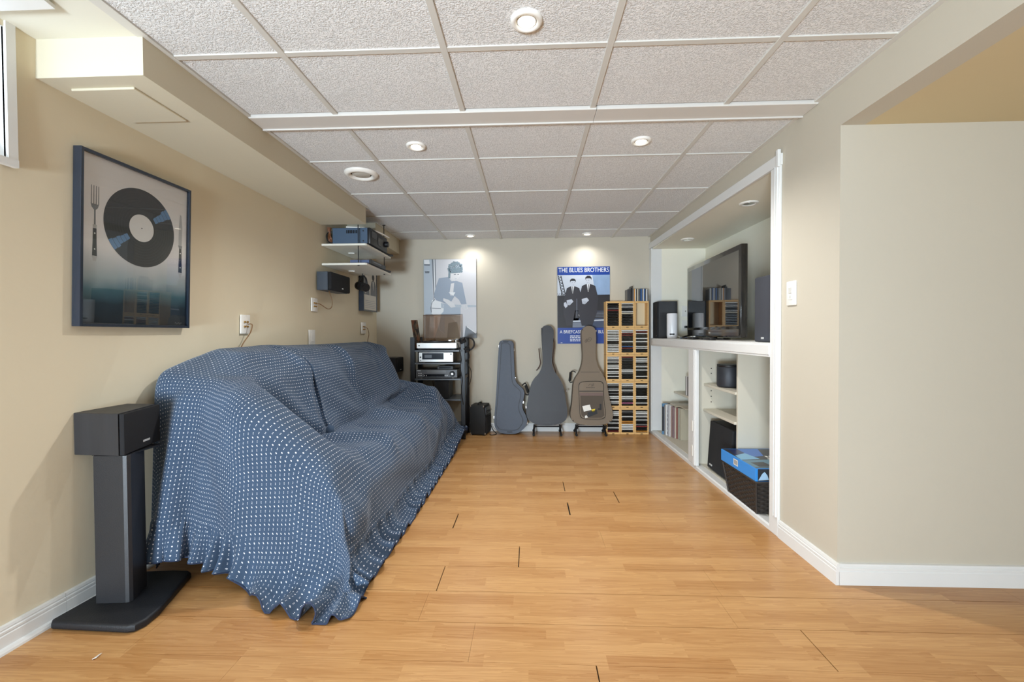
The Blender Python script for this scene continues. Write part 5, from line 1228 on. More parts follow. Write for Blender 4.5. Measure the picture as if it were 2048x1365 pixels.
# drape of the cover over the sofa: grid of points in millimetres, written as second differences
CNV, CNU = 56, 122
CUA, CUB, CU1, CV1 = 1.04, 1.2, 5.02, 1.87
DRAPE_X = [
 -1742,0,0,0,0,0,0,0,0,0,0,0,0,0,0,0,0,0,0,0,0,0,0,0,0,0,0,0,-10,0,0,0,0,0,0,0,0,0,0,0,0,0,0,0,0,0,0,0,0,0,0,0,0,0,0,0,0,0,0,0,0,0,0,0,0,0,0,0,0,0,0,0,0,0,0,0,0,0,0,0,0,0,0,0,0,0,0,0,0,0,0,0,0,0,0,0,0,0,0,0,10,0,0,0,0,0,0,0,0,0,0,0,0,0,0,0,0,0,0,0,0,0,
 3,0,0,0,0,0,0,0,0,0,0,0,0,0,0,0,0,0,0,0,0,0,0,0,0,0,0,0,-2,0,0,0,0,0,0,0,0,0,0,0,0,0,0,0,0,0,0,0,-1,0,0,0,0,0,1,0,0,0,0,0,0,0,0,0,0,0,0,0,0,0,0,0,0,0,0,0,0,0,0,0,0,0,0,0,0,0,0,0,0,0,0,0,0,0,0,0,0,0,0,0,-10,0,12,0,0,0,0,0,0,0,0,0,0,0,0,0,0,0,0,0,0,0,
 4,6,-8,7,-7,5,-4,0,0,1,3,-4,5,-4,-1,3,1,-6,3,2,-3,3,-3,5,-7,1,6,-2,-1,0,-1,0,0,0,0,0,0,0,0,0,0,0,0,0,0,0,0,0,-1,-3,0,0,1,3,0,0,0,0,0,0,0,0,0,0,0,0,0,0,0,0,0,0,0,0,0,0,0,0,0,0,0,0,0,0,0,0,0,0,0,0,0,0,0,0,0,0,0,0,0,1,6,10,-13,12,2,1,0,0,-1,0,0,0,1,0,0,1,0,0,0,1,-1,-3,
 18,-4,8,-10,12,-9,10,0,0,-1,-3,3,-7,7,0,-5,3,5,-2,-2,3,-3,3,-8,7,2,-7,9,8,-1,0,0,-1,0,1,0,0,0,0,0,0,0,0,0,0,0,-1,0,2,2,-1,0,0,-2,-1,1,0,0,0,0,0,0,0,0,0,0,0,0,0,0,0,0,0,0,0,0,0,0,0,0,0,0,0,0,0,0,0,0,0,0,0,0,0,0,0,0,0,0,0,-1,-2,-6,11,-13,3,-1,1,0,1,-1,0,0,-1,0,1,-1,1,0,1,-1,1,2,
 24,0,-1,1,-5,9,-7,5,2,1,1,0,2,-4,1,2,-5,1,4,2,-1,-1,-2,4,0,-5,4,-6,2,2,1,1,2,-2,0,0,1,1,-1,0,0,0,0,0,0,0,1,0,0,0,-3,2,1,0,0,-1,0,0,-1,0,0,0,0,0,0,-1,0,0,0,-1,0,0,0,0,0,0,0,0,-1,0,0,0,0,0,0,0,0,0,0,0,1,0,0,0,0,0,0,0,1,0,0,1,-7,9,-6,5,-1,1,0,1,0,-1,0,0,0,0,0,0,0,0,1,1,
 25,-1,-1,0,0,-4,7,-6,2,2,1,3,1,2,0,0,0,-2,-6,4,6,-1,0,1,-4,3,-3,3,2,-1,1,0,-4,3,0,1,0,-1,0,1,-1,1,0,0,0,0,0,0,-1,-3,1,0,2,1,0,0,-1,0,1,-1,0,0,0,0,0,0,0,-1,0,0,0,0,-1,0,0,0,0,0,0,0,0,0,0,0,0,0,0,0,0,0,0,0,0,0,0,1,0,1,0,1,-1,-3,0,0,4,-5,4,-1,0,1,0,0,0,0,0,0,0,1,-1,0,0,0,
 22,-1,1,0,-1,0,-4,5,-2,-2,1,1,1,2,2,2,1,2,0,-8,-3,14,-1,0,-2,1,2,1,2,2,-5,0,4,0,0,1,0,-1,1,-1,1,-1,0,0,0,0,0,0,-1,1,6,-1,-4,-1,0,0,1,-1,0,1,-1,0,0,0,0,0,0,1,-1,0,0,-1,1,-1,0,0,0,0,1,0,0,0,0,0,0,0,0,0,0,0,-1,0,0,1,0,0,1,0,-1,0,-1,-7,7,-2,3,-4,-4,4,1,-2,0,2,-1,-1,0,1,0,0,0,1,-1,1,
 21,-1,1,1,0,-1,-1,-3,0,1,-1,-1,0,0,0,1,3,2,3,3,-2,-12,19,0,-5,3,0,-7,8,-5,6,0,1,0,0,0,-1,1,-1,0,1,0,0,0,0,0,0,-1,0,1,-6,1,3,1,0,0,0,1,0,0,0,0,0,0,0,0,0,0,0,1,-1,1,-1,0,0,0,0,0,0,0,0,0,0,0,0,0,0,0,0,0,0,0,0,-1,1,-1,0,0,1,-1,0,-1,-8,8,0,1,1,-3,2,1,-1,-1,2,0,-1,-1,1,0,1,0,0,0,
 16,1,1,1,2,1,0,0,-1,0,-1,0,-1,-1,-1,-1,-1,0,1,1,3,3,-14,0,20,2,6,0,-8,5,-1,1,-1,1,0,3,-1,-2,0,0,0,0,0,0,0,0,0,-1,-1,1,1,-1,-1,1,1,0,0,0,0,0,0,0,0,0,0,1,0,-1,1,-1,0,0,0,1,-1,0,0,0,0,0,0,0,0,0,0,0,0,0,-1,1,0,0,0,0,-1,1,0,0,0,0,-1,2,-7,-5,7,4,0,-1,-2,3,0,0,-1,1,-1,0,-1,1,0,0,1,0,
 25,1,1,2,0,1,1,0,1,0,0,0,1,0,1,0,0,0,0,0,0,0,1,1,-1,-2,-2,3,0,0,0,-1,1,-1,1,-5,3,0,1,0,-1,-1,0,-1,0,0,1,2,-1,2,-1,0,-2,-7,7,0,0,-1,0,1,1,0,0,0,-1,0,0,1,1,1,0,1,-1,-1,1,-3,2,0,0,0,0,-1,0,0,0,0,0,0,1,-1,0,0,0,1,1,-1,0,0,-7,3,0,-7,7,0,-4,6,2,1,0,-2,2,-1,0,0,1,-1,-1,0,1,1,0,1,
 34,0,0,-1,0,-1,-1,0,-1,-2,0,-1,-2,-2,-1,0,1,2,2,3,2,2,1,1,-2,1,-1,-1,0,-1,0,1,0,0,-5,-9,-8,0,1,9,4,2,0,0,0,0,-1,-2,7,-1,3,-1,1,-3,-6,-1,0,0,0,0,1,1,0,1,1,0,0,0,0,4,3,-1,2,-1,-4,2,-4,-2,-1,-1,-2,0,-1,-1,0,0,-1,-1,-1,0,0,1,0,0,0,2,2,6,-2,0,-16,13,7,0,0,0,2,-1,2,0,-1,1,-1,2,-1,0,0,-1,1,0,1,0,
 17,0,-1,0,0,0,-1,-2,-1,1,0,1,3,4,3,3,3,1,0,0,0,0,0,1,0,-1,0,7,-1,0,0,-1,-1,-4,-4,5,2,-7,3,-12,2,5,3,3,-1,1,3,11,12,20,7,-16,-22,-3,-9,-3,-2,0,0,-1,-1,0,2,0,1,0,1,1,3,3,8,10,2,-4,-7,-8,-4,-2,-2,-1,0,-2,0,-1,-1,-1,1,0,1,0,1,0,1,1,1,1,4,-3,0,-23,16,8,-1,0,-1,4,-7,-9,11,-1,2,-1,-1,0,-1,-6,8,-2,0,1,0,1,
 3,2,1,0,0,0,1,3,2,3,3,2,2,1,1,-1,0,0,0,0,0,-1,1,0,0,0,0,-1,-1,0,2,2,0,0,0,2,1,-1,-8,5,-4,-3,0,2,6,-2,0,0,3,4,-2,-5,-1,0,6,-1,-1,0,-1,-1,0,-1,-1,1,-1,1,1,0,-1,-4,4,1,1,-1,1,-2,1,2,-1,0,-1,1,-1,1,-1,0,-1,1,-1,1,0,1,1,0,1,1,0,-5,-16,13,9,1,1,-1,0,-6,-8,-2,2,-1,2,3,0,-16,8,2,4,4,0,0,2,2,
 4,0,1,2,3,3,3,2,3,1,1,0,-1,0,-2,1,0,0,0,-1,0,1,-1,0,0,0,1,4,0,-2,1,0,-2,9,-1,3,1,-1,0,4,0,-2,-1,-2,-4,2,-2,0,9,9,2,-8,-11,-4,-1,7,1,-1,1,1,0,0,-2,2,1,-2,-2,-1,0,4,-10,10,2,-4,-8,3,1,-1,5,2,2,0,1,0,1,0,0,-2,1,-2,3,0,0,0,0,0,-4,-9,-1,8,0,-2,0,2,-6,-6,8,-5,-41,-5,-4,2,10,24,-8,14,-2,1,2,3,6,0,
 10,1,1,1,0,0,0,1,-1,-1,-1,0,0,-1,2,-1,-2,-5,2,6,-1,-3,2,-1,0,1,4,-13,9,0,-3,-5,-5,4,25,-9,-3,16,2,-5,-3,-2,-2,-2,-1,0,-1,-7,-2,2,0,0,-1,-1,-1,5,7,4,0,0,-1,1,4,-4,-10,2,2,-1,-3,-9,15,-9,-3,-2,3,-2,5,7,-1,0,2,2,2,1,2,1,2,3,0,1,-4,-3,-4,-4,-9,6,10,-15,24,-8,-3,3,-1,-9,-26,-11,-7,-2,40,10,-3,-5,-8,-5,20,3,-7,2,-1,4,-8,8,
 15,0,0,-1,0,0,0,-1,0,-1,0,0,0,0,-2,-1,-5,6,1,-10,2,3,4,-1,-2,4,-6,6,-10,10,-5,4,4,-9,-11,26,-4,-7,6,-11,0,3,-2,1,-1,2,3,-1,-3,-1,1,-2,3,0,-1,-3,-4,5,8,3,1,-3,-1,4,-2,-8,1,-6,0,1,-1,1,1,6,-1,-1,-3,-1,-1,1,-2,5,1,2,1,0,-1,-1,-2,-5,-2,0,2,2,14,3,-7,0,15,4,-1,-5,-6,-7,1,-1,0,-9,-19,15,15,-4,7,1,-10,-1,10,4,1,-6,8,-6,
 15,0,-1,1,-1,0,-1,0,-1,1,-1,0,-1,-2,-1,-1,4,-3,-6,8,1,-1,-6,6,-1,-13,15,-7,4,-6,9,-6,-9,25,-31,4,26,-7,0,5,-10,-4,3,-1,2,2,0,1,-4,-2,3,-1,0,0,2,-4,2,-7,-2,6,6,5,-4,-1,12,-9,-5,-2,-3,0,-6,5,1,0,7,-4,-1,-1,1,-2,2,-5,0,2,0,-1,0,0,1,4,2,1,3,4,3,-2,-4,1,-9,10,7,-3,-3,-6,3,5,-8,6,-9,-4,0,15,-2,0,-9,-3,-4,4,8,15,2,3,
 15,0,0,-1,0,-1,1,-1,0,-1,0,-1,-1,0,1,-1,0,-3,3,-3,-8,2,6,3,-7,8,-13,9,4,-8,-1,7,2,-2,1,-22,7,25,-10,8,0,-8,-2,0,1,0,1,1,-2,-6,4,2,-1,0,2,7,-6,-1,-7,-6,3,5,7,-3,1,14,-15,-1,-2,-2,-5,0,3,2,-2,5,0,0,1,1,-1,1,-2,-4,-1,3,1,1,2,1,0,3,2,3,0,-3,-3,3,2,3,-3,-1,-3,-5,12,-1,-11,2,10,-14,2,4,0,-1,8,-10,-5,-7,2,6,18,9,
 15,-1,0,0,0,0,-1,0,0,-1,0,-1,0,1,-2,0,-3,2,-3,-1,5,0,-1,-13,16,-10,9,-1,-12,12,-12,3,11,5,-7,-8,-14,8,21,-3,6,-2,-8,-1,0,2,0,0,-1,2,-5,1,0,2,-4,3,9,-2,-3,-6,-9,-2,4,7,1,4,13,-8,-8,-3,-5,-4,5,-1,3,3,2,-2,3,1,1,0,2,0,-2,-1,0,0,1,0,2,4,2,1,-3,-3,-10,10,2,1,-2,-2,-6,8,8,-21,-2,7,5,7,-12,0,7,1,-5,3,6,4,-8,-3,0,10,
 15,0,0,0,-1,0,-1,0,-1,0,0,0,0,-2,0,-2,2,0,0,0,-1,-4,-5,9,-13,20,-10,-7,13,-12,11,-19,5,21,1,-16,-6,-8,8,14,7,3,-4,-6,-3,-1,5,-1,0,-1,-4,2,0,1,-1,-5,5,10,1,-2,-4,-10,-6,-1,5,4,7,14,-5,-10,-7,-7,1,12,-2,0,2,2,-3,2,1,2,0,1,1,0,-1,0,-1,2,0,1,1,0,-3,-8,4,7,-2,1,-2,-4,2,12,-19,4,3,-5,10,-3,7,-16,1,7,1,0,-9,9,22,-8,-8,-2,
 15,0,-1,0,0,-1,0,0,0,0,-1,-1,0,-2,-1,3,-1,0,0,0,0,-1,1,-3,3,-11,8,-1,-6,11,-7,7,-19,23,3,-6,-11,-7,-5,6,13,12,2,-6,-5,-4,3,3,-2,-1,-4,0,2,1,1,-6,-2,5,10,3,-1,-2,-8,-8,-4,1,4,8,15,-2,-13,-9,-4,4,10,-3,2,2,0,1,0,0,1,0,2,0,0,0,1,-1,0,-3,1,1,-7,2,6,3,-1,-1,-3,-1,12,-17,-7,0,11,1,3,-2,-3,7,-13,-1,13,2,2,-2,10,8,-12,-9,
 15,-1,0,0,0,0,-1,-1,0,0,-1,0,-2,1,1,-1,0,0,0,-1,0,-2,-7,2,2,6,-13,13,-10,1,9,-3,4,2,3,1,-10,-7,-8,-2,5,12,16,0,-7,-6,-7,11,-2,-2,-5,2,1,2,0,-2,-6,-1,4,11,5,1,-2,-5,-9,-7,-1,4,6,17,-1,-15,-11,-1,8,7,-8,1,5,0,2,0,0,1,0,1,1,1,0,1,0,-3,-3,0,11,3,1,-1,-6,-2,-3,9,-12,-8,-2,11,1,2,-6,11,-9,1,-2,0,-2,12,14,-3,-15,5,7,-13,
 15,0,-1,-1,0,0,0,0,0,-1,-1,-1,0,1,0,0,0,0,-1,1,-1,1,0,-3,-1,4,-1,-6,6,-2,-13,9,9,-3,7,0,-6,-4,-7,-8,-3,5,10,20,-2,-8,-6,-4,8,-2,-5,0,3,2,0,0,-4,-5,-1,3,10,6,4,0,-5,-7,-8,-7,5,-1,26,-3,-11,-13,0,7,1,-3,-1,1,1,2,0,2,1,2,2,2,1,1,1,0,-3,-5,-2,10,-2,4,1,-5,4,-8,-9,-1,0,2,12,0,-9,-3,10,-7,9,-12,4,2,7,7,-9,-5,7,9,
 14,0,0,0,-1,0,1,-1,-1,-1,0,0,0,0,0,-1,0,-1,0,-4,-2,0,5,-2,-3,0,5,0,1,0,3,-11,-1,16,-6,5,-4,-1,-3,-7,-8,-2,4,8,22,-5,-8,7,-10,-5,-4,0,8,4,3,0,-1,-9,-3,-3,3,9,5,5,3,-3,-7,-6,-7,4,7,7,-4,-4,-11,-2,7,2,0,0,1,0,2,2,3,1,3,1,2,0,1,0,0,-1,-3,-7,12,1,1,-7,-3,-12,3,-5,21,11,-13,-2,2,-7,-7,9,1,10,-15,3,-1,-4,8,-6,-6,4,
 18,-1,0,-1,1,-1,-1,0,-1,0,0,1,0,0,-1,1,-1,0,-1,0,0,0,-1,-1,12,-8,2,-3,1,-4,3,-2,4,-18,14,-4,5,0,-1,-3,-7,-10,-2,4,8,23,-7,2,-3,-4,5,-2,5,9,0,1,-2,-1,-17,2,-9,1,3,5,7,5,-2,-3,8,1,-19,12,-2,-1,3,3,3,2,1,1,-1,1,1,0,0,0,0,0,-1,1,-1,0,0,-1,0,-2,-6,-3,-2,-4,-14,-3,-1,20,4,-3,0,-3,0,-4,0,3,2,4,0,-10,0,3,-11,6,-7,9,
 17,0,0,0,-1,0,0,-1,0,0,0,0,0,-1,1,-1,1,-1,0,0,0,0,-1,0,-2,7,-2,-1,0,-1,1,0,2,-20,10,8,-2,1,0,-1,-3,-6,-11,-3,4,8,21,-26,29,-12,0,3,3,2,-7,-10,-2,-7,24,-7,0,-7,-3,-1,4,9,10,-3,-10,12,7,-21,10,4,9,0,-1,1,0,0,1,0,0,-1,-2,-1,-3,-3,-3,-3,-2,-2,-2,-2,-4,-4,-5,-3,-12,26,-6,4,3,4,0,-1,1,-1,-4,1,0,3,-1,-3,8,-9,-12,-4,13,-15,12,-10,
 17,-1,0,0,0,0,-1,0,0,0,1,-1,0,0,-1,1,-1,0,0,0,-1,0,0,0,3,0,-1,-1,1,0,-1,-1,2,-3,-15,12,6,1,0,0,0,-3,-6,-13,-6,3,-15,33,-10,-8,22,5,0,-30,3,4,0,8,-16,0,0,1,3,3,2,2,8,17,1,-16,-17,39,-5,3,0,2,-6,-13,4,-4,-5,-4,-5,-4,-3,-4,-3,-1,-1,-1,-1,0,-1,1,0,1,0,3,-3,28,-1,1,4,0,0,0,1,-1,-2,3,-3,1,3,-2,-1,6,-12,-7,-8,5,-5,1,
 16,1,0,-1,-1,-1,1,0,0,0,0,0,-1,1,0,-1,0,0,0,-1,0,1,0,11,-9,0,-2,0,0,1,-3,1,3,-1,-7,-1,14,-2,-1,0,-1,-1,-1,-4,-14,-14,23,6,7,-4,-49,8,-3,18,4,6,5,3,1,-4,-3,-4,-2,-2,-3,-2,-2,0,3,11,8,6,14,-16,15,0,-6,0,-18,-9,-5,-6,-5,-3,-3,-1,-1,-2,-1,0,-1,1,1,0,1,0,3,2,95,-64,-1,6,1,1,1,-1,0,0,0,1,-3,1,-19,3,4,1,8,-4,-15,4,-2,3,
 24,0,-1,1,0,0,-1,0,0,1,-1,0,0,-1,1,0,0,0,0,0,0,-1,-1,-5,9,-4,-3,1,0,-1,-2,4,31,-43,-1,5,0,0,0,-1,1,1,0,2,0,-3,15,-62,-35,16,37,13,16,1,1,1,1,-1,0,0,0,1,-2,-1,-1,-1,-1,2,2,-1,6,-40,6,36,-7,0,-1,0,1,0,-1,0,-1,-2,-3,-2,-2,0,1,1,6,-4,-2,-2,-1,0,-2,-1,0,9,1,-2,5,1,-1,-1,1,8,0,1,-6,-26,8,-7,-9,-3,0,1,7,-4,4,0,
 34,0,0,0,0,0,0,0,0,-1,1,-1,1,0,0,0,0,0,0,0,0,0,4,3,-1,-3,-1,1,0,-3,-3,5,-17,-2,14,1,0,1,0,0,0,0,1,-1,0,-2,-27,31,1,5,1,-8,-2,0,-2,0,0,2,2,0,0,-1,0,-1,0,2,-8,-6,-5,-8,2,22,-12,0,-17,-6,9,6,8,10,0,0,2,0,2,0,0,-2,-4,-2,-4,8,3,2,0,-1,0,3,-47,25,-3,15,4,1,-1,-6,1,1,9,-18,5,13,0,2,-1,-2,-3,-2,-2,-4,-12,-11,
 33,0,1,0,0,0,0,0,0,0,-1,1,0,0,0,0,0,0,0,0,1,-1,5,3,-3,-3,0,0,0,-2,-1,5,-14,-2,9,2,0,0,1,0,0,0,-3,-2,-1,4,0,-3,7,-11,3,2,-2,4,2,0,-1,-1,0,1,-1,0,0,0,3,-3,-1,-1,2,1,2,-5,4,-20,13,2,2,2,1,-3,2,0,-1,0,-3,-4,-1,1,2,0,-1,-5,-3,-1,0,0,3,-1,-25,-6,49,-3,-1,-2,-6,0,-2,12,-18,10,9,-1,2,-1,-1,0,-1,3,1,-1,0,-2,
 33,1,0,-1,1,0,0,0,0,0,1,0,0,0,-1,0,0,1,0,0,0,0,5,0,-2,-3,1,0,-1,-3,3,9,-11,1,-1,-2,2,1,-1,0,0,-1,1,0,1,0,0,-2,-4,6,-4,4,-2,-2,0,2,2,0,0,0,1,-1,0,-1,-4,-2,6,1,0,-1,1,-1,0,-2,-12,6,-5,-1,-3,-4,0,0,1,2,4,7,3,2,1,1,0,0,0,0,0,1,-6,11,0,-6,-4,2,-1,-6,-6,3,11,-13,13,3,0,1,1,-2,1,0,-1,-3,-4,6,0,1,
 33,0,0,1,-1,1,0,0,0,0,0,0,0,0,0,1,0,-1,1,0,0,9,-2,-2,-3,-2,1,1,-3,-3,5,-2,-1,0,-1,1,1,-1,0,1,-1,0,0,0,0,1,-1,1,-1,-3,-2,0,4,2,0,0,0,1,-1,0,0,0,0,0,0,0,0,0,-1,1,-1,-1,0,1,-3,-10,1,-2,0,3,3,3,3,1,2,-1,1,0,0,0,0,0,0,0,0,-2,11,-6,-2,7,-14,2,-1,-6,5,1,-7,11,1,1,1,0,-1,-1,-1,1,1,-2,-2,-11,-6,-7,
 33,0,0,0,1,0,0,0,0,1,-1,0,0,1,0,-1,0,1,-1,1,0,3,3,-3,-4,1,0,0,-2,-1,4,-3,1,-1,0,0,0,1,0,-1,0,0,1,0,0,0,0,0,0,0,0,0,0,0,1,-1,0,0,0,0,0,0,0,0,0,0,0,-1,0,1,0,0,-1,0,0,0,0,0,0,1,0,0,0,0,0,0,0,-1,1,0,0,-1,1,0,-1,4,0,0,-1,0,-2,-1,-8,1,1,0,2,6,0,0,0,0,1,0,0,-1,0,0,0,0,1,0,
 31,2,0,0,0,0,1,0,0,0,0,1,0,-1,1,0,0,-1,1,1,0,3,1,-2,-3,1,0,-2,-1,1,1,-2,0,0,0,1,-1,0,0,0,1,0,-1,1,0,0,0,-1,1,0,0,1,-1,0,0,0,0,0,1,-1,0,0,0,1,-1,0,0,0,0,-1,0,0,0,1,-1,0,0,1,0,0,-1,1,0,0,0,0,0,0,0,0,0,0,0,-2,0,5,0,-1,-6,-6,10,4,-15,11,-3,-3,7,-1,1,1,0,0,-1,0,1,0,-1,-2,0,0,0,-2,
 30,1,2,0,0,0,0,0,1,-1,1,-1,0,1,-1,1,1,0,0,0,5,-1,-1,-2,0,0,1,-2,-1,1,3,-4,-1,0,0,0,1,-1,1,0,-1,0,1,-1,1,0,-1,1,1,-1,0,0,0,0,0,1,-1,0,0,0,0,1,-1,0,0,1,-1,0,-1,1,0,0,0,-1,0,1,0,0,0,0,0,0,-1,1,0,0,0,0,0,0,-1,1,-2,2,-1,3,0,-8,-1,7,-24,25,18,-34,3,9,0,-9,7,6,0,0,0,0,-3,-2,0,2,0,1,0,-1,
 31,0,2,0,1,0,0,0,0,0,-1,0,1,-1,1,0,-1,1,0,1,5,1,-3,-3,1,-1,-1,0,1,1,-2,0,0,0,0,0,0,0,-1,1,0,0,0,1,2,0,0,-1,-1,0,-1,0,1,0,-1,0,1,-1,0,1,-1,0,1,-1,0,0,1,-1,1,1,-1,0,-1,-1,2,-1,1,-1,1,-1,1,-1,1,-1,0,0,0,1,-1,0,0,-1,1,0,-3,-1,2,-2,3,-7,-2,-9,14,25,-18,-36,16,16,1,1,-1,0,0,-2,1,0,1,1,0,0,-1,0,
 32,0,0,2,0,0,0,1,-1,0,0,1,-1,-1,-2,-1,0,1,1,1,3,-2,-3,-5,1,1,1,-2,2,4,-2,-1,0,0,1,1,0,1,1,-1,1,0,0,0,0,0,0,-1,1,0,0,0,0,0,0,0,0,1,-1,0,0,0,0,0,1,-1,0,0,0,0,-1,0,-2,2,1,0,0,0,0,0,0,0,0,0,0,0,0,-1,1,-1,1,0,0,0,-2,0,1,-1,1,-11,8,-8,-3,-9,9,17,-6,-8,6,0,7,-3,-1,0,0,1,0,-2,2,1,0,1,
 34,0,0,0,0,0,0,-1,0,1,-1,-2,0,0,1,2,0,-1,1,0,-4,-1,-4,1,1,0,0,2,1,-4,-5,7,3,2,1,-1,-1,0,-1,1,0,1,1,0,1,-1,-1,1,0,0,0,0,0,0,0,0,0,-1,1,-1,1,0,-1,1,0,0,0,1,-1,0,-1,0,0,1,0,0,0,0,0,0,-1,1,-1,1,0,0,0,0,0,0,-1,1,0,0,-2,1,-1,2,-1,0,5,-17,-33,-10,33,23,-1,1,-18,-1,4,15,0,0,-2,0,-1,1,-2,1,2,1,
 34,0,0,0,0,0,0,0,-1,-1,0,1,0,1,-5,-1,5,-3,-3,6,-5,-1,-2,0,-1,-1,0,4,2,-1,-5,-4,0,2,2,4,3,1,2,-1,-1,3,-1,1,0,0,0,0,-1,1,0,0,-1,0,1,-1,0,0,0,1,0,-1,1,0,0,0,-2,-4,4,0,0,1,0,1,-1,1,-1,1,-1,1,0,0,0,-1,0,1,-1,1,0,1,1,-1,-1,0,-3,1,-1,3,-2,-1,-21,-13,10,18,-5,7,2,-1,2,-7,-5,1,10,4,1,-1,0,0,0,-2,1,0,
 34,0,0,0,-2,0,0,0,2,0,0,0,-2,-8,8,0,-10,2,8,2,-1,-7,-4,2,0,0,-1,-2,1,9,-6,-1,-2,-2,-2,0,2,4,2,3,2,-5,1,6,1,0,0,-2,-6,-3,-1,-2,0,-1,-1,0,0,1,-1,1,0,1,1,1,2,-3,0,11,-2,2,1,-1,1,-5,-1,1,-1,-1,0,-2,-3,-3,-1,0,0,-1,2,0,1,-1,-1,-1,10,6,-1,-5,0,8,0,-23,17,-2,4,-1,-3,2,1,3,1,-2,-8,-3,-2,6,9,-1,0,1,0,0,-2,-1,
 29,-1,0,3,5,-1,0,-1,0,-1,2,0,-6,1,-9,-4,6,-2,-4,4,-8,-7,-1,0,0,0,1,1,2,3,16,-1,-1,-1,-2,-2,-1,-1,1,2,3,5,4,-1,1,-1,0,1,-1,-3,-1,0,-1,0,-1,0,0,0,1,-1,0,0,-1,-1,-2,5,4,-6,6,0,1,-1,1,0,-3,-4,0,-2,-1,-1,1,-1,0,0,-1,0,-1,-1,-1,3,2,9,-2,1,25,-28,-19,-18,-4,46,12,0,33,-3,6,-3,-11,-6,0,2,7,-12,2,6,-10,7,2,-3,-1,-14,-14,-3,
 39,1,-1,-2,0,-2,3,-1,-2,5,-1,-5,1,3,-3,4,-1,-1,-3,-40,33,-4,-5,0,1,0,0,4,3,0,0,2,1,0,1,-2,-2,-2,-2,-1,-1,0,-2,-4,-4,-1,3,4,9,1,3,-3,0,-1,1,0,-1,-1,-1,0,0,-1,0,0,1,2,-2,-1,-5,-1,7,2,-1,-7,7,-3,-3,0,0,1,1,3,1,0,1,1,0,2,4,2,4,0,-4,-28,4,16,-6,11,-12,-3,-22,34,-35,44,-17,-5,10,9,-1,5,0,1,-11,-11,11,2,5,4,-7,6,0,-8,
 10,-2,3,-5,1,4,-10,11,-8,-3,8,-4,7,-6,5,-1,-4,6,1,16,-32,31,-4,-8,-1,3,4,5,-2,-1,-1,0,1,1,1,1,1,-1,0,-1,-1,-2,-1,0,-1,1,-1,-1,-2,4,-2,5,1,1,0,0,0,0,1,-1,-1,0,-1,-1,-1,-2,0,0,-2,-7,-2,-9,11,5,3,0,5,3,1,1,1,0,1,0,-1,2,-2,3,0,0,-3,-8,-27,14,-17,21,15,-5,-1,-20,25,-3,-3,-13,8,-4,-9,2,1,5,-6,3,-4,2,4,-11,9,-4,3,-9,10,-7,
 12,-1,-10,6,3,-11,12,-14,11,3,-2,2,0,-6,7,-3,4,-6,-7,29,-5,-19,24,-4,-8,3,6,-4,-2,-2,1,-1,-1,0,-1,0,0,1,-1,0,-1,1,-1,-1,0,-1,1,0,0,-1,2,-1,0,0,0,0,0,1,-1,0,1,0,0,1,-1,-3,-3,-4,5,5,-11,2,1,9,-10,14,-1,-6,4,2,2,2,2,2,3,-1,3,-7,-11,-14,14,-21,24,5,-6,-12,13,6,8,-7,4,-5,1,-25,10,8,-5,-10,10,-12,12,-7,3,4,-10,6,-9,11,-7,7,-1,3,
 11,-1,0,1,-12,12,-2,1,-2,-1,2,2,-1,-1,0,5,-5,-4,-1,8,16,-1,-10,7,-3,2,-6,-19,0,1,-1,0,1,0,-1,3,0,-3,2,0,1,0,1,0,1,0,0,0,0,1,0,1,1,0,0,0,0,-1,0,0,0,0,1,-2,0,-2,0,7,-1,-4,-2,2,0,-1,3,2,4,6,-2,0,0,0,-2,-1,-5,-5,-8,-7,3,27,-18,6,10,-5,12,-1,-10,-21,29,7,-1,-22,23,-14,-11,8,8,-2,-9,5,-14,14,-2,-11,13,-8,7,-11,7,4,-8,9,
 -5,9,8,-13,12,-11,4,2,3,0,-3,6,-1,1,-2,-6,-4,-3,7,-1,1,3,2,8,9,-9,-21,4,2,1,1,1,-1,-2,1,-5,1,4,-5,0,0,0,0,1,0,1,-1,1,0,0,0,0,1,1,1,0,0,-1,-1,0,-1,1,-1,1,-1,3,5,1,-4,-4,1,4,-3,-1,6,-2,0,2,0,-1,-1,-3,-3,-5,-3,-5,0,11,21,-18,-7,10,6,8,-8,-3,-20,22,7,15,-15,-9,2,10,-10,-9,11,6,-6,-3,4,-8,5,-3,-2,7,-8,7,-3,4,-3,4,
 13,-8,-4,9,-10,11,-11,7,2,0,-1,2,-2,10,-13,-9,-1,5,6,-2,-3,-1,-1,-1,2,-4,2,3,3,0,0,0,1,0,-1,1,-4,-1,4,-3,-1,-1,0,0,-1,0,0,1,0,0,1,0,0,1,1,1,1,2,1,-1,0,-1,0,0,2,2,0,-3,-4,0,4,2,-3,4,0,-2,-1,-2,-1,-3,-3,-3,-4,-2,-1,5,11,15,-15,-8,5,12,-5,-4,-1,-14,14,13,-3,-3,-3,2,-5,2,16,-12,-8,11,5,-8,-1,3,-3,4,-15,14,-9,2,-10,-3,17,3,
 13,-1,0,-2,-1,0,2,-2,-8,-1,3,7,-5,-5,0,1,-1,2,3,-4,-1,-4,0,2,0,-2,2,5,0,1,0,1,-1,2,0,0,1,-4,-1,3,-1,-1,-2,-1,0,0,0,-2,0,0,0,0,0,0,0,2,1,1,1,2,1,1,0,1,0,-1,-1,-4,0,5,1,2,2,-1,-2,-5,-3,-3,-4,-2,-3,-2,1,3,6,10,10,-14,-10,8,13,-2,-13,-3,-8,9,15,5,-9,-2,1,6,-14,5,5,1,8,-23,4,18,0,-8,1,-2,-1,-3,8,-10,3,7,-3,2,
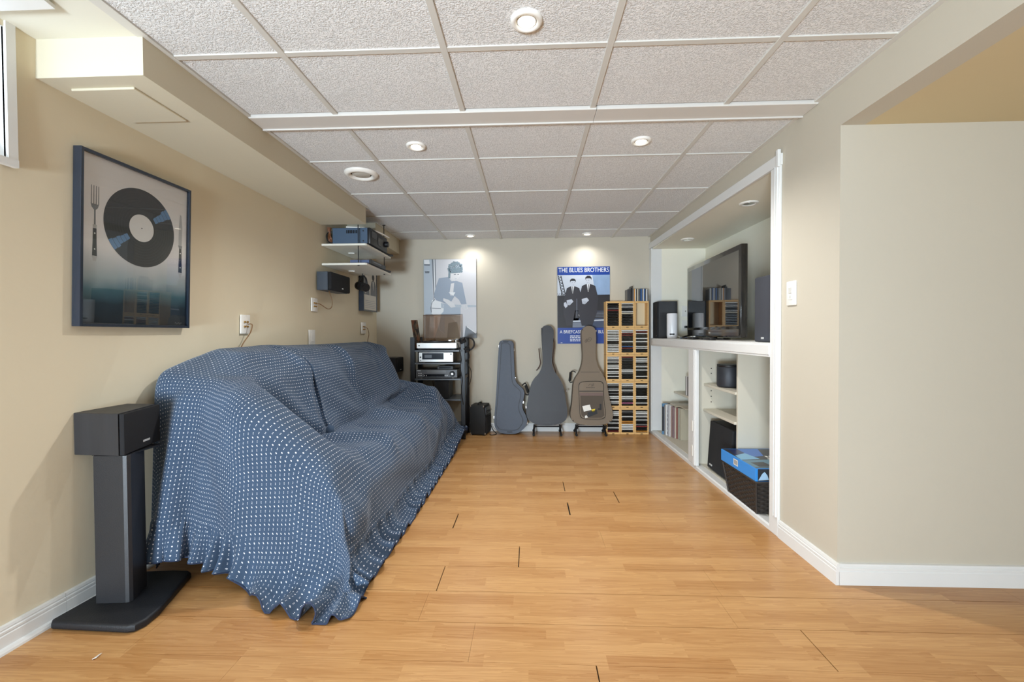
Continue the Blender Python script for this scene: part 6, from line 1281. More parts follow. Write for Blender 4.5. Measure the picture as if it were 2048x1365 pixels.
 13,0,-1,-1,0,-4,3,0,-3,0,1,-7,2,-1,-1,3,14,-4,-15,3,-2,0,-6,1,2,0,3,4,0,-1,1,0,1,0,1,0,0,2,-2,-2,1,0,0,0,-1,-1,0,-1,-1,-1,-1,0,-1,-1,0,-1,0,1,1,1,2,1,2,0,1,0,-2,3,3,0,1,-1,-3,-3,-4,-4,-3,-2,-1,-1,1,3,4,5,7,5,-12,-6,5,10,-7,-7,-5,-2,8,13,7,-6,-7,0,-1,-1,6,5,-2,0,1,1,-12,-2,12,4,-4,2,-1,-11,6,2,2,-1,-2,1,
 14,-1,0,0,-1,-2,-1,1,-1,3,-8,-5,3,0,0,3,6,2,-8,-5,-2,-1,-1,-3,3,0,8,3,-3,1,0,0,0,-1,1,1,1,0,1,0,-1,0,0,0,0,0,-1,0,0,-1,-1,-1,-1,-1,-2,-1,-1,-1,-1,0,-1,0,0,1,0,1,2,0,0,0,-1,-2,-2,-3,-1,-1,0,1,2,5,4,3,3,0,4,-10,-5,1,6,-4,-2,-5,3,7,6,9,-6,-7,-3,0,5,12,4,6,-21,4,-2,3,-2,-11,0,12,4,-4,5,-1,-13,-4,15,-3,2,-6,
 7,7,-1,0,0,0,-2,-4,9,-9,-14,-2,1,12,-1,4,1,-2,-1,-14,1,1,4,0,-3,8,9,-4,-2,0,0,0,0,1,0,0,0,1,0,1,0,0,1,-1,1,-1,1,0,0,0,-1,-1,0,-1,0,-1,-1,-2,-1,-2,-1,-2,-1,-2,-1,-2,-1,-1,0,0,-1,0,1,2,2,3,4,4,3,2,2,2,-2,-4,-8,-1,3,3,-4,-5,-1,9,7,5,-4,-9,-4,2,-6,-3,-2,2,5,8,15,-9,-7,11,0,-7,-8,0,12,6,-6,-2,3,1,1,0,-6,-1,
 13,-6,7,-1,1,-1,0,-4,3,-7,6,-4,-3,-4,7,-1,-1,7,2,6,-3,-1,-1,-1,-1,1,-6,0,2,0,-1,-1,0,0,-1,0,1,0,1,-1,1,1,0,1,-1,1,0,1,-1,1,0,1,-1,1,0,-1,0,-1,0,0,-1,-1,-1,0,-1,0,-1,0,0,0,1,1,2,1,2,1,1,1,0,0,-1,-2,1,3,-2,0,0,0,2,1,2,-1,-1,-4,3,-6,-7,-8,6,2,2,2,1,-12,9,7,-13,6,10,2,-12,-9,0,9,6,1,-3,4,-1,-2,0,-2,
 10,3,-3,4,-1,2,-3,4,-7,11,0,2,2,3,3,-5,-8,7,9,-12,2,-1,0,0,0,-1,-1,-1,-2,-1,-1,-1,0,-1,1,0,-1,1,0,1,0,0,1,0,1,0,0,0,1,0,1,0,1,0,0,1,0,1,0,0,1,1,0,0,0,0,0,0,1,0,0,0,0,0,-1,1,-1,-1,1,-1,0,2,0,0,1,0,0,0,0,-1,-1,1,-1,1,0,-1,0,-1,-3,-2,-2,-2,-2,-1,-3,8,-5,-11,11,8,3,-9,-7,-6,11,2,2,0,-4,0,1,0,
 15,-1,-1,1,2,0,3,-4,2,-1,4,2,1,2,3,-1,-1,-1,3,3,-1,1,-1,0,0,0,0,0,1,-1,1,0,0,0,0,0,1,-1,1,0,1,0,-1,0,1,0,0,0,0,0,1,0,0,0,0,0,0,0,0,0,-1,0,0,0,0,0,1,0,-1,0,0,0,0,0,0,-1,1,0,-1,1,0,-1,1,0,-1,1,0,0,0,0,1,-1,0,0,0,0,0,-1,0,0,-1,-1,-1,-2,-18,7,13,-8,-11,9,4,2,-1,-1,-19,0,7,0,1,-2,0,2,
 15,0,0,-1,3,2,0,3,-2,-3,3,4,2,-4,4,6,-5,-2,4,3,-1,0,1,0,0,0,1,1,-1,1,-1,1,0,0,0,0,0,0,0,0,0,0,0,0,0,0,0,0,0,0,-1,1,0,0,0,0,0,0,0,0,0,0,0,0,0,0,-1,1,0,0,0,0,-1,1,0,0,-1,1,0,-1,1,0,-1,1,0,-1,1,0,-1,1,-1,0,1,-1,0,0,0,-1,0,0,0,0,-1,1,2,-8,1,3,-5,-11,7,1,-5,0,6,-1,-6,-1,-2,-1,1,-1,
]
DRAPE_Y = [
 1891,4,2,1,2,2,1,2,2,1,2,2,1,2,2,1,2,1,2,2,1,2,2,1,2,2,1,2,43,33,33,33,33,32,33,33,33,33,33,33,33,33,32,33,33,33,32,31,30,30,28,28,28,30,30,31,33,32,33,33,33,33,32,33,33,33,33,32,32,30,28,26,25,25,27,30,31,32,32,33,33,33,33,33,33,33,33,32,33,33,33,33,33,33,33,33,32,33,33,33,42,2,1,2,2,1,2,2,1,2,2,1,2,2,1,2,1,2,2,1,2,2,
 3,-3,0,0,0,0,0,0,0,0,0,0,0,0,0,0,0,0,0,0,0,0,0,0,0,0,0,0,0,0,0,0,0,0,0,0,0,0,0,0,0,0,0,0,0,0,0,0,0,-1,1,0,0,-1,1,0,0,0,0,0,0,0,0,0,0,0,0,0,0,0,0,0,0,0,0,0,0,0,0,0,0,0,0,0,-1,0,-1,-1,-3,-4,-5,-5,-6,-5,-3,-3,0,-1,-1,0,-9,31,15,0,0,0,0,0,0,0,0,0,0,0,0,0,1,-1,0,0,0,0,
 -6,7,-8,16,-17,17,-17,-1,2,-1,20,-20,19,-19,0,20,-18,-1,0,19,-20,18,-17,17,-17,0,14,-6,-1,0,0,0,0,0,0,0,0,0,0,0,0,0,0,0,0,0,0,0,0,0,-1,0,1,0,0,0,0,0,0,0,0,0,0,0,0,0,0,0,0,0,0,0,0,0,0,0,0,0,0,0,0,0,0,0,0,-1,-1,-1,-3,-3,-5,-7,-4,-5,-4,-2,-2,-1,0,0,-1,-7,14,21,4,6,1,0,-4,-2,1,2,0,-1,1,-1,0,0,0,2,-5,6,
 -12,-3,10,-18,23,-21,24,1,-1,3,-20,19,-25,24,0,-22,26,3,-2,-23,18,-17,14,-22,15,5,-17,19,0,0,-1,0,-1,1,0,0,0,0,0,0,0,0,0,0,0,0,-1,1,0,0,0,0,-1,1,0,0,0,0,0,0,0,0,0,0,0,0,0,0,0,0,0,0,0,0,0,0,0,0,0,0,0,0,0,0,0,0,-1,-2,-2,-5,-5,-5,-6,-4,-4,-3,-1,0,-1,0,-6,6,-3,7,24,-4,5,4,7,-2,-6,-1,2,1,0,0,0,1,-1,-2,6,-8,
 -21,0,-2,1,-4,9,-7,6,2,0,1,1,7,-10,2,5,-10,2,9,7,-5,-4,-5,9,3,-15,9,18,0,-1,-1,-1,-2,1,0,-1,-2,-1,0,0,0,0,1,-1,0,0,0,-1,1,0,0,-1,1,0,0,0,0,0,0,0,0,0,1,-1,0,0,0,0,0,0,0,0,0,0,0,0,0,0,0,0,0,0,0,0,0,-1,0,-1,-2,-1,-3,-2,-4,-2,-2,-1,-1,-1,1,-1,4,-6,2,0,0,11,-2,0,3,8,2,-7,-3,3,1,1,0,-1,1,0,-1,1,
 -22,-1,0,1,-2,-2,6,-6,2,2,2,2,2,7,-1,-2,1,-4,-7,4,14,-6,1,4,-14,9,22,-14,2,-1,0,1,3,0,-1,-2,-1,1,0,0,0,0,0,0,0,0,1,0,-1,0,-1,1,0,0,-1,1,-1,1,0,0,0,0,0,1,-1,0,0,0,0,0,0,0,0,0,0,0,0,0,1,-1,0,0,0,0,0,0,0,0,0,0,0,0,0,0,0,0,0,0,-1,1,-2,7,0,-7,3,-19,11,0,-1,0,7,2,-7,-3,2,2,0,1,0,1,-1,1,
 -24,-1,-1,1,1,-2,-2,4,-3,0,0,1,1,1,2,3,2,2,0,-9,-1,19,-3,-1,-4,22,-3,-5,-2,2,2,1,-1,-2,0,-3,2,1,0,0,0,0,0,0,0,0,-1,0,0,-2,1,0,1,-1,1,0,1,-1,0,0,0,0,0,0,1,-1,0,1,-1,0,0,0,0,0,0,0,0,0,-1,1,0,0,0,-1,1,0,0,0,0,-1,1,-1,1,-1,1,0,-1,0,0,0,2,-4,-4,10,-6,10,-23,11,0,-3,0,10,-1,-8,-2,3,2,0,1,0,1,1,
 -28,0,2,0,-1,1,-2,-2,1,0,0,0,0,-1,1,0,2,2,2,5,-4,-9,21,2,26,-32,0,20,-7,0,1,-2,0,0,1,-1,1,0,1,0,0,0,-1,1,0,-1,1,-1,-2,1,-2,-2,-2,0,-1,0,-1,1,-1,0,0,0,0,0,0,1,0,-1,1,0,0,-1,0,0,0,0,0,0,0,0,0,0,0,0,0,0,0,0,0,0,0,0,0,0,-1,1,0,-1,0,0,1,0,7,-14,4,20,-7,-16,10,1,-4,-1,14,-6,-6,-3,3,2,1,1,1,0,
 -29,0,0,1,2,0,1,0,-1,-1,-1,0,-1,1,-2,0,0,-1,1,0,3,3,-10,-2,25,22,-17,7,-2,0,-2,0,0,1,0,-1,2,0,0,0,0,0,1,0,0,0,-1,-1,-1,1,-2,-4,1,-2,0,-1,0,0,1,0,0,-1,0,0,0,0,0,0,0,0,0,1,-1,1,-1,-1,0,1,0,0,0,0,0,0,-1,1,0,0,0,0,0,0,0,0,0,-1,1,-1,1,-1,2,2,-2,7,-9,13,4,-10,-11,10,-1,-2,-3,18,-11,-5,-3,4,1,2,1,1,
 -24,2,2,1,1,1,1,1,2,1,1,0,2,1,1,1,1,2,1,0,1,0,2,-8,0,3,4,-2,-1,0,0,1,1,-1,-3,7,-2,1,-1,0,0,0,0,0,0,-1,0,0,-2,0,-2,0,-1,2,-6,0,1,-1,0,0,0,1,0,0,0,-1,0,0,0,1,-1,1,-1,0,2,-1,-1,-1,1,0,0,0,0,0,0,0,-1,0,1,0,-1,0,0,0,0,0,0,2,-3,0,0,-3,2,2,6,-17,30,-3,-10,-7,8,-4,4,-5,17,-15,-3,-1,3,2,2,1,
 4,1,2,2,2,1,2,2,1,2,2,2,1,1,2,-1,-1,-2,-2,-3,-6,-6,-6,1,-4,0,5,-3,1,0,1,-1,-1,0,4,0,1,-2,1,-2,-1,0,0,0,-1,1,-1,-1,-4,0,1,2,0,-10,5,-1,-1,1,-1,0,0,0,0,0,0,1,0,0,0,-2,1,0,2,-1,-3,2,1,0,-1,0,0,0,0,0,0,0,1,0,-1,0,1,0,0,0,0,0,0,-3,-1,1,-7,4,-1,-1,0,-1,7,25,-11,-10,-4,7,-8,9,-5,17,-17,-4,2,1,3,3,
 26,1,-1,1,0,1,0,0,1,-1,0,-1,-1,-3,-4,-3,-5,-4,-5,-1,-1,0,-3,4,-2,4,-1,-1,0,0,0,0,1,0,0,1,-1,-1,-1,1,1,-1,-1,0,0,-1,0,-2,4,-4,-3,-3,-5,7,-2,0,0,-1,1,0,0,0,-1,0,0,0,0,1,-1,1,0,-1,0,0,2,-1,-1,0,1,-1,0,0,0,0,1,-1,0,0,0,0,0,0,0,0,0,0,-5,3,1,-10,6,-1,-7,0,-2,9,9,-16,32,3,-8,-9,-1,0,-2,-11,20,-10,2,1,0,4,
 24,-1,0,0,0,-1,0,0,-2,-1,-3,-4,-4,-5,-4,-4,3,0,3,-1,0,-6,5,4,-1,0,-3,2,-1,0,-1,0,0,1,-1,0,1,-1,0,1,0,0,1,-1,0,-1,-1,0,-1,-2,-1,-5,2,0,1,-1,-1,1,-1,0,0,0,1,0,0,-1,0,0,0,1,-2,0,0,1,1,-1,1,0,-1,1,-1,0,0,1,-1,0,0,0,0,1,-1,0,0,0,-1,0,0,0,-11,7,-3,-2,4,-2,2,4,7,-7,-4,0,1,5,5,-14,1,2,3,15,-3,-1,5,2,
 24,0,-1,-1,-1,-1,-3,-4,-3,-4,-4,-3,-4,-1,-2,0,4,5,0,-2,0,-1,1,-6,0,4,-4,7,0,-1,0,0,2,-1,0,-1,-1,1,0,-1,0,1,-1,1,0,0,0,0,-2,-1,-2,1,-5,0,0,1,0,0,0,0,0,-1,0,0,-1,1,0,-1,1,0,5,-5,0,-1,-2,3,0,0,1,0,0,0,0,0,0,0,0,0,0,-1,-2,-1,-1,0,1,-1,5,-3,-6,-2,-1,-1,0,3,5,-1,-13,30,-8,3,7,-5,-11,-2,-5,7,-6,2,2,6,11,0,
 11,-2,0,-2,-2,-1,-2,-1,-3,-2,-1,-1,0,0,2,2,-7,-3,2,10,1,7,-4,-6,-5,3,15,-11,-2,1,0,0,-3,9,-7,1,0,0,0,0,0,-1,1,-1,0,0,0,1,5,-5,-1,4,-1,-2,0,-1,0,0,0,0,0,1,-1,0,-1,0,0,0,0,0,-6,6,0,-1,3,-1,1,0,-1,0,1,0,-1,0,0,0,0,0,0,0,3,1,0,0,0,-2,-4,-19,20,4,2,-3,1,5,-12,-1,0,1,-4,3,-4,-7,-8,7,21,16,7,0,0,-4,-16,11,
 4,0,-1,-1,0,-2,-1,-2,-1,0,-1,1,2,3,2,3,6,-8,-10,-7,1,2,10,0,2,-6,8,-3,3,-4,1,0,4,-4,4,-6,0,1,-1,-1,0,0,0,0,0,0,-1,1,4,0,-2,-1,2,1,0,0,1,-1,-1,0,0,0,1,-1,0,-1,-1,0,-1,1,1,0,0,3,-1,0,-1,0,1,0,-1,0,1,-1,0,1,-1,0,1,-1,0,0,1,0,-2,-2,3,3,-5,-3,1,6,3,-1,2,-1,0,-13,10,-11,5,4,3,-9,4,-2,7,8,7,4,0,-11,
 -2,0,0,2,-1,-1,-1,0,0,0,2,2,2,3,3,1,-10,8,4,-7,-6,-1,-9,7,6,4,-10,4,0,2,-1,-3,-6,21,-7,-2,-5,0,0,2,-3,0,0,0,0,0,0,0,3,1,-1,0,1,-1,0,1,0,0,2,-2,-1,0,0,0,2,-4,1,-1,0,0,4,-3,0,0,2,-1,0,0,0,0,1,0,-1,1,0,-1,1,0,-1,1,0,0,-1,0,-2,2,0,5,3,-2,-3,0,1,-1,2,2,-3,-7,-14,8,-3,16,4,2,-12,9,2,-4,-4,2,10,-5,
 -3,1,0,0,1,-1,0,0,1,2,1,2,2,-1,-2,-8,4,-8,8,9,4,0,-6,-7,-9,8,9,-7,-1,1,0,5,0,-5,1,7,-4,-5,1,0,0,-1,-1,1,-1,0,-1,1,2,7,-5,5,-5,0,1,-1,-1,1,0,1,0,-1,-1,1,0,5,-8,0,0,0,1,1,-1,0,0,1,1,0,-1,0,0,0,0,0,0,1,-1,0,1,0,-1,0,0,-2,0,1,1,4,0,-2,1,1,0,-3,7,-1,-11,5,-9,-7,7,2,18,4,-1,-13,2,3,5,-4,-11,9,
 -3,0,2,0,0,1,0,0,1,1,2,0,-1,-1,-5,0,-6,6,-5,-2,9,-2,9,4,-12,-6,8,0,1,-2,1,-2,6,18,-21,0,7,-5,-4,0,2,-2,-1,0,0,-1,1,0,0,-3,6,3,-1,0,-1,0,0,-1,0,1,1,0,-1,0,-1,0,8,-6,-3,-1,1,2,-2,-1,1,1,0,0,1,-1,0,0,1,-1,0,0,0,0,0,0,0,-2,-2,0,2,2,-3,8,-1,-1,1,0,-1,3,0,-20,-5,9,17,-8,-9,4,6,19,-1,-7,4,-2,-2,5,0,-10,
 -2,0,0,1,0,2,0,1,1,1,-1,0,-3,-4,-1,-2,4,0,3,-1,-3,-5,-4,12,10,-4,-11,8,-3,3,-3,-1,-4,14,1,-9,2,5,-4,-4,1,2,-2,-2,0,1,-2,0,2,-2,4,1,0,1,0,1,-1,-1,0,-1,0,1,1,0,-1,0,-1,8,-5,-5,0,2,0,1,-1,1,-1,0,0,1,-1,0,0,0,0,0,0,0,0,0,0,-1,-1,0,1,0,2,2,0,0,1,0,0,0,-5,9,4,-20,15,5,-6,-10,6,4,13,-6,-4,2,-3,-7,9,0,
 -3,1,1,-1,1,0,2,1,0,0,-1,-2,-2,-4,-1,8,-2,2,1,-1,-2,6,-1,-12,7,9,-6,-1,2,-1,3,-4,0,3,12,-14,-1,4,2,-3,-3,1,1,-3,0,-1,-1,1,1,-2,2,3,0,0,1,1,0,-1,-1,1,-1,-1,1,0,1,-1,0,-1,9,-3,-7,1,1,-1,2,-2,1,-1,0,0,0,0,0,0,0,0,0,0,0,0,0,2,0,-3,1,1,1,0,1,0,1,0,-1,-1,-7,0,12,-8,-1,17,2,-7,-3,-2,3,17,-18,3,-9,3,-6,11,
 -2,1,-1,1,0,1,0,1,0,-1,-1,-3,-3,1,7,-1,-2,3,-1,2,2,2,6,0,-21,5,8,-4,0,0,0,6,-11,7,2,0,-4,1,4,2,-4,-3,2,1,-4,0,2,-4,1,0,2,0,2,1,0,-1,2,1,-2,-1,1,0,-1,-1,1,0,1,-1,0,8,-4,-7,2,1,-1,1,0,0,-1,0,0,0,0,0,1,-1,0,0,0,0,0,1,2,2,-3,-1,0,0,1,2,0,-1,1,-6,-3,10,1,-9,1,6,11,1,-13,4,-2,1,3,-8,8,-11,10,-7,
 -2,-1,0,-1,1,2,1,-1,0,-2,-2,-1,1,5,2,-2,0,0,-4,5,-2,2,-5,-4,14,-7,0,2,-2,0,-2,0,13,-13,8,0,-5,0,2,3,2,-3,-3,2,-2,-3,0,3,-3,1,-1,1,3,1,-1,1,0,1,1,-2,-1,1,0,0,-1,0,-1,2,-2,1,10,-6,-5,0,0,1,-1,1,1,-1,0,0,-1,1,-1,0,1,-1,-1,0,0,1,1,3,1,-4,0,0,0,3,-1,1,-3,-1,0,0,3,6,-15,5,11,8,-5,-9,5,-6,5,-2,5,0,-14,11,
 -3,-1,-1,2,0,1,0,1,-2,-2,-1,0,4,3,0,-2,0,-4,0,-5,-1,-1,3,18,-20,7,2,0,3,0,1,-6,-2,5,-1,11,-9,0,0,2,3,2,-3,-2,5,-6,-1,-5,4,0,1,-2,5,0,1,0,0,0,1,1,-2,-2,1,1,0,-1,-1,-1,2,-1,-3,10,-7,-1,1,-1,1,0,-1,1,0,0,0,-1,0,0,-1,0,0,0,0,-1,0,0,2,4,-4,0,0,3,1,-2,0,-6,14,-4,-12,16,3,-13,-2,9,12,-7,-9,17,-1,-8,-16,14,11,-33,
 -4,0,2,2,1,-2,-1,-2,-1,-1,1,3,3,1,-1,-1,0,-1,0,1,1,0,1,-3,12,-7,-2,2,-1,1,1,-3,-2,-2,3,-7,9,0,-1,0,2,4,1,-3,-3,8,-9,0,0,-1,7,-3,2,-2,0,0,0,1,-2,-1,3,-1,-1,0,1,1,-1,0,-3,0,2,3,-7,0,0,0,-1,-1,0,-1,0,0,0,-1,0,0,0,0,0,-1,1,0,1,0,0,0,4,1,1,1,-2,-2,0,12,-9,7,-14,6,10,9,2,-5,-4,-7,-4,3,11,1,-5,-13,3,12,
 -3,1,3,-1,-1,-2,-1,-2,0,1,2,3,1,0,-1,0,0,-1,0,1,3,0,-1,-5,13,-5,1,-1,1,0,0,-1,0,-14,5,12,-4,-1,1,0,0,0,5,2,-4,-3,10,10,-21,0,4,1,0,-1,0,-2,-1,-2,0,2,-1,3,0,0,-1,1,2,-2,3,-7,2,-15,13,1,-6,-2,0,1,0,0,1,-1,0,2,0,0,1,0,1,1,-1,1,0,1,0,1,0,-1,-3,8,-4,2,1,-1,-2,-1,-3,-4,-3,2,-5,9,4,7,-9,-14,6,11,11,-9,-20,9,
 -4,4,1,-1,-4,-1,0,0,1,2,2,1,1,-1,-1,-1,2,-1,1,1,1,-1,3,-9,11,0,0,0,0,-1,0,0,1,-9,-5,6,6,1,0,-1,0,1,0,3,4,-4,1,-6,4,-3,3,2,-2,-8,1,2,0,2,2,1,0,0,0,-1,1,-1,0,1,0,7,-4,-4,5,-12,5,-1,1,-1,-2,1,0,0,1,-1,0,1,-1,0,-1,0,0,-1,1,-1,1,0,0,0,-2,7,-1,0,0,-2,0,-1,-6,-2,-2,6,-6,-1,6,2,5,-9,-10,3,5,19,-14,-6,
 -2,1,2,-6,-1,0,0,2,1,2,1,1,0,0,-1,0,0,0,0,2,1,-4,-3,18,-6,0,1,-1,0,1,-1,0,-2,8,-13,-1,7,0,-1,1,-1,0,0,0,3,6,-2,-12,-4,3,1,-9,0,12,-1,1,2,-1,1,0,1,0,1,1,0,0,1,1,0,-1,1,9,-7,10,-20,5,-4,0,1,0,-1,1,-1,0,0,-1,0,0,-1,0,0,1,-1,1,-1,0,0,1,31,-26,-1,-1,0,-7,5,-3,-4,-2,0,2,-5,0,-2,-3,1,2,0,-1,11,-12,14,11,
 -7,5,-1,3,-2,0,1,1,1,0,1,-1,0,0,-1,2,-1,0,1,1,-2,1,-6,16,-6,4,-1,1,-1,0,-1,7,38,-38,-9,3,0,-1,0,0,0,-1,0,0,-4,-2,-4,5,1,-1,-8,9,1,0,2,1,-1,1,-1,0,0,-1,0,0,0,0,-1,-1,-3,-1,1,0,5,-13,17,-5,3,0,1,-2,0,0,0,0,0,-1,0,-1,0,-2,-3,-1,1,1,1,1,1,-1,10,-2,-2,1,-11,3,3,-4,-4,-3,0,1,-10,-1,5,-2,7,8,0,-3,-9,15,14,-2,
 -14,5,2,4,2,1,0,1,0,0,0,0,-1,0,2,1,1,-1,-1,1,-1,-6,17,-4,0,2,1,-1,0,0,-2,2,17,-36,22,-1,0,-3,0,-1,0,0,-2,-2,2,2,-21,18,-7,8,-3,2,0,1,0,-1,1,-1,0,-1,0,0,-1,0,-1,-1,-8,-2,0,-2,-2,2,3,10,3,4,1,0,0,-2,0,-1,0,0,-1,1,-1,0,0,2,4,0,1,1,2,0,-1,-7,37,-5,-17,0,-2,-7,2,-34,10,-4,15,-24,17,14,-3,-4,-2,-10,-5,-3,-2,-2,-1,4,
 -16,2,4,5,6,0,1,-1,0,1,-1,-1,-1,1,1,1,1,0,-2,0,0,-2,13,-4,3,1,-1,1,0,-2,0,0,-36,37,4,-2,-6,3,0,0,0,-1,1,0,-1,-20,22,-7,0,2,7,-7,1,1,0,0,-2,0,0,0,0,0,0,0,-3,1,7,0,-2,-2,-6,3,-1,5,-4,-1,0,1,0,4,0,0,-1,0,-1,-2,0,1,1,2,2,5,2,2,2,1,1,85,-62,-10,-27,-1,-8,18,-24,-8,-11,30,-25,12,22,-4,-4,-4,-5,1,-7,8,1,-1,-2,-6,
 -19,2,4,4,4,5,1,1,0,0,-1,0,0,-1,0,2,2,-1,-1,-1,-1,0,10,0,2,0,1,-1,0,-1,1,15,-16,-3,-1,-2,6,0,0,0,0,0,-1,0,-1,-1,3,-6,-10,13,-1,1,-3,0,0,0,1,0,0,1,-1,0,0,-1,3,0,-1,-2,-2,3,-1,-2,0,-2,4,-2,0,0,0,-2,0,-1,1,-1,2,1,2,1,1,1,2,2,3,2,0,0,-2,-10,-6,-4,28,-27,22,-17,-43,12,30,-19,20,12,2,-5,-12,11,-3,-3,-8,-7,-4,5,1,1,
 -19,1,2,4,4,1,3,2,2,0,1,-1,0,0,0,1,2,1,-1,-3,-3,22,-11,3,1,0,0,0,-1,-2,2,-2,-2,1,-1,4,0,0,0,0,-1,0,0,-2,0,3,2,-9,4,-3,-3,0,3,1,0,0,0,0,1,-1,0,0,0,0,0,0,0,-1,4,-2,-2,-3,-1,3,-3,2,0,-1,0,1,0,1,0,1,0,0,0,0,2,1,2,1,2,2,1,0,58,-73,-7,7,-8,29,-4,-51,27,3,-16,27,3,4,-2,-8,-8,-6,-1,-2,6,-5,-4,-7,-2,-1,
 -20,1,1,4,3,3,1,2,2,1,0,2,0,0,0,1,0,3,0,-3,-1,12,-3,2,1,0,-1,0,1,-2,0,2,0,-1,1,-1,0,0,-1,0,1,-1,-1,0,0,1,-1,-7,7,-2,-2,0,1,0,1,0,0,0,-1,0,0,0,-1,0,0,0,0,3,-1,-2,1,-1,0,0,1,-1,-1,1,0,0,0,0,0,0,-1,1,-1,2,0,2,2,3,1,1,2,48,-63,9,-14,14,10,-3,-48,15,8,3,3,11,4,1,-5,-17,3,0,0,3,4,2,4,-1,-2,0,
 -19,0,-2,3,5,3,1,2,1,0,1,0,1,1,2,0,2,1,3,-5,0,11,-1,1,1,0,0,0,-2,1,0,0,0,1,0,-1,0,-1,1,-1,-1,0,0,-1,0,1,-3,-7,9,-3,0,1,0,0,0,0,0,-1,0,0,0,0,1,0,-1,0,0,-1,2,0,-1,1,1,-2,-1,1,0,0,0,0,0,-1,0,0,0,0,1,0,2,1,2,2,3,1,0,-8,-1,-9,-9,-7,18,-13,-2,8,4,3,10,2,3,-1,-10,-9,4,2,3,4,5,3,2,0,-1,5,
 -28,7,4,-3,5,3,3,-4,3,0,-1,0,0,1,0,2,2,4,4,1,16,-12,3,1,-1,0,0,0,-1,2,14,-15,1,0,-1,1,-1,0,-1,1,-1,0,-2,1,0,0,-5,-1,5,-2,-1,1,1,0,-1,0,0,1,-1,0,0,0,0,-1,1,-1,0,1,0,0,-1,2,2,0,-3,-1,1,-1,0,0,0,1,-1,0,0,0,0,1,0,1,1,1,1,1,-4,-8,4,-18,-2,12,-8,-1,0,10,0,9,24,-14,-4,-4,-10,3,4,6,6,3,1,-2,-3,-2,0,4,
 -24,2,5,2,-2,3,5,6,-9,0,0,-1,0,-1,1,0,1,0,2,12,5,-1,2,2,0,0,-1,0,1,0,-1,-1,0,-1,1,0,0,1,0,-1,1,-2,0,1,-2,0,-3,-1,3,-2,1,0,0,1,0,0,-1,0,1,0,-1,0,0,0,0,0,0,1,0,-6,4,2,-3,-3,5,1,-1,0,0,0,0,-1,1,-1,1,-1,0,-1,0,1,-1,1,-1,1,17,-35,4,-7,10,-5,-1,-10,25,-1,2,-3,-12,6,-1,1,6,6,4,2,0,0,-5,-3,0,0,5,-2,
 -15,0,4,0,-1,1,2,4,0,0,2,2,4,4,4,3,-1,-2,-3,-8,4,2,3,-1,0,-1,1,-1,1,1,1,0,0,1,-1,-1,0,-1,0,0,-1,0,-1,1,-3,0,-3,1,2,-1,0,1,0,-1,1,-1,1,0,-1,0,1,-1,0,1,-1,0,0,-1,1,-2,2,0,-5,5,0,0,0,1,-1,0,0,0,0,0,-1,1,0,0,0,-1,1,-1,0,0,-11,-1,0,0,11,-17,2,2,28,-5,-2,-6,-16,0,-1,-1,13,13,2,0,0,-3,1,3,-5,-2,-2,-2,
 2,0,0,0,-2,-1,1,1,8,-3,3,5,0,1,-4,-8,-5,-6,12,-13,12,2,2,-1,0,0,0,0,0,-3,-1,0,1,1,1,2,0,0,0,-1,0,-1,-1,2,-2,-2,0,2,0,-2,1,-1,1,0,-1,1,0,-1,1,-1,0,1,-1,0,0,0,-1,1,0,-1,0,1,-2,2,1,0,0,-1,1,-1,0,0,0,0,0,0,0,-1,0,0,0,0,1,0,-12,0,0,9,5,-7,6,19,-24,25,-13,-13,8,-8,-14,-2,1,12,8,3,4,3,0,-2,6,-4,-6,-3,
 -1,0,0,-1,-1,0,-1,2,7,7,-1,-3,-2,-10,-14,0,8,24,-32,15,6,0,1,0,0,0,0,0,1,-3,-1,1,-1,0,0,0,0,1,0,1,-2,1,1,1,-9,5,2,-1,-1,1,0,0,0,0,1,-1,0,0,0,0,0,-1,1,-1,1,0,1,0,-12,11,0,0,0,1,-1,0,1,0,0,0,0,0,-1,1,0,-1,0,1,-1,1,-1,0,0,-1,-13,2,1,10,-2,15,-9,0,23,-2,0,-4,-32,-5,2,-4,-1,0,6,9,1,8,4,-3,-6,13,-2,-2,
 -3,0,0,-1,-4,0,1,-1,5,4,-5,2,-11,-10,13,19,13,-41,13,16,-13,5,0,1,-1,0,0,0,0,7,-9,-1,1,0,0,0,0,-1,0,0,1,-1,1,-7,4,2,1,7,-8,1,-1,1,0,0,0,0,0,0,0,1,-1,1,-1,1,-1,-1,1,-8,11,-4,0,0,5,-3,1,-1,-1,1,-1,1,-1,0,1,-1,0,0,0,0,1,-1,1,0,-3,-11,0,4,0,11,2,-4,14,4,-2,4,1,-7,0,-22,6,-11,-7,1,-1,3,8,1,11,8,-6,-9,13,6,
 -38,0,0,9,11,-10,1,8,-6,9,9,-3,-6,0,17,1,-2,25,-18,-6,0,-1,1,-1,1,1,-1,1,0,0,-3,0,0,0,0,0,0,1,0,-1,0,0,-3,-4,5,1,0,9,-4,-3,0,0,0,0,-1,1,-1,1,-1,0,1,-1,1,-1,0,1,-1,7,-7,1,-1,-1,5,-1,-2,0,1,-1,1,-1,0,0,0,0,0,1,-1,0,0,0,0,-9,-7,2,22,-9,-1,0,0,16,-3,-1,-9,-16,-9,34,31,22,3,15,-12,-3,0,-4,-8,4,-28,-16,19,28,19,17,
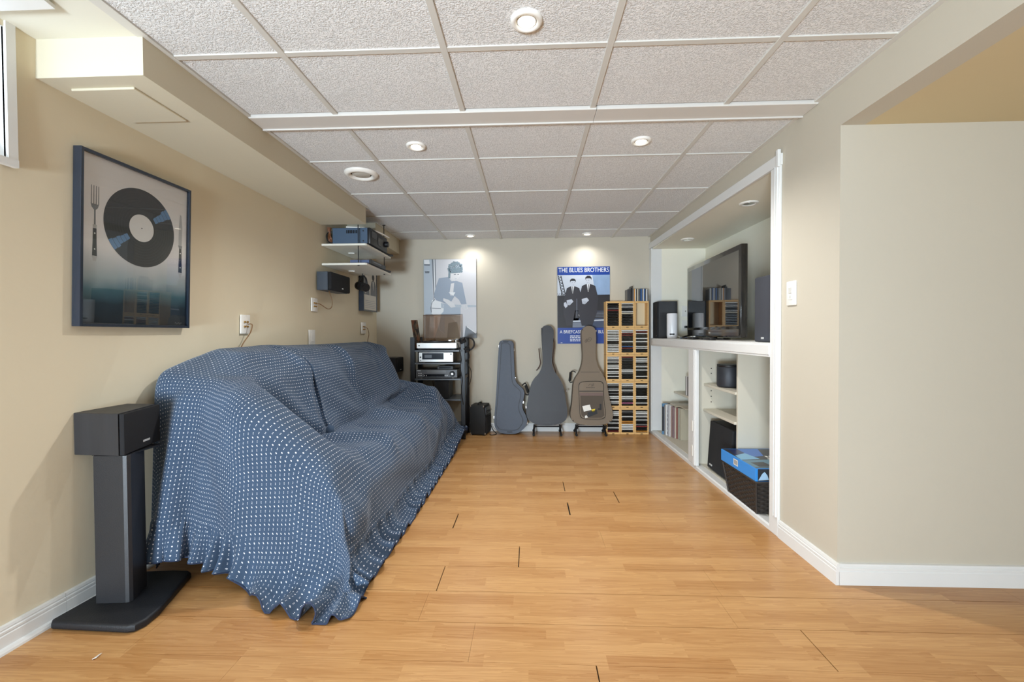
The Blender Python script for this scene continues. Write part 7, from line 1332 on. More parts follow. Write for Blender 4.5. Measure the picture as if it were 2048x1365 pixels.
 -6,0,-1,1,2,11,-6,-2,12,-12,-3,-13,0,27,4,-8,-14,-7,37,-2,-17,-1,-1,0,0,0,0,-1,-1,1,-1,1,-1,0,0,0,0,0,0,0,1,0,0,-1,-1,-1,0,0,1,1,1,-1,0,0,1,-1,1,-1,1,0,-1,1,-1,1,0,0,0,-1,4,1,-2,1,-1,-2,1,-1,-1,0,0,0,1,0,0,0,0,0,1,-1,-1,-1,-9,5,8,1,-2,9,-4,0,-7,3,1,-28,6,11,38,3,-12,-10,5,-12,1,-5,-24,-4,12,-1,27,-10,10,3,-1,-2,
 -2,-1,0,1,-2,8,5,-11,-10,1,5,-4,10,4,-3,-9,-4,6,-4,8,17,-10,-2,-2,0,-1,0,-1,1,-1,1,-1,1,-1,1,-1,1,-1,0,0,0,-1,0,0,0,0,0,0,0,1,0,1,0,0,0,0,0,0,0,-1,1,-1,1,-1,1,-1,0,1,0,0,1,-2,0,2,-1,1,0,0,0,0,0,0,-1,1,-1,0,-1,-4,-1,0,8,4,-13,7,5,-4,4,1,-2,3,-5,5,-5,9,1,-1,5,-5,-18,10,8,-17,18,-1,-15,-5,4,18,-9,-7,3,-6,
 -1,-1,1,-2,1,-6,7,10,-3,-9,-2,1,8,-1,-7,-5,6,7,0,-5,-4,11,-1,-2,-2,0,-2,0,0,1,-1,1,-1,1,-1,0,0,0,0,1,-1,0,0,0,-1,0,1,0,0,0,0,0,0,1,-1,1,-1,1,-1,1,-1,1,-1,1,-1,1,0,0,-1,0,1,0,0,1,0,0,0,0,-1,1,-1,0,1,-1,0,0,0,5,1,-1,-5,-11,14,2,-1,4,-3,-1,8,-7,-15,17,6,5,-13,4,4,4,-12,-12,7,12,-18,8,8,-16,-4,13,3,-1,-5,6,
 2,0,-2,-1,4,-3,-8,3,8,2,-9,2,4,-3,-10,11,4,-2,0,-10,4,0,3,4,-3,-1,3,-2,0,-1,1,-1,1,-1,1,0,-1,1,0,-1,0,0,0,-1,1,-1,0,0,1,0,1,0,0,-1,1,-1,1,-1,1,-1,1,0,0,0,0,0,0,-1,0,1,0,1,0,0,0,-1,0,1,0,0,0,1,-1,0,1,0,-1,-2,1,-5,6,4,-1,-2,0,0,5,-6,-8,6,3,7,5,-5,6,-12,4,2,4,-12,-11,8,0,-2,2,12,-15,-5,7,5,2,-2,
 4,-2,-1,1,-6,7,0,-2,-4,4,-9,8,0,-1,3,1,-3,-3,1,0,-1,0,0,0,4,2,-5,2,-1,0,0,0,0,0,0,0,1,-1,0,0,0,0,-1,1,-1,1,0,0,0,1,-1,0,0,1,-1,1,-1,1,-1,1,0,-1,1,-1,1,0,0,0,0,0,0,0,1,0,0,1,0,-1,1,-1,1,-1,1,-1,0,-2,1,2,-7,7,-2,7,-4,1,1,1,-8,7,-11,-1,19,-4,0,7,-5,6,-14,5,8,1,-8,-14,19,-16,-1,13,2,-7,0,-2,-7,4,
 0,2,-1,-4,4,-3,5,-3,-7,1,15,-8,2,-3,6,-6,-10,5,-1,3,0,0,1,0,1,-2,1,1,0,1,-1,1,-1,1,-1,1,-1,1,-1,1,-1,0,0,0,0,-1,1,0,1,-1,1,0,0,-1,1,-1,1,0,0,0,-1,1,-1,1,-1,0,0,1,0,-1,1,0,0,0,0,1,0,0,0,0,0,0,-1,0,-1,1,1,-6,7,-1,1,-1,4,0,-1,-5,8,-7,6,1,1,1,-1,1,2,-7,8,-11,7,9,0,-3,-3,-8,1,-6,15,-5,-6,1,1,-5,
 2,-2,-1,0,-2,-2,2,-5,-6,0,-1,19,-1,-3,-17,1,11,0,-4,7,0,0,0,0,0,0,1,0,1,-1,1,-1,1,-1,1,-1,1,-1,1,-1,0,0,0,-1,0,1,-1,1,0,0,0,1,0,0,0,0,0,-1,1,-1,1,0,0,0,0,0,0,0,0,1,-1,1,-1,0,1,0,0,0,0,0,-1,0,-1,1,1,0,-4,6,-1,1,-1,0,2,-1,-2,4,-3,-4,9,1,0,2,-1,2,-6,5,-9,3,-4,-1,10,5,-17,14,-11,0,2,9,-2,-7,1,-9,
 2,-2,0,-3,-2,-1,-2,-1,-3,-1,6,7,0,-4,1,2,1,-3,3,-2,0,0,0,0,0,0,1,1,-1,0,0,0,0,0,0,0,0,0,0,0,0,0,0,0,0,-1,1,0,0,1,0,-1,1,0,0,0,0,0,0,0,0,-1,1,-1,1,0,0,0,0,0,1,-1,1,0,0,0,0,0,-1,0,0,0,2,0,-1,-2,4,-1,1,-1,1,1,-2,0,2,0,-4,5,3,0,-1,1,1,0,-1,0,-1,2,-11,4,-6,6,9,-9,-1,0,-5,11,-3,-1,-12,1,
 3,-1,-3,-1,-2,-1,-3,-1,-2,3,5,-3,1,1,1,4,-4,2,-9,8,0,0,0,0,0,0,1,0,0,1,-1,1,-1,1,-1,1,-1,1,-1,0,1,-1,-1,0,0,1,-1,1,0,0,0,1,-1,1,-1,1,0,0,0,0,0,1,-1,1,-1,0,0,0,1,0,-1,1,0,0,-1,0,0,0,0,1,0,1,-1,1,-1,2,0,0,0,0,1,-1,1,1,0,-4,3,4,1,-1,1,1,-1,0,0,-1,-1,2,-3,0,1,-9,8,7,-6,-2,-7,-2,6,-9,3,-7,
 6,-5,-1,-2,-2,1,-6,-5,9,8,-11,-3,1,7,2,0,-4,-2,1,5,-1,0,0,0,0,1,0,0,0,0,0,0,0,0,0,0,0,0,1,-1,0,0,0,0,-1,0,1,0,0,0,1,-1,1,-1,1,0,-1,1,0,0,0,0,0,0,1,0,0,0,-1,0,1,-1,0,0,1,0,0,1,0,0,0,0,0,-1,2,0,0,1,-1,1,0,1,0,-1,1,3,2,-1,0,1,-1,0,1,-4,7,-9,8,-2,3,-11,4,1,-9,7,8,-12,5,-6,1,0,-11,-2,
 5,1,-6,-1,-2,0,0,8,-6,-6,4,0,-4,-2,9,0,-2,3,0,-3,-1,1,-1,1,0,0,1,-1,1,0,0,0,0,0,0,0,1,-1,0,1,-1,0,0,-1,1,0,0,0,0,1,-1,1,-1,1,0,-1,1,0,0,0,0,0,1,-1,0,0,0,0,1,0,0,0,0,1,-1,0,1,-1,1,-1,1,0,0,0,0,1,0,0,0,1,-1,0,1,1,-1,2,1,2,1,-1,0,0,-1,2,-9,9,-2,-7,9,-1,-7,7,1,-9,3,1,-7,4,-2,-6,-2,-2,
 5,-2,1,-3,-2,-4,4,-4,11,-6,0,-1,0,-3,1,-6,11,-14,9,0,1,0,0,0,0,0,0,1,0,-1,1,0,0,0,1,-1,0,0,0,0,0,0,-1,1,-1,1,0,0,1,-1,1,0,0,0,-1,1,0,0,0,0,0,0,0,0,0,0,1,0,-1,0,0,1,0,-1,1,0,0,0,0,1,-1,0,1,0,0,0,0,0,1,-1,1,0,0,0,1,0,0,1,0,1,1,0,0,1,2,0,-8,7,-8,10,-4,-7,3,3,-11,5,5,-1,-11,-1,2,-2,
 4,-1,-2,-1,-2,-1,-3,4,-4,6,0,-1,-2,-3,0,-5,0,2,2,7,-1,0,1,-1,0,1,-1,0,0,0,0,0,0,0,0,1,-1,1,-1,0,0,0,0,0,0,-1,1,0,0,1,0,0,0,0,1,-1,0,0,0,0,0,0,0,0,0,0,0,0,0,0,0,0,0,0,0,0,0,1,-1,0,1,-1,0,1,0,-1,0,0,0,0,0,0,0,1,-1,0,1,0,0,0,1,1,0,2,7,-9,9,-11,8,-8,10,-8,-1,-2,-3,1,-1,-4,0,-2,-1,1,
 6,-3,-2,-2,-1,-1,-2,-2,2,0,0,0,2,2,-7,7,-6,9,-11,10,-1,-1,0,1,-1,0,1,-1,0,1,-1,0,1,0,-1,0,1,-1,1,0,-1,0,0,0,0,0,0,1,0,0,0,0,0,0,0,0,0,0,0,0,0,0,0,0,0,0,0,0,0,0,0,0,0,0,0,0,0,0,0,0,0,1,-1,0,0,1,-1,0,1,0,0,0,-1,0,1,0,0,0,0,1,-1,0,-1,11,-10,11,-8,8,-11,7,-11,5,-5,0,11,-11,-5,2,-3,0,0,0,
]
DRAPE_Z = [
 14,29,31,31,31,32,31,31,31,32,31,31,31,32,31,31,31,32,31,31,31,32,31,31,31,32,31,33,-1,8,7,8,8,8,7,8,8,8,5,0,0,0,0,0,0,0,0,0,0,0,0,0,0,0,0,0,0,0,0,0,0,0,0,0,0,0,0,0,0,0,0,0,0,0,0,0,0,0,0,0,0,0,0,0,0,0,0,0,0,0,0,0,0,0,0,0,0,0,0,0,8,-31,-31,-32,-31,-31,-31,-32,-31,-31,-31,-32,-31,-31,-31,-32,-31,-31,-31,-32,-31,-31,
 31,3,0,0,0,0,0,0,0,0,0,0,0,0,0,0,0,0,0,0,0,0,0,0,0,0,0,0,0,-1,1,0,0,-1,1,0,0,0,0,0,0,0,0,0,0,0,0,0,0,0,0,0,0,0,0,0,0,0,0,0,0,0,0,0,0,0,0,0,0,0,0,0,0,0,0,0,0,0,0,0,0,0,0,0,0,0,0,0,0,0,0,0,0,0,0,0,0,0,0,0,-8,31,14,0,0,0,0,0,0,0,0,0,0,0,0,0,0,0,0,0,0,0,
 36,-2,1,-2,2,-3,2,1,0,0,-1,1,-3,1,2,-3,2,1,0,-2,2,-2,2,-3,2,0,-2,2,3,1,0,-1,0,1,0,-1,0,0,0,0,0,0,0,0,0,0,0,1,0,2,1,-1,-1,-1,-1,0,0,0,0,0,0,0,0,0,0,0,0,0,0,0,0,0,0,0,0,0,0,0,0,0,0,0,0,0,0,0,0,0,0,0,0,0,0,0,0,0,0,0,0,0,-1,-19,31,19,0,0,-1,1,0,0,-1,1,0,-1,0,1,-1,0,0,0,0,1,
 16,0,-1,3,-3,2,-3,-1,0,0,1,0,3,-3,-1,3,-3,-2,0,3,-2,1,-2,3,-2,-2,2,-6,10,1,1,2,1,0,-1,0,0,0,0,0,0,0,0,0,0,0,1,-1,3,3,3,0,-4,-4,0,-1,0,0,0,0,0,0,0,0,0,0,0,0,0,0,0,0,0,0,0,0,0,0,0,0,0,0,0,0,0,0,0,0,0,0,0,0,0,0,0,0,0,0,0,0,-17,27,-29,27,19,0,1,1,0,-1,1,0,0,0,0,0,0,0,-1,1,0,-2,
 9,1,0,-1,1,-1,2,-2,0,-1,1,-1,0,2,-1,0,1,0,-2,-1,0,0,0,0,0,0,-1,-26,2,2,3,4,5,-6,-1,3,5,3,-6,0,0,0,0,1,1,2,1,2,0,-3,-12,6,7,-1,-1,-1,-1,-2,-1,-1,0,0,-1,0,-1,0,-1,-1,-1,0,0,-1,0,0,0,0,0,-1,0,0,0,0,0,0,0,0,0,0,0,0,0,0,1,0,0,0,0,1,1,1,31,-28,31,-24,25,2,0,-1,1,1,0,0,0,1,-1,0,1,-1,1,-1,0,1,
 9,0,0,1,0,1,-2,2,-1,0,-1,0,0,-1,0,1,0,0,3,-2,-1,-1,0,-1,-2,1,-18,24,-11,3,3,-7,-14,4,5,5,2,-6,-4,3,-1,0,1,0,0,0,1,0,-2,-9,1,0,5,6,-2,-1,-2,1,-1,0,0,-1,1,0,0,-1,0,-1,0,-1,-2,1,-1,-1,0,0,0,0,0,0,0,0,0,0,0,0,0,0,0,0,1,0,-1,1,1,0,2,2,3,-2,3,19,-31,32,-12,-4,6,0,-1,1,0,0,0,0,1,0,0,0,0,1,-1,0,
 6,0,1,-1,0,0,1,-1,1,0,0,0,0,-1,0,-1,1,0,-1,3,0,-3,-1,0,-2,-11,5,3,11,-8,-19,-1,9,5,1,6,-6,-7,8,-5,2,1,-1,0,1,-1,-1,-2,-8,-5,10,-1,-2,5,3,2,1,-1,0,0,-1,0,0,-1,1,0,0,1,-1,-2,0,-2,-1,1,0,0,0,2,-1,0,0,0,0,0,0,0,0,-1,0,0,0,0,0,0,0,3,2,3,-3,-3,-4,-13,34,-25,17,2,-6,5,1,-1,0,0,1,0,0,0,0,1,0,0,1,-1,
 -1,0,-1,0,1,0,0,1,0,0,-1,0,0,1,0,0,-1,0,0,-1,1,5,-7,0,-1,11,2,-31,10,-8,10,5,2,1,-1,3,-7,3,-2,3,0,-1,1,0,-2,0,-1,-4,-2,2,-12,4,5,3,4,0,2,1,1,0,0,0,-1,1,0,0,0,0,0,1,-2,-2,-1,-1,3,3,2,-3,0,0,0,0,0,0,1,0,0,0,0,0,-1,0,0,-1,-1,-3,2,2,-2,0,-4,-1,-16,26,-8,11,3,-5,3,0,0,0,-1,2,0,0,1,0,0,0,-1,2,
 2,0,0,1,-1,0,0,0,0,0,1,0,0,0,0,0,0,0,0,0,1,-1,9,5,-25,-3,13,2,-21,12,6,1,0,-1,-3,4,0,-1,-1,0,-1,1,-1,-1,0,-2,-1,-2,-3,-1,21,-22,-1,5,2,1,0,1,1,1,0,1,1,0,0,1,1,1,0,-5,-2,0,0,2,7,-1,-3,2,1,0,0,0,0,1,-1,0,0,1,0,-1,1,-1,0,0,-1,-1,-8,3,2,1,-10,6,-16,-7,12,21,-2,1,-4,3,0,0,0,-2,3,0,-1,1,0,0,2,-1,
 4,0,0,-2,0,0,0,0,0,0,-1,0,0,0,-1,0,0,0,0,-1,-1,0,-1,1,2,-4,-2,-2,7,1,-3,-1,-2,-2,9,-18,5,1,2,-1,-1,-2,-1,-1,-1,1,2,5,-5,24,1,-2,-24,-11,10,0,0,0,0,0,2,0,0,0,0,0,0,1,4,8,-4,3,9,0,-13,-11,7,-1,1,0,0,-1,0,-1,0,0,0,0,0,1,-1,2,0,1,2,2,4,-9,-12,4,0,-6,7,-1,-8,24,5,1,0,-2,1,0,1,0,-3,3,0,0,1,0,0,0,
 1,0,-1,1,-1,0,0,-1,0,-1,1,-1,0,-1,1,-1,0,0,0,1,-1,0,0,-6,7,2,-5,0,-3,-2,0,0,3,1,-12,-11,-6,2,1,6,3,2,0,0,0,0,-2,-2,39,4,-6,3,-4,-24,-13,0,0,0,1,0,1,1,1,0,1,0,0,0,0,8,17,6,-6,-9,-11,5,-9,-1,-3,-1,-1,0,-1,0,-1,0,0,-1,0,0,0,-1,1,0,0,1,2,7,-1,-1,-9,7,13,0,2,0,10,0,4,-1,-1,0,-1,2,0,-4,5,-2,1,1,0,1,
 -1,0,0,0,0,0,-1,1,-1,1,-1,1,0,1,-1,1,0,0,0,0,1,0,-1,0,0,-2,0,-4,-6,-3,0,0,-3,-9,-4,5,3,-8,4,-10,2,3,3,3,-1,0,2,10,-10,-1,-2,0,1,13,-9,-4,-1,-1,-1,0,-1,1,0,2,0,0,1,0,2,-4,-1,1,1,3,6,-3,-2,-1,-1,-1,-1,-1,-1,-1,0,-1,0,1,0,0,1,1,0,0,2,1,9,-6,2,-12,6,13,14,1,2,-14,8,-1,2,-1,1,0,0,1,-1,4,-4,1,0,0,0,1,
 0,0,0,0,1,-1,1,-1,1,0,0,0,0,0,1,0,0,-1,0,0,0,0,0,0,-1,0,2,-5,5,-10,-2,-7,-6,0,0,2,2,-1,-9,5,-3,-2,0,1,5,-2,0,1,2,2,-1,-4,-1,0,6,-2,0,-1,0,0,-1,-2,1,-1,0,1,1,0,-2,-3,4,0,1,0,1,-2,1,2,-1,0,-1,0,1,-1,0,0,-1,0,0,1,0,1,1,2,0,2,0,-7,-2,2,15,6,-6,5,-5,-13,1,2,5,0,0,-1,0,-1,2,-3,3,1,-1,0,1,2,
 -12,0,0,0,-1,1,0,1,0,0,1,0,0,0,0,0,-1,0,0,1,-1,0,1,1,4,-4,1,6,-3,-7,2,1,-5,-10,-1,3,0,1,1,5,-1,-2,-3,-3,-4,1,-4,-6,-9,-13,-2,10,11,7,2,7,0,0,1,0,1,1,-4,3,1,-2,-3,-2,-2,-2,-16,-1,-1,3,4,9,4,0,5,2,3,2,1,1,1,0,0,-3,2,-5,7,2,2,1,0,-2,-13,-6,-3,28,4,4,-1,-9,-17,-3,-1,8,3,1,-2,-2,0,-2,3,1,-4,1,0,2,9,0,
 -5,-1,1,0,1,0,0,0,0,0,0,0,0,0,0,0,1,1,-1,-2,1,1,-1,0,6,-5,-7,-3,10,10,-18,-2,-1,-20,12,-7,-2,14,5,-8,-4,-2,-1,-2,-1,0,1,-4,-1,0,0,0,1,-1,0,2,3,3,0,0,0,0,4,-3,-7,1,1,0,-2,-2,6,-5,-1,0,1,-1,1,3,0,0,1,1,1,2,1,2,3,4,-1,4,-7,-4,-4,-3,-3,2,8,-1,14,-13,-2,2,-2,-5,-1,6,9,1,-14,-3,3,7,-1,-4,3,4,2,-1,2,-3,-10,6,
 -5,1,0,0,0,0,0,0,0,0,0,0,1,0,0,0,0,0,-1,2,0,-1,-1,-1,-3,8,-10,17,-18,15,6,-5,-2,-34,-2,6,-3,-3,2,-4,2,0,-1,1,0,0,0,0,-1,0,1,-1,0,1,0,-1,0,1,1,1,1,-2,0,2,0,-3,0,-2,1,0,0,0,0,1,0,0,-1,0,0,1,0,0,0,1,0,0,-1,0,0,0,-1,0,1,-1,4,3,-5,1,11,11,-4,-8,-5,-5,0,0,0,-3,-2,11,-7,1,-4,3,-3,1,4,6,1,2,0,-7,
 -4,0,0,-1,0,1,0,0,0,0,1,0,-1,0,0,0,0,1,2,-2,0,0,3,-1,-5,-4,12,-12,3,-3,11,-11,-2,-6,-11,-3,6,-4,-1,3,-5,-1,1,-1,1,0,0,1,-1,0,0,0,0,0,0,-1,0,0,0,1,0,3,-2,-1,7,-6,-1,0,-1,0,0,0,0,0,1,-1,1,-1,0,0,0,0,0,0,0,0,0,0,0,0,1,0,1,2,2,-2,-1,1,-3,3,4,-2,-2,-2,1,3,-4,0,-1,-5,5,-1,4,0,-5,0,0,-3,6,8,6,3,
 -4,0,0,0,0,0,0,0,1,0,-1,0,0,1,0,0,0,-1,0,1,1,-1,-2,3,10,-14,-5,19,-10,-8,-1,19,-4,-34,0,1,-3,4,-4,3,0,-4,0,0,0,1,0,-1,0,0,0,1,-1,0,1,3,-3,-1,-1,0,0,0,2,0,-1,10,-10,0,-1,1,-1,0,0,1,-1,1,-1,1,0,0,0,0,0,-1,0,0,1,0,0,1,-1,2,0,2,0,-1,-2,1,2,1,-1,-1,-1,-2,7,-1,-6,-4,10,-7,1,4,3,-1,0,-5,-3,-2,0,7,7,6,
 -4,0,0,1,0,-1,0,1,-1,0,0,1,0,-1,1,0,0,0,0,1,-2,0,-1,1,7,8,-12,3,11,-16,-8,-1,10,-14,-14,-2,2,-3,3,-1,4,-2,-3,-1,0,0,1,0,-1,1,-1,0,0,0,0,0,5,-2,-1,-2,-1,1,-1,0,1,1,11,-8,-3,-2,0,0,0,0,1,0,1,-1,1,0,0,0,1,0,-1,1,-1,0,0,0,1,2,2,0,-2,-2,-3,5,0,1,-2,0,-3,4,6,-8,2,3,-6,1,-1,-4,6,6,-2,-5,11,-1,-11,-1,5,4,
 -4,0,0,0,0,0,0,0,0,1,0,-1,1,0,-1,0,1,0,0,-1,1,1,2,-5,-4,9,9,-21,13,12,-15,-6,-3,-13,0,-8,0,1,-3,2,3,3,-4,-2,-1,0,1,0,0,0,-1,0,0,1,-1,-1,1,5,0,-1,-2,-3,1,0,-1,0,2,11,-5,-6,-1,0,0,0,-1,1,0,1,-1,1,1,0,0,1,0,-1,0,0,1,0,0,1,0,0,-1,-3,1,3,0,0,-1,-2,1,9,-11,2,3,-4,4,1,-2,-6,2,3,6,-4,-11,17,7,-7,-10,4,
 -4,0,0,0,0,0,1,-1,1,-1,0,1,-1,1,0,0,-1,1,0,0,0,0,0,6,-7,-8,5,-1,-3,7,15,-16,-6,-16,5,-8,-3,1,1,-3,1,6,1,-4,-2,-1,1,1,-1,0,-2,0,1,0,0,0,-1,0,4,2,0,-2,-3,-1,1,-1,0,2,11,-3,-9,-1,0,0,3,-2,1,0,0,0,0,1,0,0,1,0,0,1,-1,0,0,-2,1,1,-3,1,2,3,-2,0,-1,-1,8,-10,-1,1,2,-2,2,3,0,-1,-6,1,7,11,-12,-4,21,2,-6,-13,
 -4,0,0,0,0,0,0,0,0,0,1,0,0,-1,1,0,0,-1,1,0,0,0,0,-4,16,-10,-10,13,-14,2,6,14,-13,-24,1,-1,-6,-1,1,2,-3,0,9,0,-5,-2,-2,2,0,-1,0,0,0,1,0,-1,-1,1,0,3,3,1,-1,-4,-3,1,-1,0,1,13,-3,-10,-1,0,0,2,-2,0,2,0,0,0,0,0,1,0,1,0,0,1,0,-1,-2,0,6,3,2,-3,-4,-1,-2,6,-7,-2,1,1,1,1,-5,5,4,-1,-6,-1,-1,9,14,-3,-13,-2,5,-4,
 -4,0,0,1,0,0,-1,1,-1,1,0,-1,1,0,0,0,0,0,0,0,0,1,0,1,-9,4,3,-7,16,-14,-3,0,16,-34,2,0,-4,-2,-1,1,2,-2,-1,10,-2,-5,-2,0,1,0,-2,0,2,-1,1,0,-1,-1,0,1,2,3,3,0,-3,-5,0,-1,0,0,15,-5,-8,-2,0,1,0,0,-1,0,1,0,0,0,1,1,0,0,2,0,1,0,-1,-2,-1,4,-1,3,-1,-2,3,-5,-2,-1,0,1,3,1,-4,-1,3,5,-2,-6,0,-2,6,2,-5,2,1,5,
 -2,0,0,-1,0,0,1,-1,1,0,-1,1,-1,1,-1,1,0,1,-1,1,0,0,1,-3,10,7,-5,0,-14,16,-13,-9,1,-15,-2,3,-4,-1,-2,-1,1,2,-1,-1,11,-5,-3,9,1,3,-4,-7,-4,1,0,0,0,-2,0,-1,0,2,2,4,2,-3,-4,-2,1,1,5,11,-4,-5,-6,-2,-1,0,0,0,0,0,1,1,0,1,2,1,0,1,1,0,0,-1,-2,-4,9,0,1,-9,-1,-3,0,-1,11,20,-24,-2,2,-6,-2,4,9,-1,-7,6,2,-8,-1,-2,2,-1,
 -6,1,0,-1,0,0,0,1,0,-1,1,0,0,0,0,0,0,0,0,0,1,-1,0,1,-2,-3,0,-2,3,-7,10,-6,6,-26,1,-1,1,-1,-1,0,-1,1,0,-1,-1,14,-9,2,-2,-3,4,-2,4,9,3,1,-3,-3,-13,1,-2,0,0,2,4,6,-4,-2,7,3,-15,7,-3,-1,3,3,4,2,2,2,1,2,1,1,1,1,-1,0,-1,-1,-2,-1,0,-1,-2,-2,-9,-1,-1,10,-4,0,0,15,15,-18,-6,-2,5,6,2,-2,-2,0,-5,-5,6,1,-6,-2,-2,6,
 -2,-1,-1,0,1,0,0,0,0,0,0,0,0,0,0,0,0,0,1,-1,-1,1,-1,2,-9,5,-1,-3,0,-1,1,-1,5,-25,0,3,-3,0,0,-1,-1,-1,2,1,-2,-1,13,-3,3,-9,-2,3,3,1,-5,-4,0,0,6,-3,0,-2,0,-1,1,2,9,-3,-5,7,9,-15,2,4,19,9,4,-1,-1,-2,-3,-3,-4,-4,-4,-5,-3,-4,-2,-2,-1,0,-2,-1,0,-1,1,0,4,22,-5,1,5,5,1,-4,-2,2,-2,1,-1,8,1,2,2,-10,-6,3,9,-6,1,-7,
 -1,-1,0,1,0,0,0,0,0,0,0,0,0,-1,1,0,0,0,0,0,0,-1,1,1,-9,0,-1,0,0,-1,-1,0,3,-20,-2,-1,3,-1,0,0,0,-2,-1,0,4,-2,4,1,-7,5,-3,5,-1,-5,-1,-1,1,0,3,-1,0,-1,-1,0,0,0,0,10,2,-8,1,25,17,-26,-7,2,-7,-8,1,-1,-1,-1,1,0,0,2,1,2,1,1,0,-1,1,0,0,-1,-1,-1,2,18,-1,3,4,3,1,-6,0,0,-1,6,-3,2,5,-1,3,-1,-10,-2,-2,4,-3,-1,
 1,0,-1,1,-1,1,0,-1,0,1,-1,0,0,1,0,-1,1,-1,0,0,0,0,0,-2,-6,-1,-3,0,1,1,-3,1,3,-16,-8,-1,8,-2,0,-1,0,0,-2,-1,-2,8,-5,-11,10,-7,16,6,-1,-13,-3,0,0,1,0,-1,0,1,0,1,0,1,2,0,-1,-4,1,2,10,45,-39,1,-13,0,-6,0,1,3,3,3,4,2,3,1,2,1,2,0,-2,-2,-2,-2,-2,-5,59,-44,-2,6,2,7,-5,-6,1,0,0,3,0,0,-5,1,2,0,1,-3,1,-1,-4,10,
 -5,-2,0,-1,1,0,0,0,0,0,0,0,0,0,-1,1,-1,1,0,0,-1,1,0,-11,9,-4,-3,1,0,-1,-3,8,-308,310,-6,7,-2,0,-1,1,-1,1,2,3,12,-16,17,29,6,-14,-40,-4,5,-1,6,2,1,1,3,3,-5,-3,-2,-3,-2,-1,-1,3,3,15,9,0,-11,-26,31,-16,8,-1,-2,-5,0,-2,-3,-2,-2,-1,-1,1,-1,0,2,-3,-1,1,0,0,0,3,5,9,-8,-1,15,-4,-4,-5,1,-3,0,2,2,-5,5,-6,0,3,0,-2,-6,3,8,-3,
 -12,-3,-1,0,0,-1,0,0,0,0,0,0,0,0,1,-1,1,-1,0,0,1,-2,1,-6,-1,-4,-2,1,1,-4,-3,7,36,-37,38,-5,2,-12,1,-1,6,-5,10,3,-9,11,20,-41,4,-2,13,-2,-4,15,1,1,-1,-2,-5,-8,6,3,2,3,0,-10,18,6,3,0,4,-34,7,21,1,2,1,-1,-4,-11,1,-2,-2,-2,-4,-5,-7,-7,-8,-2,-2,9,6,5,5,6,5,-18,15,-14,32,-17,-1,5,-29,-8,-8,5,12,-14,-2,21,-3,3,-3,-3,-2,-1,-1,-4,-7,-5,
 -11,-3,-2,-2,-1,0,0,1,-1,0,1,-1,1,-1,0,0,0,0,0,0,0,0,-8,4,-3,-4,1,-1,0,-2,-2,6,22,31,-17,-4,-17,11,-2,9,-10,4,-10,-5,-2,27,-2,18,-28,-7,9,17,4,-8,-7,-7,-8,-1,0,4,-3,-1,-1,-1,12,14,-25,-2,4,5,6,16,-19,-25,6,2,5,6,6,12,-7,-4,-5,-5,-5,-6,-2,1,4,-1,-1,-4,-1,-1,0,0,2,94,-89,21,-5,19,5,-32,-17,5,6,3,-12,1,26,-8,-3,-1,-1,1,-3,6,0,1,-2,-4,
 -11,-2,-3,-2,-1,-1,0,-1,1,0,-1,1,-1,1,0,0,0,0,0,0,0,0,-4,0,-4,-3,1,1,-2,-3,4,-210,242,-10,-4,-4,13,0,7,-8,9,2,-1,-2,-1,3,-1,-5,-13,24,6,-15,-13,-4,-1,3,8,2,2,1,0,-1,3,-6,-13,-3,14,4,3,-5,-1,-3,-3,-3,-14,5,-5,-1,-1,-2,0,-1,1,1,2,6,5,4,3,3,1,2,0,2,1,2,-18,13,-8,-7,26,16,-34,-19,19,-13,3,-5,6,13,8,-8,-6,3,-1,-1,1,-5,-2,4,2,0,
 -9,-2,-3,-3,-2,0,-1,1,-1,0,0,0,0,0,-1,1,0,0,0,0,1,1,-5,-2,-4,-1,0,1,-3,-4,6,32,-13,1,-2,10,1,2,-6,1,-3,0,1,2,8,3,-4,-5,-7,-10,-2,2,6,5,5,3,0,0,0,0,0,0,-1,1,0,-1,-1,1,-6,3,0,-7,-2,2,-6,-11,1,-1,0,2,3,4,4,5,5,3,3,0,1,1,1,-1,2,-1,1,-16,113,-105,32,0,-6,-29,-13,13,-14,-1,-6,12,2,14,-7,-8,1,-1,0,0,-1,-2,0,-7,-2,-2,
 -6,-5,-1,-4,-2,-1,0,-1,0,-1,1,-1,1,-1,1,0,-1,1,-1,1,-1,-5,3,-4,-4,0,1,-1,-2,-1,4,33,-1,0,2,-1,-1,-2,0,0,0,0,0,0,4,4,-6,-8,-4,5,5,-2,2,0,0,0,0,0,0,0,0,0,-1,1,0,-1,-1,-4,0,2,-1,-1,-1,1,1,-4,-1,1,1,3,2,2,1,0,1,1,0,0,0,-1,-1,1,0,0,-10,119,-121,16,5,-2,-7,-10,-6,-8,-9,-8,11,18,8,8,-13,-7,1,0,1,-1,1,0,0,0,-1,1,
 16,-27,2,-5,-4,-1,-1,0,0,0,-1,1,-1,1,-1,0,0,0,1,-1,1,-7,1,-3,-2,1,0,-1,-2,0,3,33,-1,3,-1,-1,-1,-1,0,-1,0,0,0,0,6,1,-8,-10,3,4,2,2,0,0,0,0,0,0,0,0,0,0,-2,2,0,-1,0,0,-3,-1,0,2,-2,-1,-2,2,2,2,2,0,0,0,0,0,1,0,0,-1,-1,1,1,1,-4,-10,3,5,0,18,5,4,-29,-18,24,-31,-7,17,12,-3,9,-1,-9,-1,1,-1,0,2,1,1,1,0,-1,3,
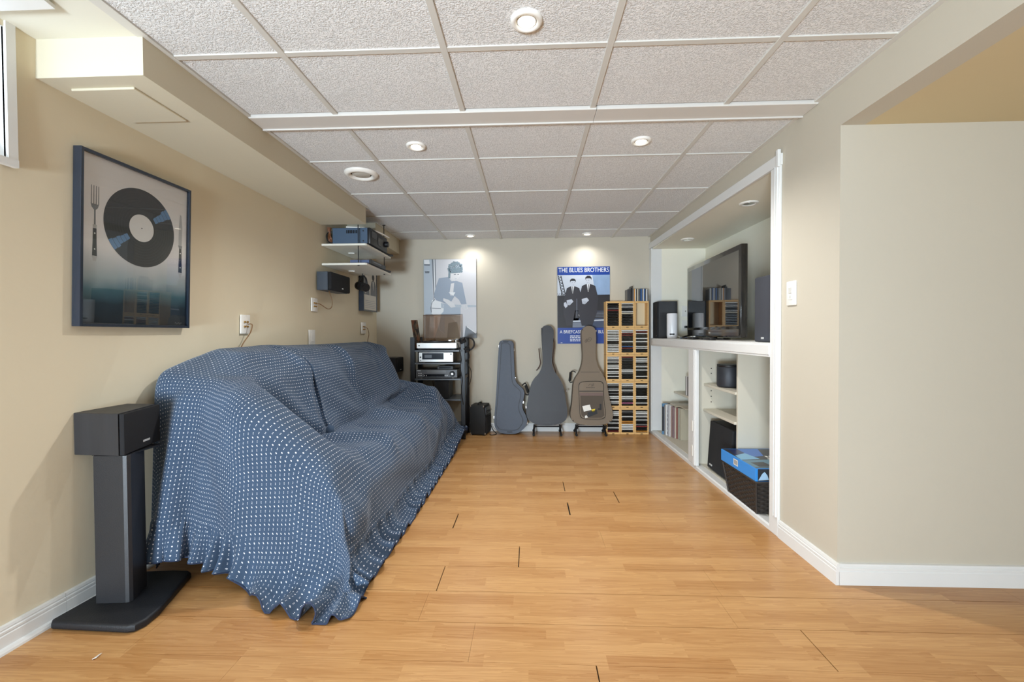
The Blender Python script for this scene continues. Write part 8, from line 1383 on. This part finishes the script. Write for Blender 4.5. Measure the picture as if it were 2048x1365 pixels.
 2,1,-17,4,-8,-1,-2,1,-1,0,1,-1,1,-1,0,-1,1,-1,-1,2,-2,-2,-1,-3,0,0,0,-2,-2,2,-81,114,4,-1,0,0,-2,-1,-1,-1,0,0,0,0,6,-1,-8,-8,6,4,-2,2,0,1,0,0,0,0,0,0,0,0,0,0,0,0,1,-4,-1,0,-1,2,3,-2,-6,6,2,0,0,0,0,0,0,0,0,0,-1,0,4,-3,1,-7,-5,9,-5,6,3,13,0,-21,-21,16,-25,29,-13,12,19,13,-7,-21,-5,2,0,2,1,1,0,0,-1,-1,1,2,
 -4,15,-20,-11,5,-4,-1,-3,2,0,0,0,-1,1,0,0,-1,1,0,-2,-3,1,-4,-2,0,0,-1,0,1,1,35,-11,2,1,1,1,3,1,0,-1,-2,0,0,0,6,-3,-10,-4,7,2,1,0,2,-1,0,0,0,0,0,0,0,0,0,0,0,0,-2,-1,-2,5,-8,2,-4,-3,13,0,0,0,0,0,0,0,0,0,-2,1,-1,5,-5,1,-8,0,5,-1,133,-136,13,2,-4,-24,1,27,-7,-9,24,9,8,-26,-5,3,0,-1,1,1,0,-1,0,-1,0,0,1,0,
 -5,2,13,-18,-1,-1,-2,-1,0,0,-1,0,0,-1,-1,-1,0,0,0,0,-1,-4,-3,-5,1,0,1,-2,3,3,35,2,0,0,-2,-4,0,0,-2,0,-1,1,-5,0,4,-4,-7,-4,9,-1,3,1,0,-1,0,0,0,0,0,0,0,0,0,0,0,0,1,0,-4,1,-6,0,-5,8,5,0,0,0,0,0,0,0,0,0,1,-1,2,-5,-2,-2,6,-1,0,0,5,-1,3,-1,-12,-12,-2,10,7,24,23,-28,-31,-5,11,-1,14,3,1,-1,1,-1,0,1,-1,0,0,-3,
 -2,-2,-4,10,4,1,0,-1,-2,0,0,-1,-1,-1,1,2,0,0,-4,-3,-15,0,-4,0,1,1,1,2,1,-7,-4,7,6,7,8,7,2,0,1,-1,-1,-6,-3,0,2,-4,-5,-1,12,-6,0,3,2,2,0,0,0,0,0,0,0,-1,-1,-2,-1,1,2,-5,-1,-1,-6,2,-2,13,0,-1,-1,0,0,1,1,1,0,1,-1,0,-2,-1,1,0,-5,3,-1,0,4,0,2,-1,-10,0,11,-19,46,-10,-20,6,-5,-4,-24,-2,5,19,4,2,1,2,-1,-1,2,0,-2,-1,
 -1,-4,3,7,0,1,0,-2,-2,-1,0,0,1,2,-2,0,-1,-9,-1,2,-11,-1,-4,0,0,-1,-1,4,4,-3,-5,-3,0,1,2,5,4,3,2,0,-1,8,6,-2,4,-7,-4,1,-1,7,-4,-2,0,-1,0,0,0,0,0,0,1,1,2,2,2,-1,-12,-7,22,-13,2,-1,2,2,0,2,1,0,1,-1,-1,-2,0,-1,0,-1,0,1,1,2,3,0,1,-2,2,4,0,-5,-8,3,33,6,-20,-14,-3,2,-9,0,1,-8,-5,1,12,7,1,4,1,0,-2,4,0,-1,
 3,-2,-1,3,3,0,-1,2,-6,0,0,0,0,-4,2,-6,-7,1,4,-1,1,-13,-4,3,-1,-1,0,-1,0,18,-16,0,-2,-1,-2,0,1,4,2,4,4,-8,1,22,-1,-4,-1,0,-18,-2,-1,-1,-1,0,0,-1,0,0,1,0,0,1,0,1,2,-3,0,25,-14,5,2,0,1,-11,-2,2,-2,0,-2,-2,-2,-1,-1,-1,0,0,1,0,1,-1,0,0,8,22,2,16,1,-24,2,34,-17,-13,-5,2,0,4,0,-6,4,-7,-9,-4,-2,5,11,-1,7,4,-1,-4,5,3,
 12,2,0,-22,-25,6,0,-8,5,-7,-1,1,-3,1,-8,-2,2,7,-9,2,-3,-1,0,-1,0,1,-1,0,1,0,32,-2,-1,-1,-1,-2,-1,-1,1,1,3,7,12,6,-4,-2,-2,4,-5,-8,-3,-1,0,0,-1,0,0,0,-1,0,0,-1,0,0,-3,5,8,-9,9,0,3,-3,6,-5,-5,-7,1,-2,-1,0,0,-1,0,0,0,-1,-1,0,0,1,2,19,11,-2,-135,-8,-3,0,1,3,4,-1,17,-2,6,-5,1,6,2,11,-5,-7,-1,2,-10,5,-8,-5,11,36,30,35,
 12,-4,-2,0,-9,-9,6,1,-7,8,0,0,1,-1,-6,5,5,0,4,-37,6,-4,-4,1,1,-1,1,2,2,1,-1,3,1,0,0,-2,-2,-2,-1,0,-2,-1,-11,-25,-34,-15,23,35,24,7,5,-2,-1,0,0,0,-1,0,0,0,-1,0,-1,0,0,1,-5,-11,-16,-14,-1,11,17,9,8,1,-3,0,1,0,1,2,0,1,0,2,0,2,4,6,17,-7,-10,-22,0,11,-6,10,-11,-2,-3,30,-23,44,4,1,-2,-5,6,-10,0,-3,-17,-12,11,5,8,0,17,-14,-8,-20,
 -8,0,10,11,-5,-11,-6,9,5,-2,-4,-4,2,-7,3,1,-2,-5,-6,0,-12,12,-4,-7,-1,2,3,4,-1,-2,0,-1,2,1,1,2,1,-1,-1,-1,-1,-2,0,-2,0,1,-1,0,-2,3,-1,4,1,0,1,0,1,-1,0,0,-1,0,-1,-1,0,-2,-1,1,-2,-3,-1,-2,2,2,3,-1,6,3,1,2,2,1,1,0,-1,2,-3,11,5,0,-14,-12,-9,1,-1,2,15,-7,-2,-8,14,-2,-5,0,16,8,-1,5,-13,11,5,-7,8,2,-10,-8,14,1,-17,-3,8,-4,
 -4,-2,-7,3,15,5,-8,-10,1,1,1,0,-3,-5,3,-3,-4,-7,-6,12,-5,-10,15,-5,-6,2,4,-2,-3,0,-1,0,-1,0,0,0,0,1,0,-1,0,0,-1,1,-1,0,0,0,0,0,0,0,0,1,-1,0,0,1,-1,0,0,0,1,0,-1,-1,0,-2,2,1,-3,1,-1,4,-3,6,-2,-2,2,2,0,2,2,3,4,-1,6,-11,-8,-3,1,1,2,3,-4,-2,3,4,16,-15,7,-6,3,-7,1,10,11,-3,4,-10,7,5,-5,10,4,-7,-10,11,11,-5,-17,12,
 -7,16,-2,-13,-8,11,5,-3,-7,-1,0,0,-2,-3,2,-5,-6,-5,-5,3,11,0,-9,6,-4,2,-4,-5,0,-1,0,0,1,0,0,-1,1,-1,0,1,0,0,0,0,0,0,0,0,0,0,0,0,0,0,0,1,-1,0,0,0,1,-1,0,0,0,0,0,1,-1,0,0,0,0,0,0,1,1,2,0,-1,1,0,-1,-1,-1,-1,0,2,-1,4,-5,1,3,-2,7,-1,-5,-1,5,7,-1,-12,19,-16,2,2,8,7,-1,2,-7,6,1,-4,11,6,-8,-8,0,16,10,-12,
 -12,-1,13,15,-11,-16,1,1,2,-2,-1,0,-3,-2,-4,-4,-4,-2,-3,0,-1,1,0,3,8,-8,-4,-1,1,0,1,0,-1,0,0,1,-1,1,0,-1,0,0,0,0,0,0,0,0,0,0,0,0,0,0,0,0,0,0,0,0,0,0,0,0,0,0,1,1,-1,-1,0,1,0,-1,1,-1,1,0,0,0,0,-1,0,0,1,2,0,-3,6,-6,1,-1,1,4,-3,-1,1,-1,4,18,-16,-5,0,10,-7,4,1,8,6,1,0,-5,12,-9,0,13,0,-2,8,-6,-13,16,
 -2,-9,-2,10,18,-19,-8,2,2,-2,-2,-3,-3,6,-12,-3,-1,-4,0,-2,1,-1,0,0,0,1,-1,0,0,0,0,0,0,0,0,0,0,0,0,0,0,0,0,0,0,0,1,-1,1,-1,0,0,0,0,1,-1,1,-1,1,0,-1,1,0,-1,1,0,0,-1,0,0,0,0,0,1,0,0,-1,1,-1,0,0,1,1,1,-1,-1,-1,5,-4,0,-1,3,-2,0,-1,3,-2,3,-1,-1,-1,1,-1,0,12,-8,3,4,6,6,2,1,-1,-1,-5,6,9,6,6,-3,-2,-14,
 0,3,-5,-5,9,6,-16,1,2,-2,-3,-7,-4,-3,4,-3,-8,-1,0,-2,0,1,-1,0,0,0,0,1,-1,1,-1,0,1,0,0,0,-1,0,0,0,0,0,1,-1,1,-1,0,0,0,0,1,-1,0,0,0,0,0,0,0,0,1,0,-1,1,0,0,-1,0,0,1,0,1,0,0,-1,-1,0,0,0,1,1,0,0,-1,0,0,3,-3,-1,0,3,-1,-2,0,3,-3,2,2,-2,-1,1,2,-3,3,-1,3,5,-4,2,6,7,5,-6,9,-9,0,8,-3,16,-4,5,-12,
 0,-1,0,3,-2,-8,3,-1,-2,-2,-6,-5,-3,-1,-2,-2,3,-4,-4,0,0,0,1,0,-1,0,0,0,1,-1,0,1,-1,0,0,0,1,0,0,-1,1,0,-1,0,0,0,0,0,0,0,0,0,1,-1,0,0,0,1,-1,0,0,0,0,0,0,0,0,1,0,0,1,-1,0,-1,0,1,0,0,1,1,-2,0,0,-1,1,2,-3,0,1,0,-1,0,2,0,-2,2,3,-2,-2,1,-1,0,1,1,1,2,2,2,-3,3,5,4,5,-3,4,-5,3,14,1,1,-13,5,
 1,-1,0,0,0,-4,-1,-2,-3,-3,-7,-2,-1,-3,-2,-2,1,-1,-2,-2,0,0,0,0,1,0,0,0,-1,0,1,-1,0,0,1,0,0,0,0,0,-1,1,0,0,0,0,-1,1,-1,1,-1,0,0,0,0,0,0,0,1,-1,0,0,1,0,0,0,0,-1,0,0,0,1,0,1,0,0,1,-1,-1,-1,0,0,0,1,0,-1,1,-1,0,0,0,2,-1,0,0,3,-2,-1,0,0,0,5,4,3,-11,4,-1,3,0,0,3,4,7,6,0,2,-11,29,-11,-10,6,-5,
 11,-10,-1,-1,1,6,-11,1,-3,-11,0,-1,-4,-4,-3,0,0,-1,-2,0,0,0,0,0,-1,0,1,-1,0,1,-1,0,1,0,-1,0,0,0,0,1,0,0,0,0,0,0,1,-1,0,0,0,0,-1,1,-1,1,-1,0,0,0,0,0,0,1,0,0,0,1,0,1,-1,0,0,-1,0,-1,0,0,1,0,1,0,-1,0,-1,0,0,1,-1,1,0,-1,1,2,-1,-1,0,0,1,0,2,-1,-2,-2,10,-6,-1,7,4,-5,1,3,4,9,7,-10,12,5,-8,2,-4,1,
 -3,13,-10,-4,-1,13,-4,-19,0,-4,-1,-3,-2,0,-3,-4,1,2,-5,7,-2,-1,-1,0,0,-1,-1,0,1,-1,0,0,0,0,0,0,0,0,0,1,0,-1,0,1,-1,1,0,0,0,0,0,1,0,-1,1,-1,1,-1,0,0,0,0,0,-2,1,0,0,-1,1,0,0,0,0,1,1,0,0,1,0,0,0,-1,1,0,0,0,0,0,1,1,0,0,-1,-2,2,-2,-1,0,-1,1,0,0,1,-2,0,6,-3,1,8,2,-6,2,4,1,7,3,20,-7,-10,0,1,2,
 -9,2,17,-16,-3,6,16,-13,-17,10,-4,-2,1,4,-1,-11,-7,8,4,-11,1,-1,0,0,0,0,-1,-1,-2,0,0,0,-1,0,0,0,0,0,1,-1,0,1,0,0,1,-1,0,1,1,-1,1,0,0,1,0,1,-1,1,0,1,0,0,0,1,-1,1,0,1,-1,0,1,0,0,0,-1,1,-1,0,-1,0,0,1,1,0,1,0,0,0,0,-1,0,0,0,0,0,0,-1,-2,-1,-1,-1,-1,-2,0,1,5,-4,-2,5,11,0,-5,-2,3,5,24,-4,-2,-10,2,2,2,
 0,-4,-3,13,-10,-3,6,16,-11,-20,2,0,-1,1,1,-1,-4,-2,6,-2,0,1,0,0,0,0,0,0,1,-1,0,0,1,0,1,0,1,1,0,1,1,0,1,0,0,1,0,0,0,1,0,0,1,0,0,0,1,0,0,0,0,0,0,0,0,-1,0,-1,1,-1,-1,0,0,-1,0,-1,1,-1,1,0,0,0,0,1,0,0,0,0,0,0,1,-1,0,1,-1,-1,-1,0,-2,-2,-1,-2,-1,-6,-9,5,13,-8,-5,7,12,-2,7,8,15,0,-5,-25,3,1,3,3,
 -1,1,-2,-6,9,-7,-1,4,16,6,-11,-9,-11,-9,7,4,-6,-6,9,2,-2,1,0,0,1,1,1,2,1,2,1,1,0,1,0,1,0,0,0,0,0,0,0,0,0,0,0,0,0,0,0,0,0,0,0,0,0,0,0,0,0,0,0,0,0,0,0,0,-1,0,0,-1,-1,0,0,-1,-1,1,-1,0,0,0,0,-1,0,0,0,0,0,0,0,0,0,-1,0,-1,-1,-1,0,-1,-1,0,-1,10,-7,-11,6,6,-8,-7,9,22,7,1,-16,6,-15,2,1,3,2,2,
]
def resample(P, nv, nu):
    """cubic (Catmull-Rom) resampling of a grid of points"""
    def along(P, n):
        N = P.shape[0]; t = np.linspace(0, N-1, n); i = np.minimum(t.astype(int), N-2); f = (t-i).reshape((-1,)+(1,)*(P.ndim-1))
        p1 = P[i]; p2 = P[i+1]; p0 = np.where((i > 0).reshape(f.shape), P[np.maximum(i-1, 0)], 2*p1-p2); p3 = np.where((i < N-2).reshape(f.shape), P[np.minimum(i+2, N-1)], 2*p2-p1)
        return .5*((2*p1)+(p2-p0)*f+(2*p0-5*p1+4*p2-p3)*f*f+(3*p1-p0-3*p2+p3)*f**3)
    P = along(P, nv); P = along(P.transpose(1, 0, 2), nu).transpose(1, 0, 2); return P
def build_cover():
    d = np.stack([np.array(q).reshape(CNV, CNU) for q in (DRAPE_X, DRAPE_Y, DRAPE_Z)], axis=2)
    P = np.cumsum(np.cumsum(d, axis=0), axis=1)/1000.0
    for _ in range(2):      # take out the rounding to whole millimetres
        P[1:-1] = .5*P[1:-1]+.25*(P[:-2]+P[2:]); P[:, 1:-1] = .5*P[:, 1:-1]+.25*(P[:, :-2]+P[:, 2:])
    K = 3; nv, nu = (CNV-1)*K+1, (CNU-1)*K+1
    P = resample(P, nv, nu)
    # rest coordinates of the cloth: the hem is cut in along the arm and the front corners are rounded
    V = np.linspace(0, CV1, nv)[:, None]; A = np.linspace(0, 1, nu)[None, :]
    t0 = np.clip((V-.75)/.60, 0, 1); E0 = CUA+(CUB-CUA)*t0*t0*(3-2*t0)
    UU = E0+(CU1-E0)*A; VV = V+0*A
    fr = np.clip((VV-1.41)/(CV1-1.41), 0, 1)
    en = np.clip((1.82-UU)/(1.82-E0), 0, 1); ef = np.clip((UU-4.40)/(CU1-4.40), 0, 1); ee = np.maximum(en, ef)
    sh = np.sqrt(1-.36*fr*fr)
    U2 = np.where(en > 0, 1.82-(1.82-E0)*en*sh, np.where(ef > 0, 4.40+(CU1-4.40)*ef*sh, UU))
    V2 = np.where(fr > 0, 1.41+(CV1-1.41)*fr*np.sqrt(1-.36*ee*ee), VV)
    dn = (UU-E0); df = CU1-UU; dfr = CV1-VV
    UU, VV = U2, V2
    tu = np.gradient(P, axis=1); tv_ = np.gradient(P, axis=0); n = np.cross(tu, tv_); n /= np.linalg.norm(n, axis=2, keepdims=True)+1e-9
    RB = .17
    # the pleat where slack has gathered between two back cushions, and softer creases beside it
    tn = tu/(np.linalg.norm(tu, axis=2, keepdims=True)+1e-9)
    def crease(uc, w, h, lean, v0, v1):
        sft = np.clip((VV-v0)/.12, 0, 1)*np.clip((v1-VV)/.25, 0, 1); s = (UU-uc)/w; g = np.exp(-s*s)*sft
        return n*(h*g)[..., None]+tn*(lean*g)[..., None]
    P += crease(2.66-.05*np.clip(VV-.3, 0, 2)+.02*np.sin(VV*7), .034, .045, .012, .16, 1.25)
    P += crease(2.755-.10*np.clip(VV-.3, 0, 2)+.015*np.sin(VV*6+1), .028, .026, -.014, .25, 1.20)
    P += crease(2.56+.02*np.sin(VV*5), .05, -.018, 0, .2, 1.3)
    P += crease(3.34+.10*np.clip(VV-.3, 0, 1), .040, -.030, .0, .14, .95)+crease(3.43+.10*np.clip(VV-.3, 0, 1), .06, .022, -.02, .14, 1.0)
    P += crease(2.35-.25*np.clip(VV-.9, 0, 1), .045, .020, .01, .85, 1.5)+crease(3.05-.12*np.clip(VV-.9, 0, 1), .05, .020, .012, .95, 1.6)+crease(3.72, .05, .022, .012, .95, 1.7)+crease(3.95, .04, .018, -.01, .8, 1.7)
    # gathered ruffle along near, far and front hems
    tu = np.gradient(P, axis=1); tv_ = np.gradient(P, axis=0); n = np.cross(tu, tv_); n /= np.linalg.norm(n, axis=2, keepdims=True)+1e-9
    for dist, along in ((dn, VV), (df, VV), (dfr, UU)):
        other = np.minimum.reduce([q for q in (dn, df, dfr) if q is not dist])
        t = np.clip((RB-dist)/RB, 0, 1); mask = np.clip(other/.25, 0, 1)
        ph = along*2*np.pi/.150+1.5*np.sin(along*6.1+.5)+.9*np.sin(along*14.3)
        amp = (.003+(.032+.012*np.sin(along*9.7))*t**1.1)*(t > 0)
        P += n*(amp*mask*np.sin(ph)*np.where(dist < RB, 1, 0))[..., None]
        # fine puckers right under the seam
        pk = np.exp(-((dist-RB+.02)/.022)**2)*.0055*np.sin(along*2*np.pi/.03+np.sin(along*11))
        P += n*(pk*mask)[..., None]
        # the seam itself draws in
        P -= n*(np.exp(-((dist-RB)/.010)**2)*.004*mask)[..., None]
    P[..., 2] = np.maximum(P[..., 2], .004)
    verts = P.reshape(-1, 3)
    j, i = np.meshgrid(np.arange(nv-1), np.arange(nu-1), indexing='ij'); a = (j*nu+i).ravel()
    faces = np.stack([a, a+1, a+nu+1, a+nu], 1)
    me = bpy.data.meshes.new('slipcover'); me.from_pydata(verts.tolist(), [], faces.tolist())
    uvl = me.uv_layers.new(name='UVMap'); li = np.array([l.vertex_index for l in me.loops])
    uvs = np.stack([UU.ravel()[li], VV.ravel()[li]], 1).astype(np.float32).ravel(); uvl.data.foreach_set('uv', uvs)
    me.polygons.foreach_set('use_smooth', [True]*len(me.polygons)); me.materials.append(M_FAB)
    o = bpy.data.objects.new('slipcover', me); COL.objects.link(o); o.parent = sofa
    sol = o.modifiers.new('thickness', 'SOLIDIFY'); sol.thickness = .0025; sol.offset = 0
    # dark binding along the hem
    edge = np.concatenate([P[:, 0], P[-1, 1:], P[::-1, -1][1:]])[::2]
    m = MB(); m.tube([tuple(q) for q in edge], .0035, 5); m.build('hem_binding', mat('navy_binding', (40, 52, 78), rough=.8), o, smooth=60)
build_cover()
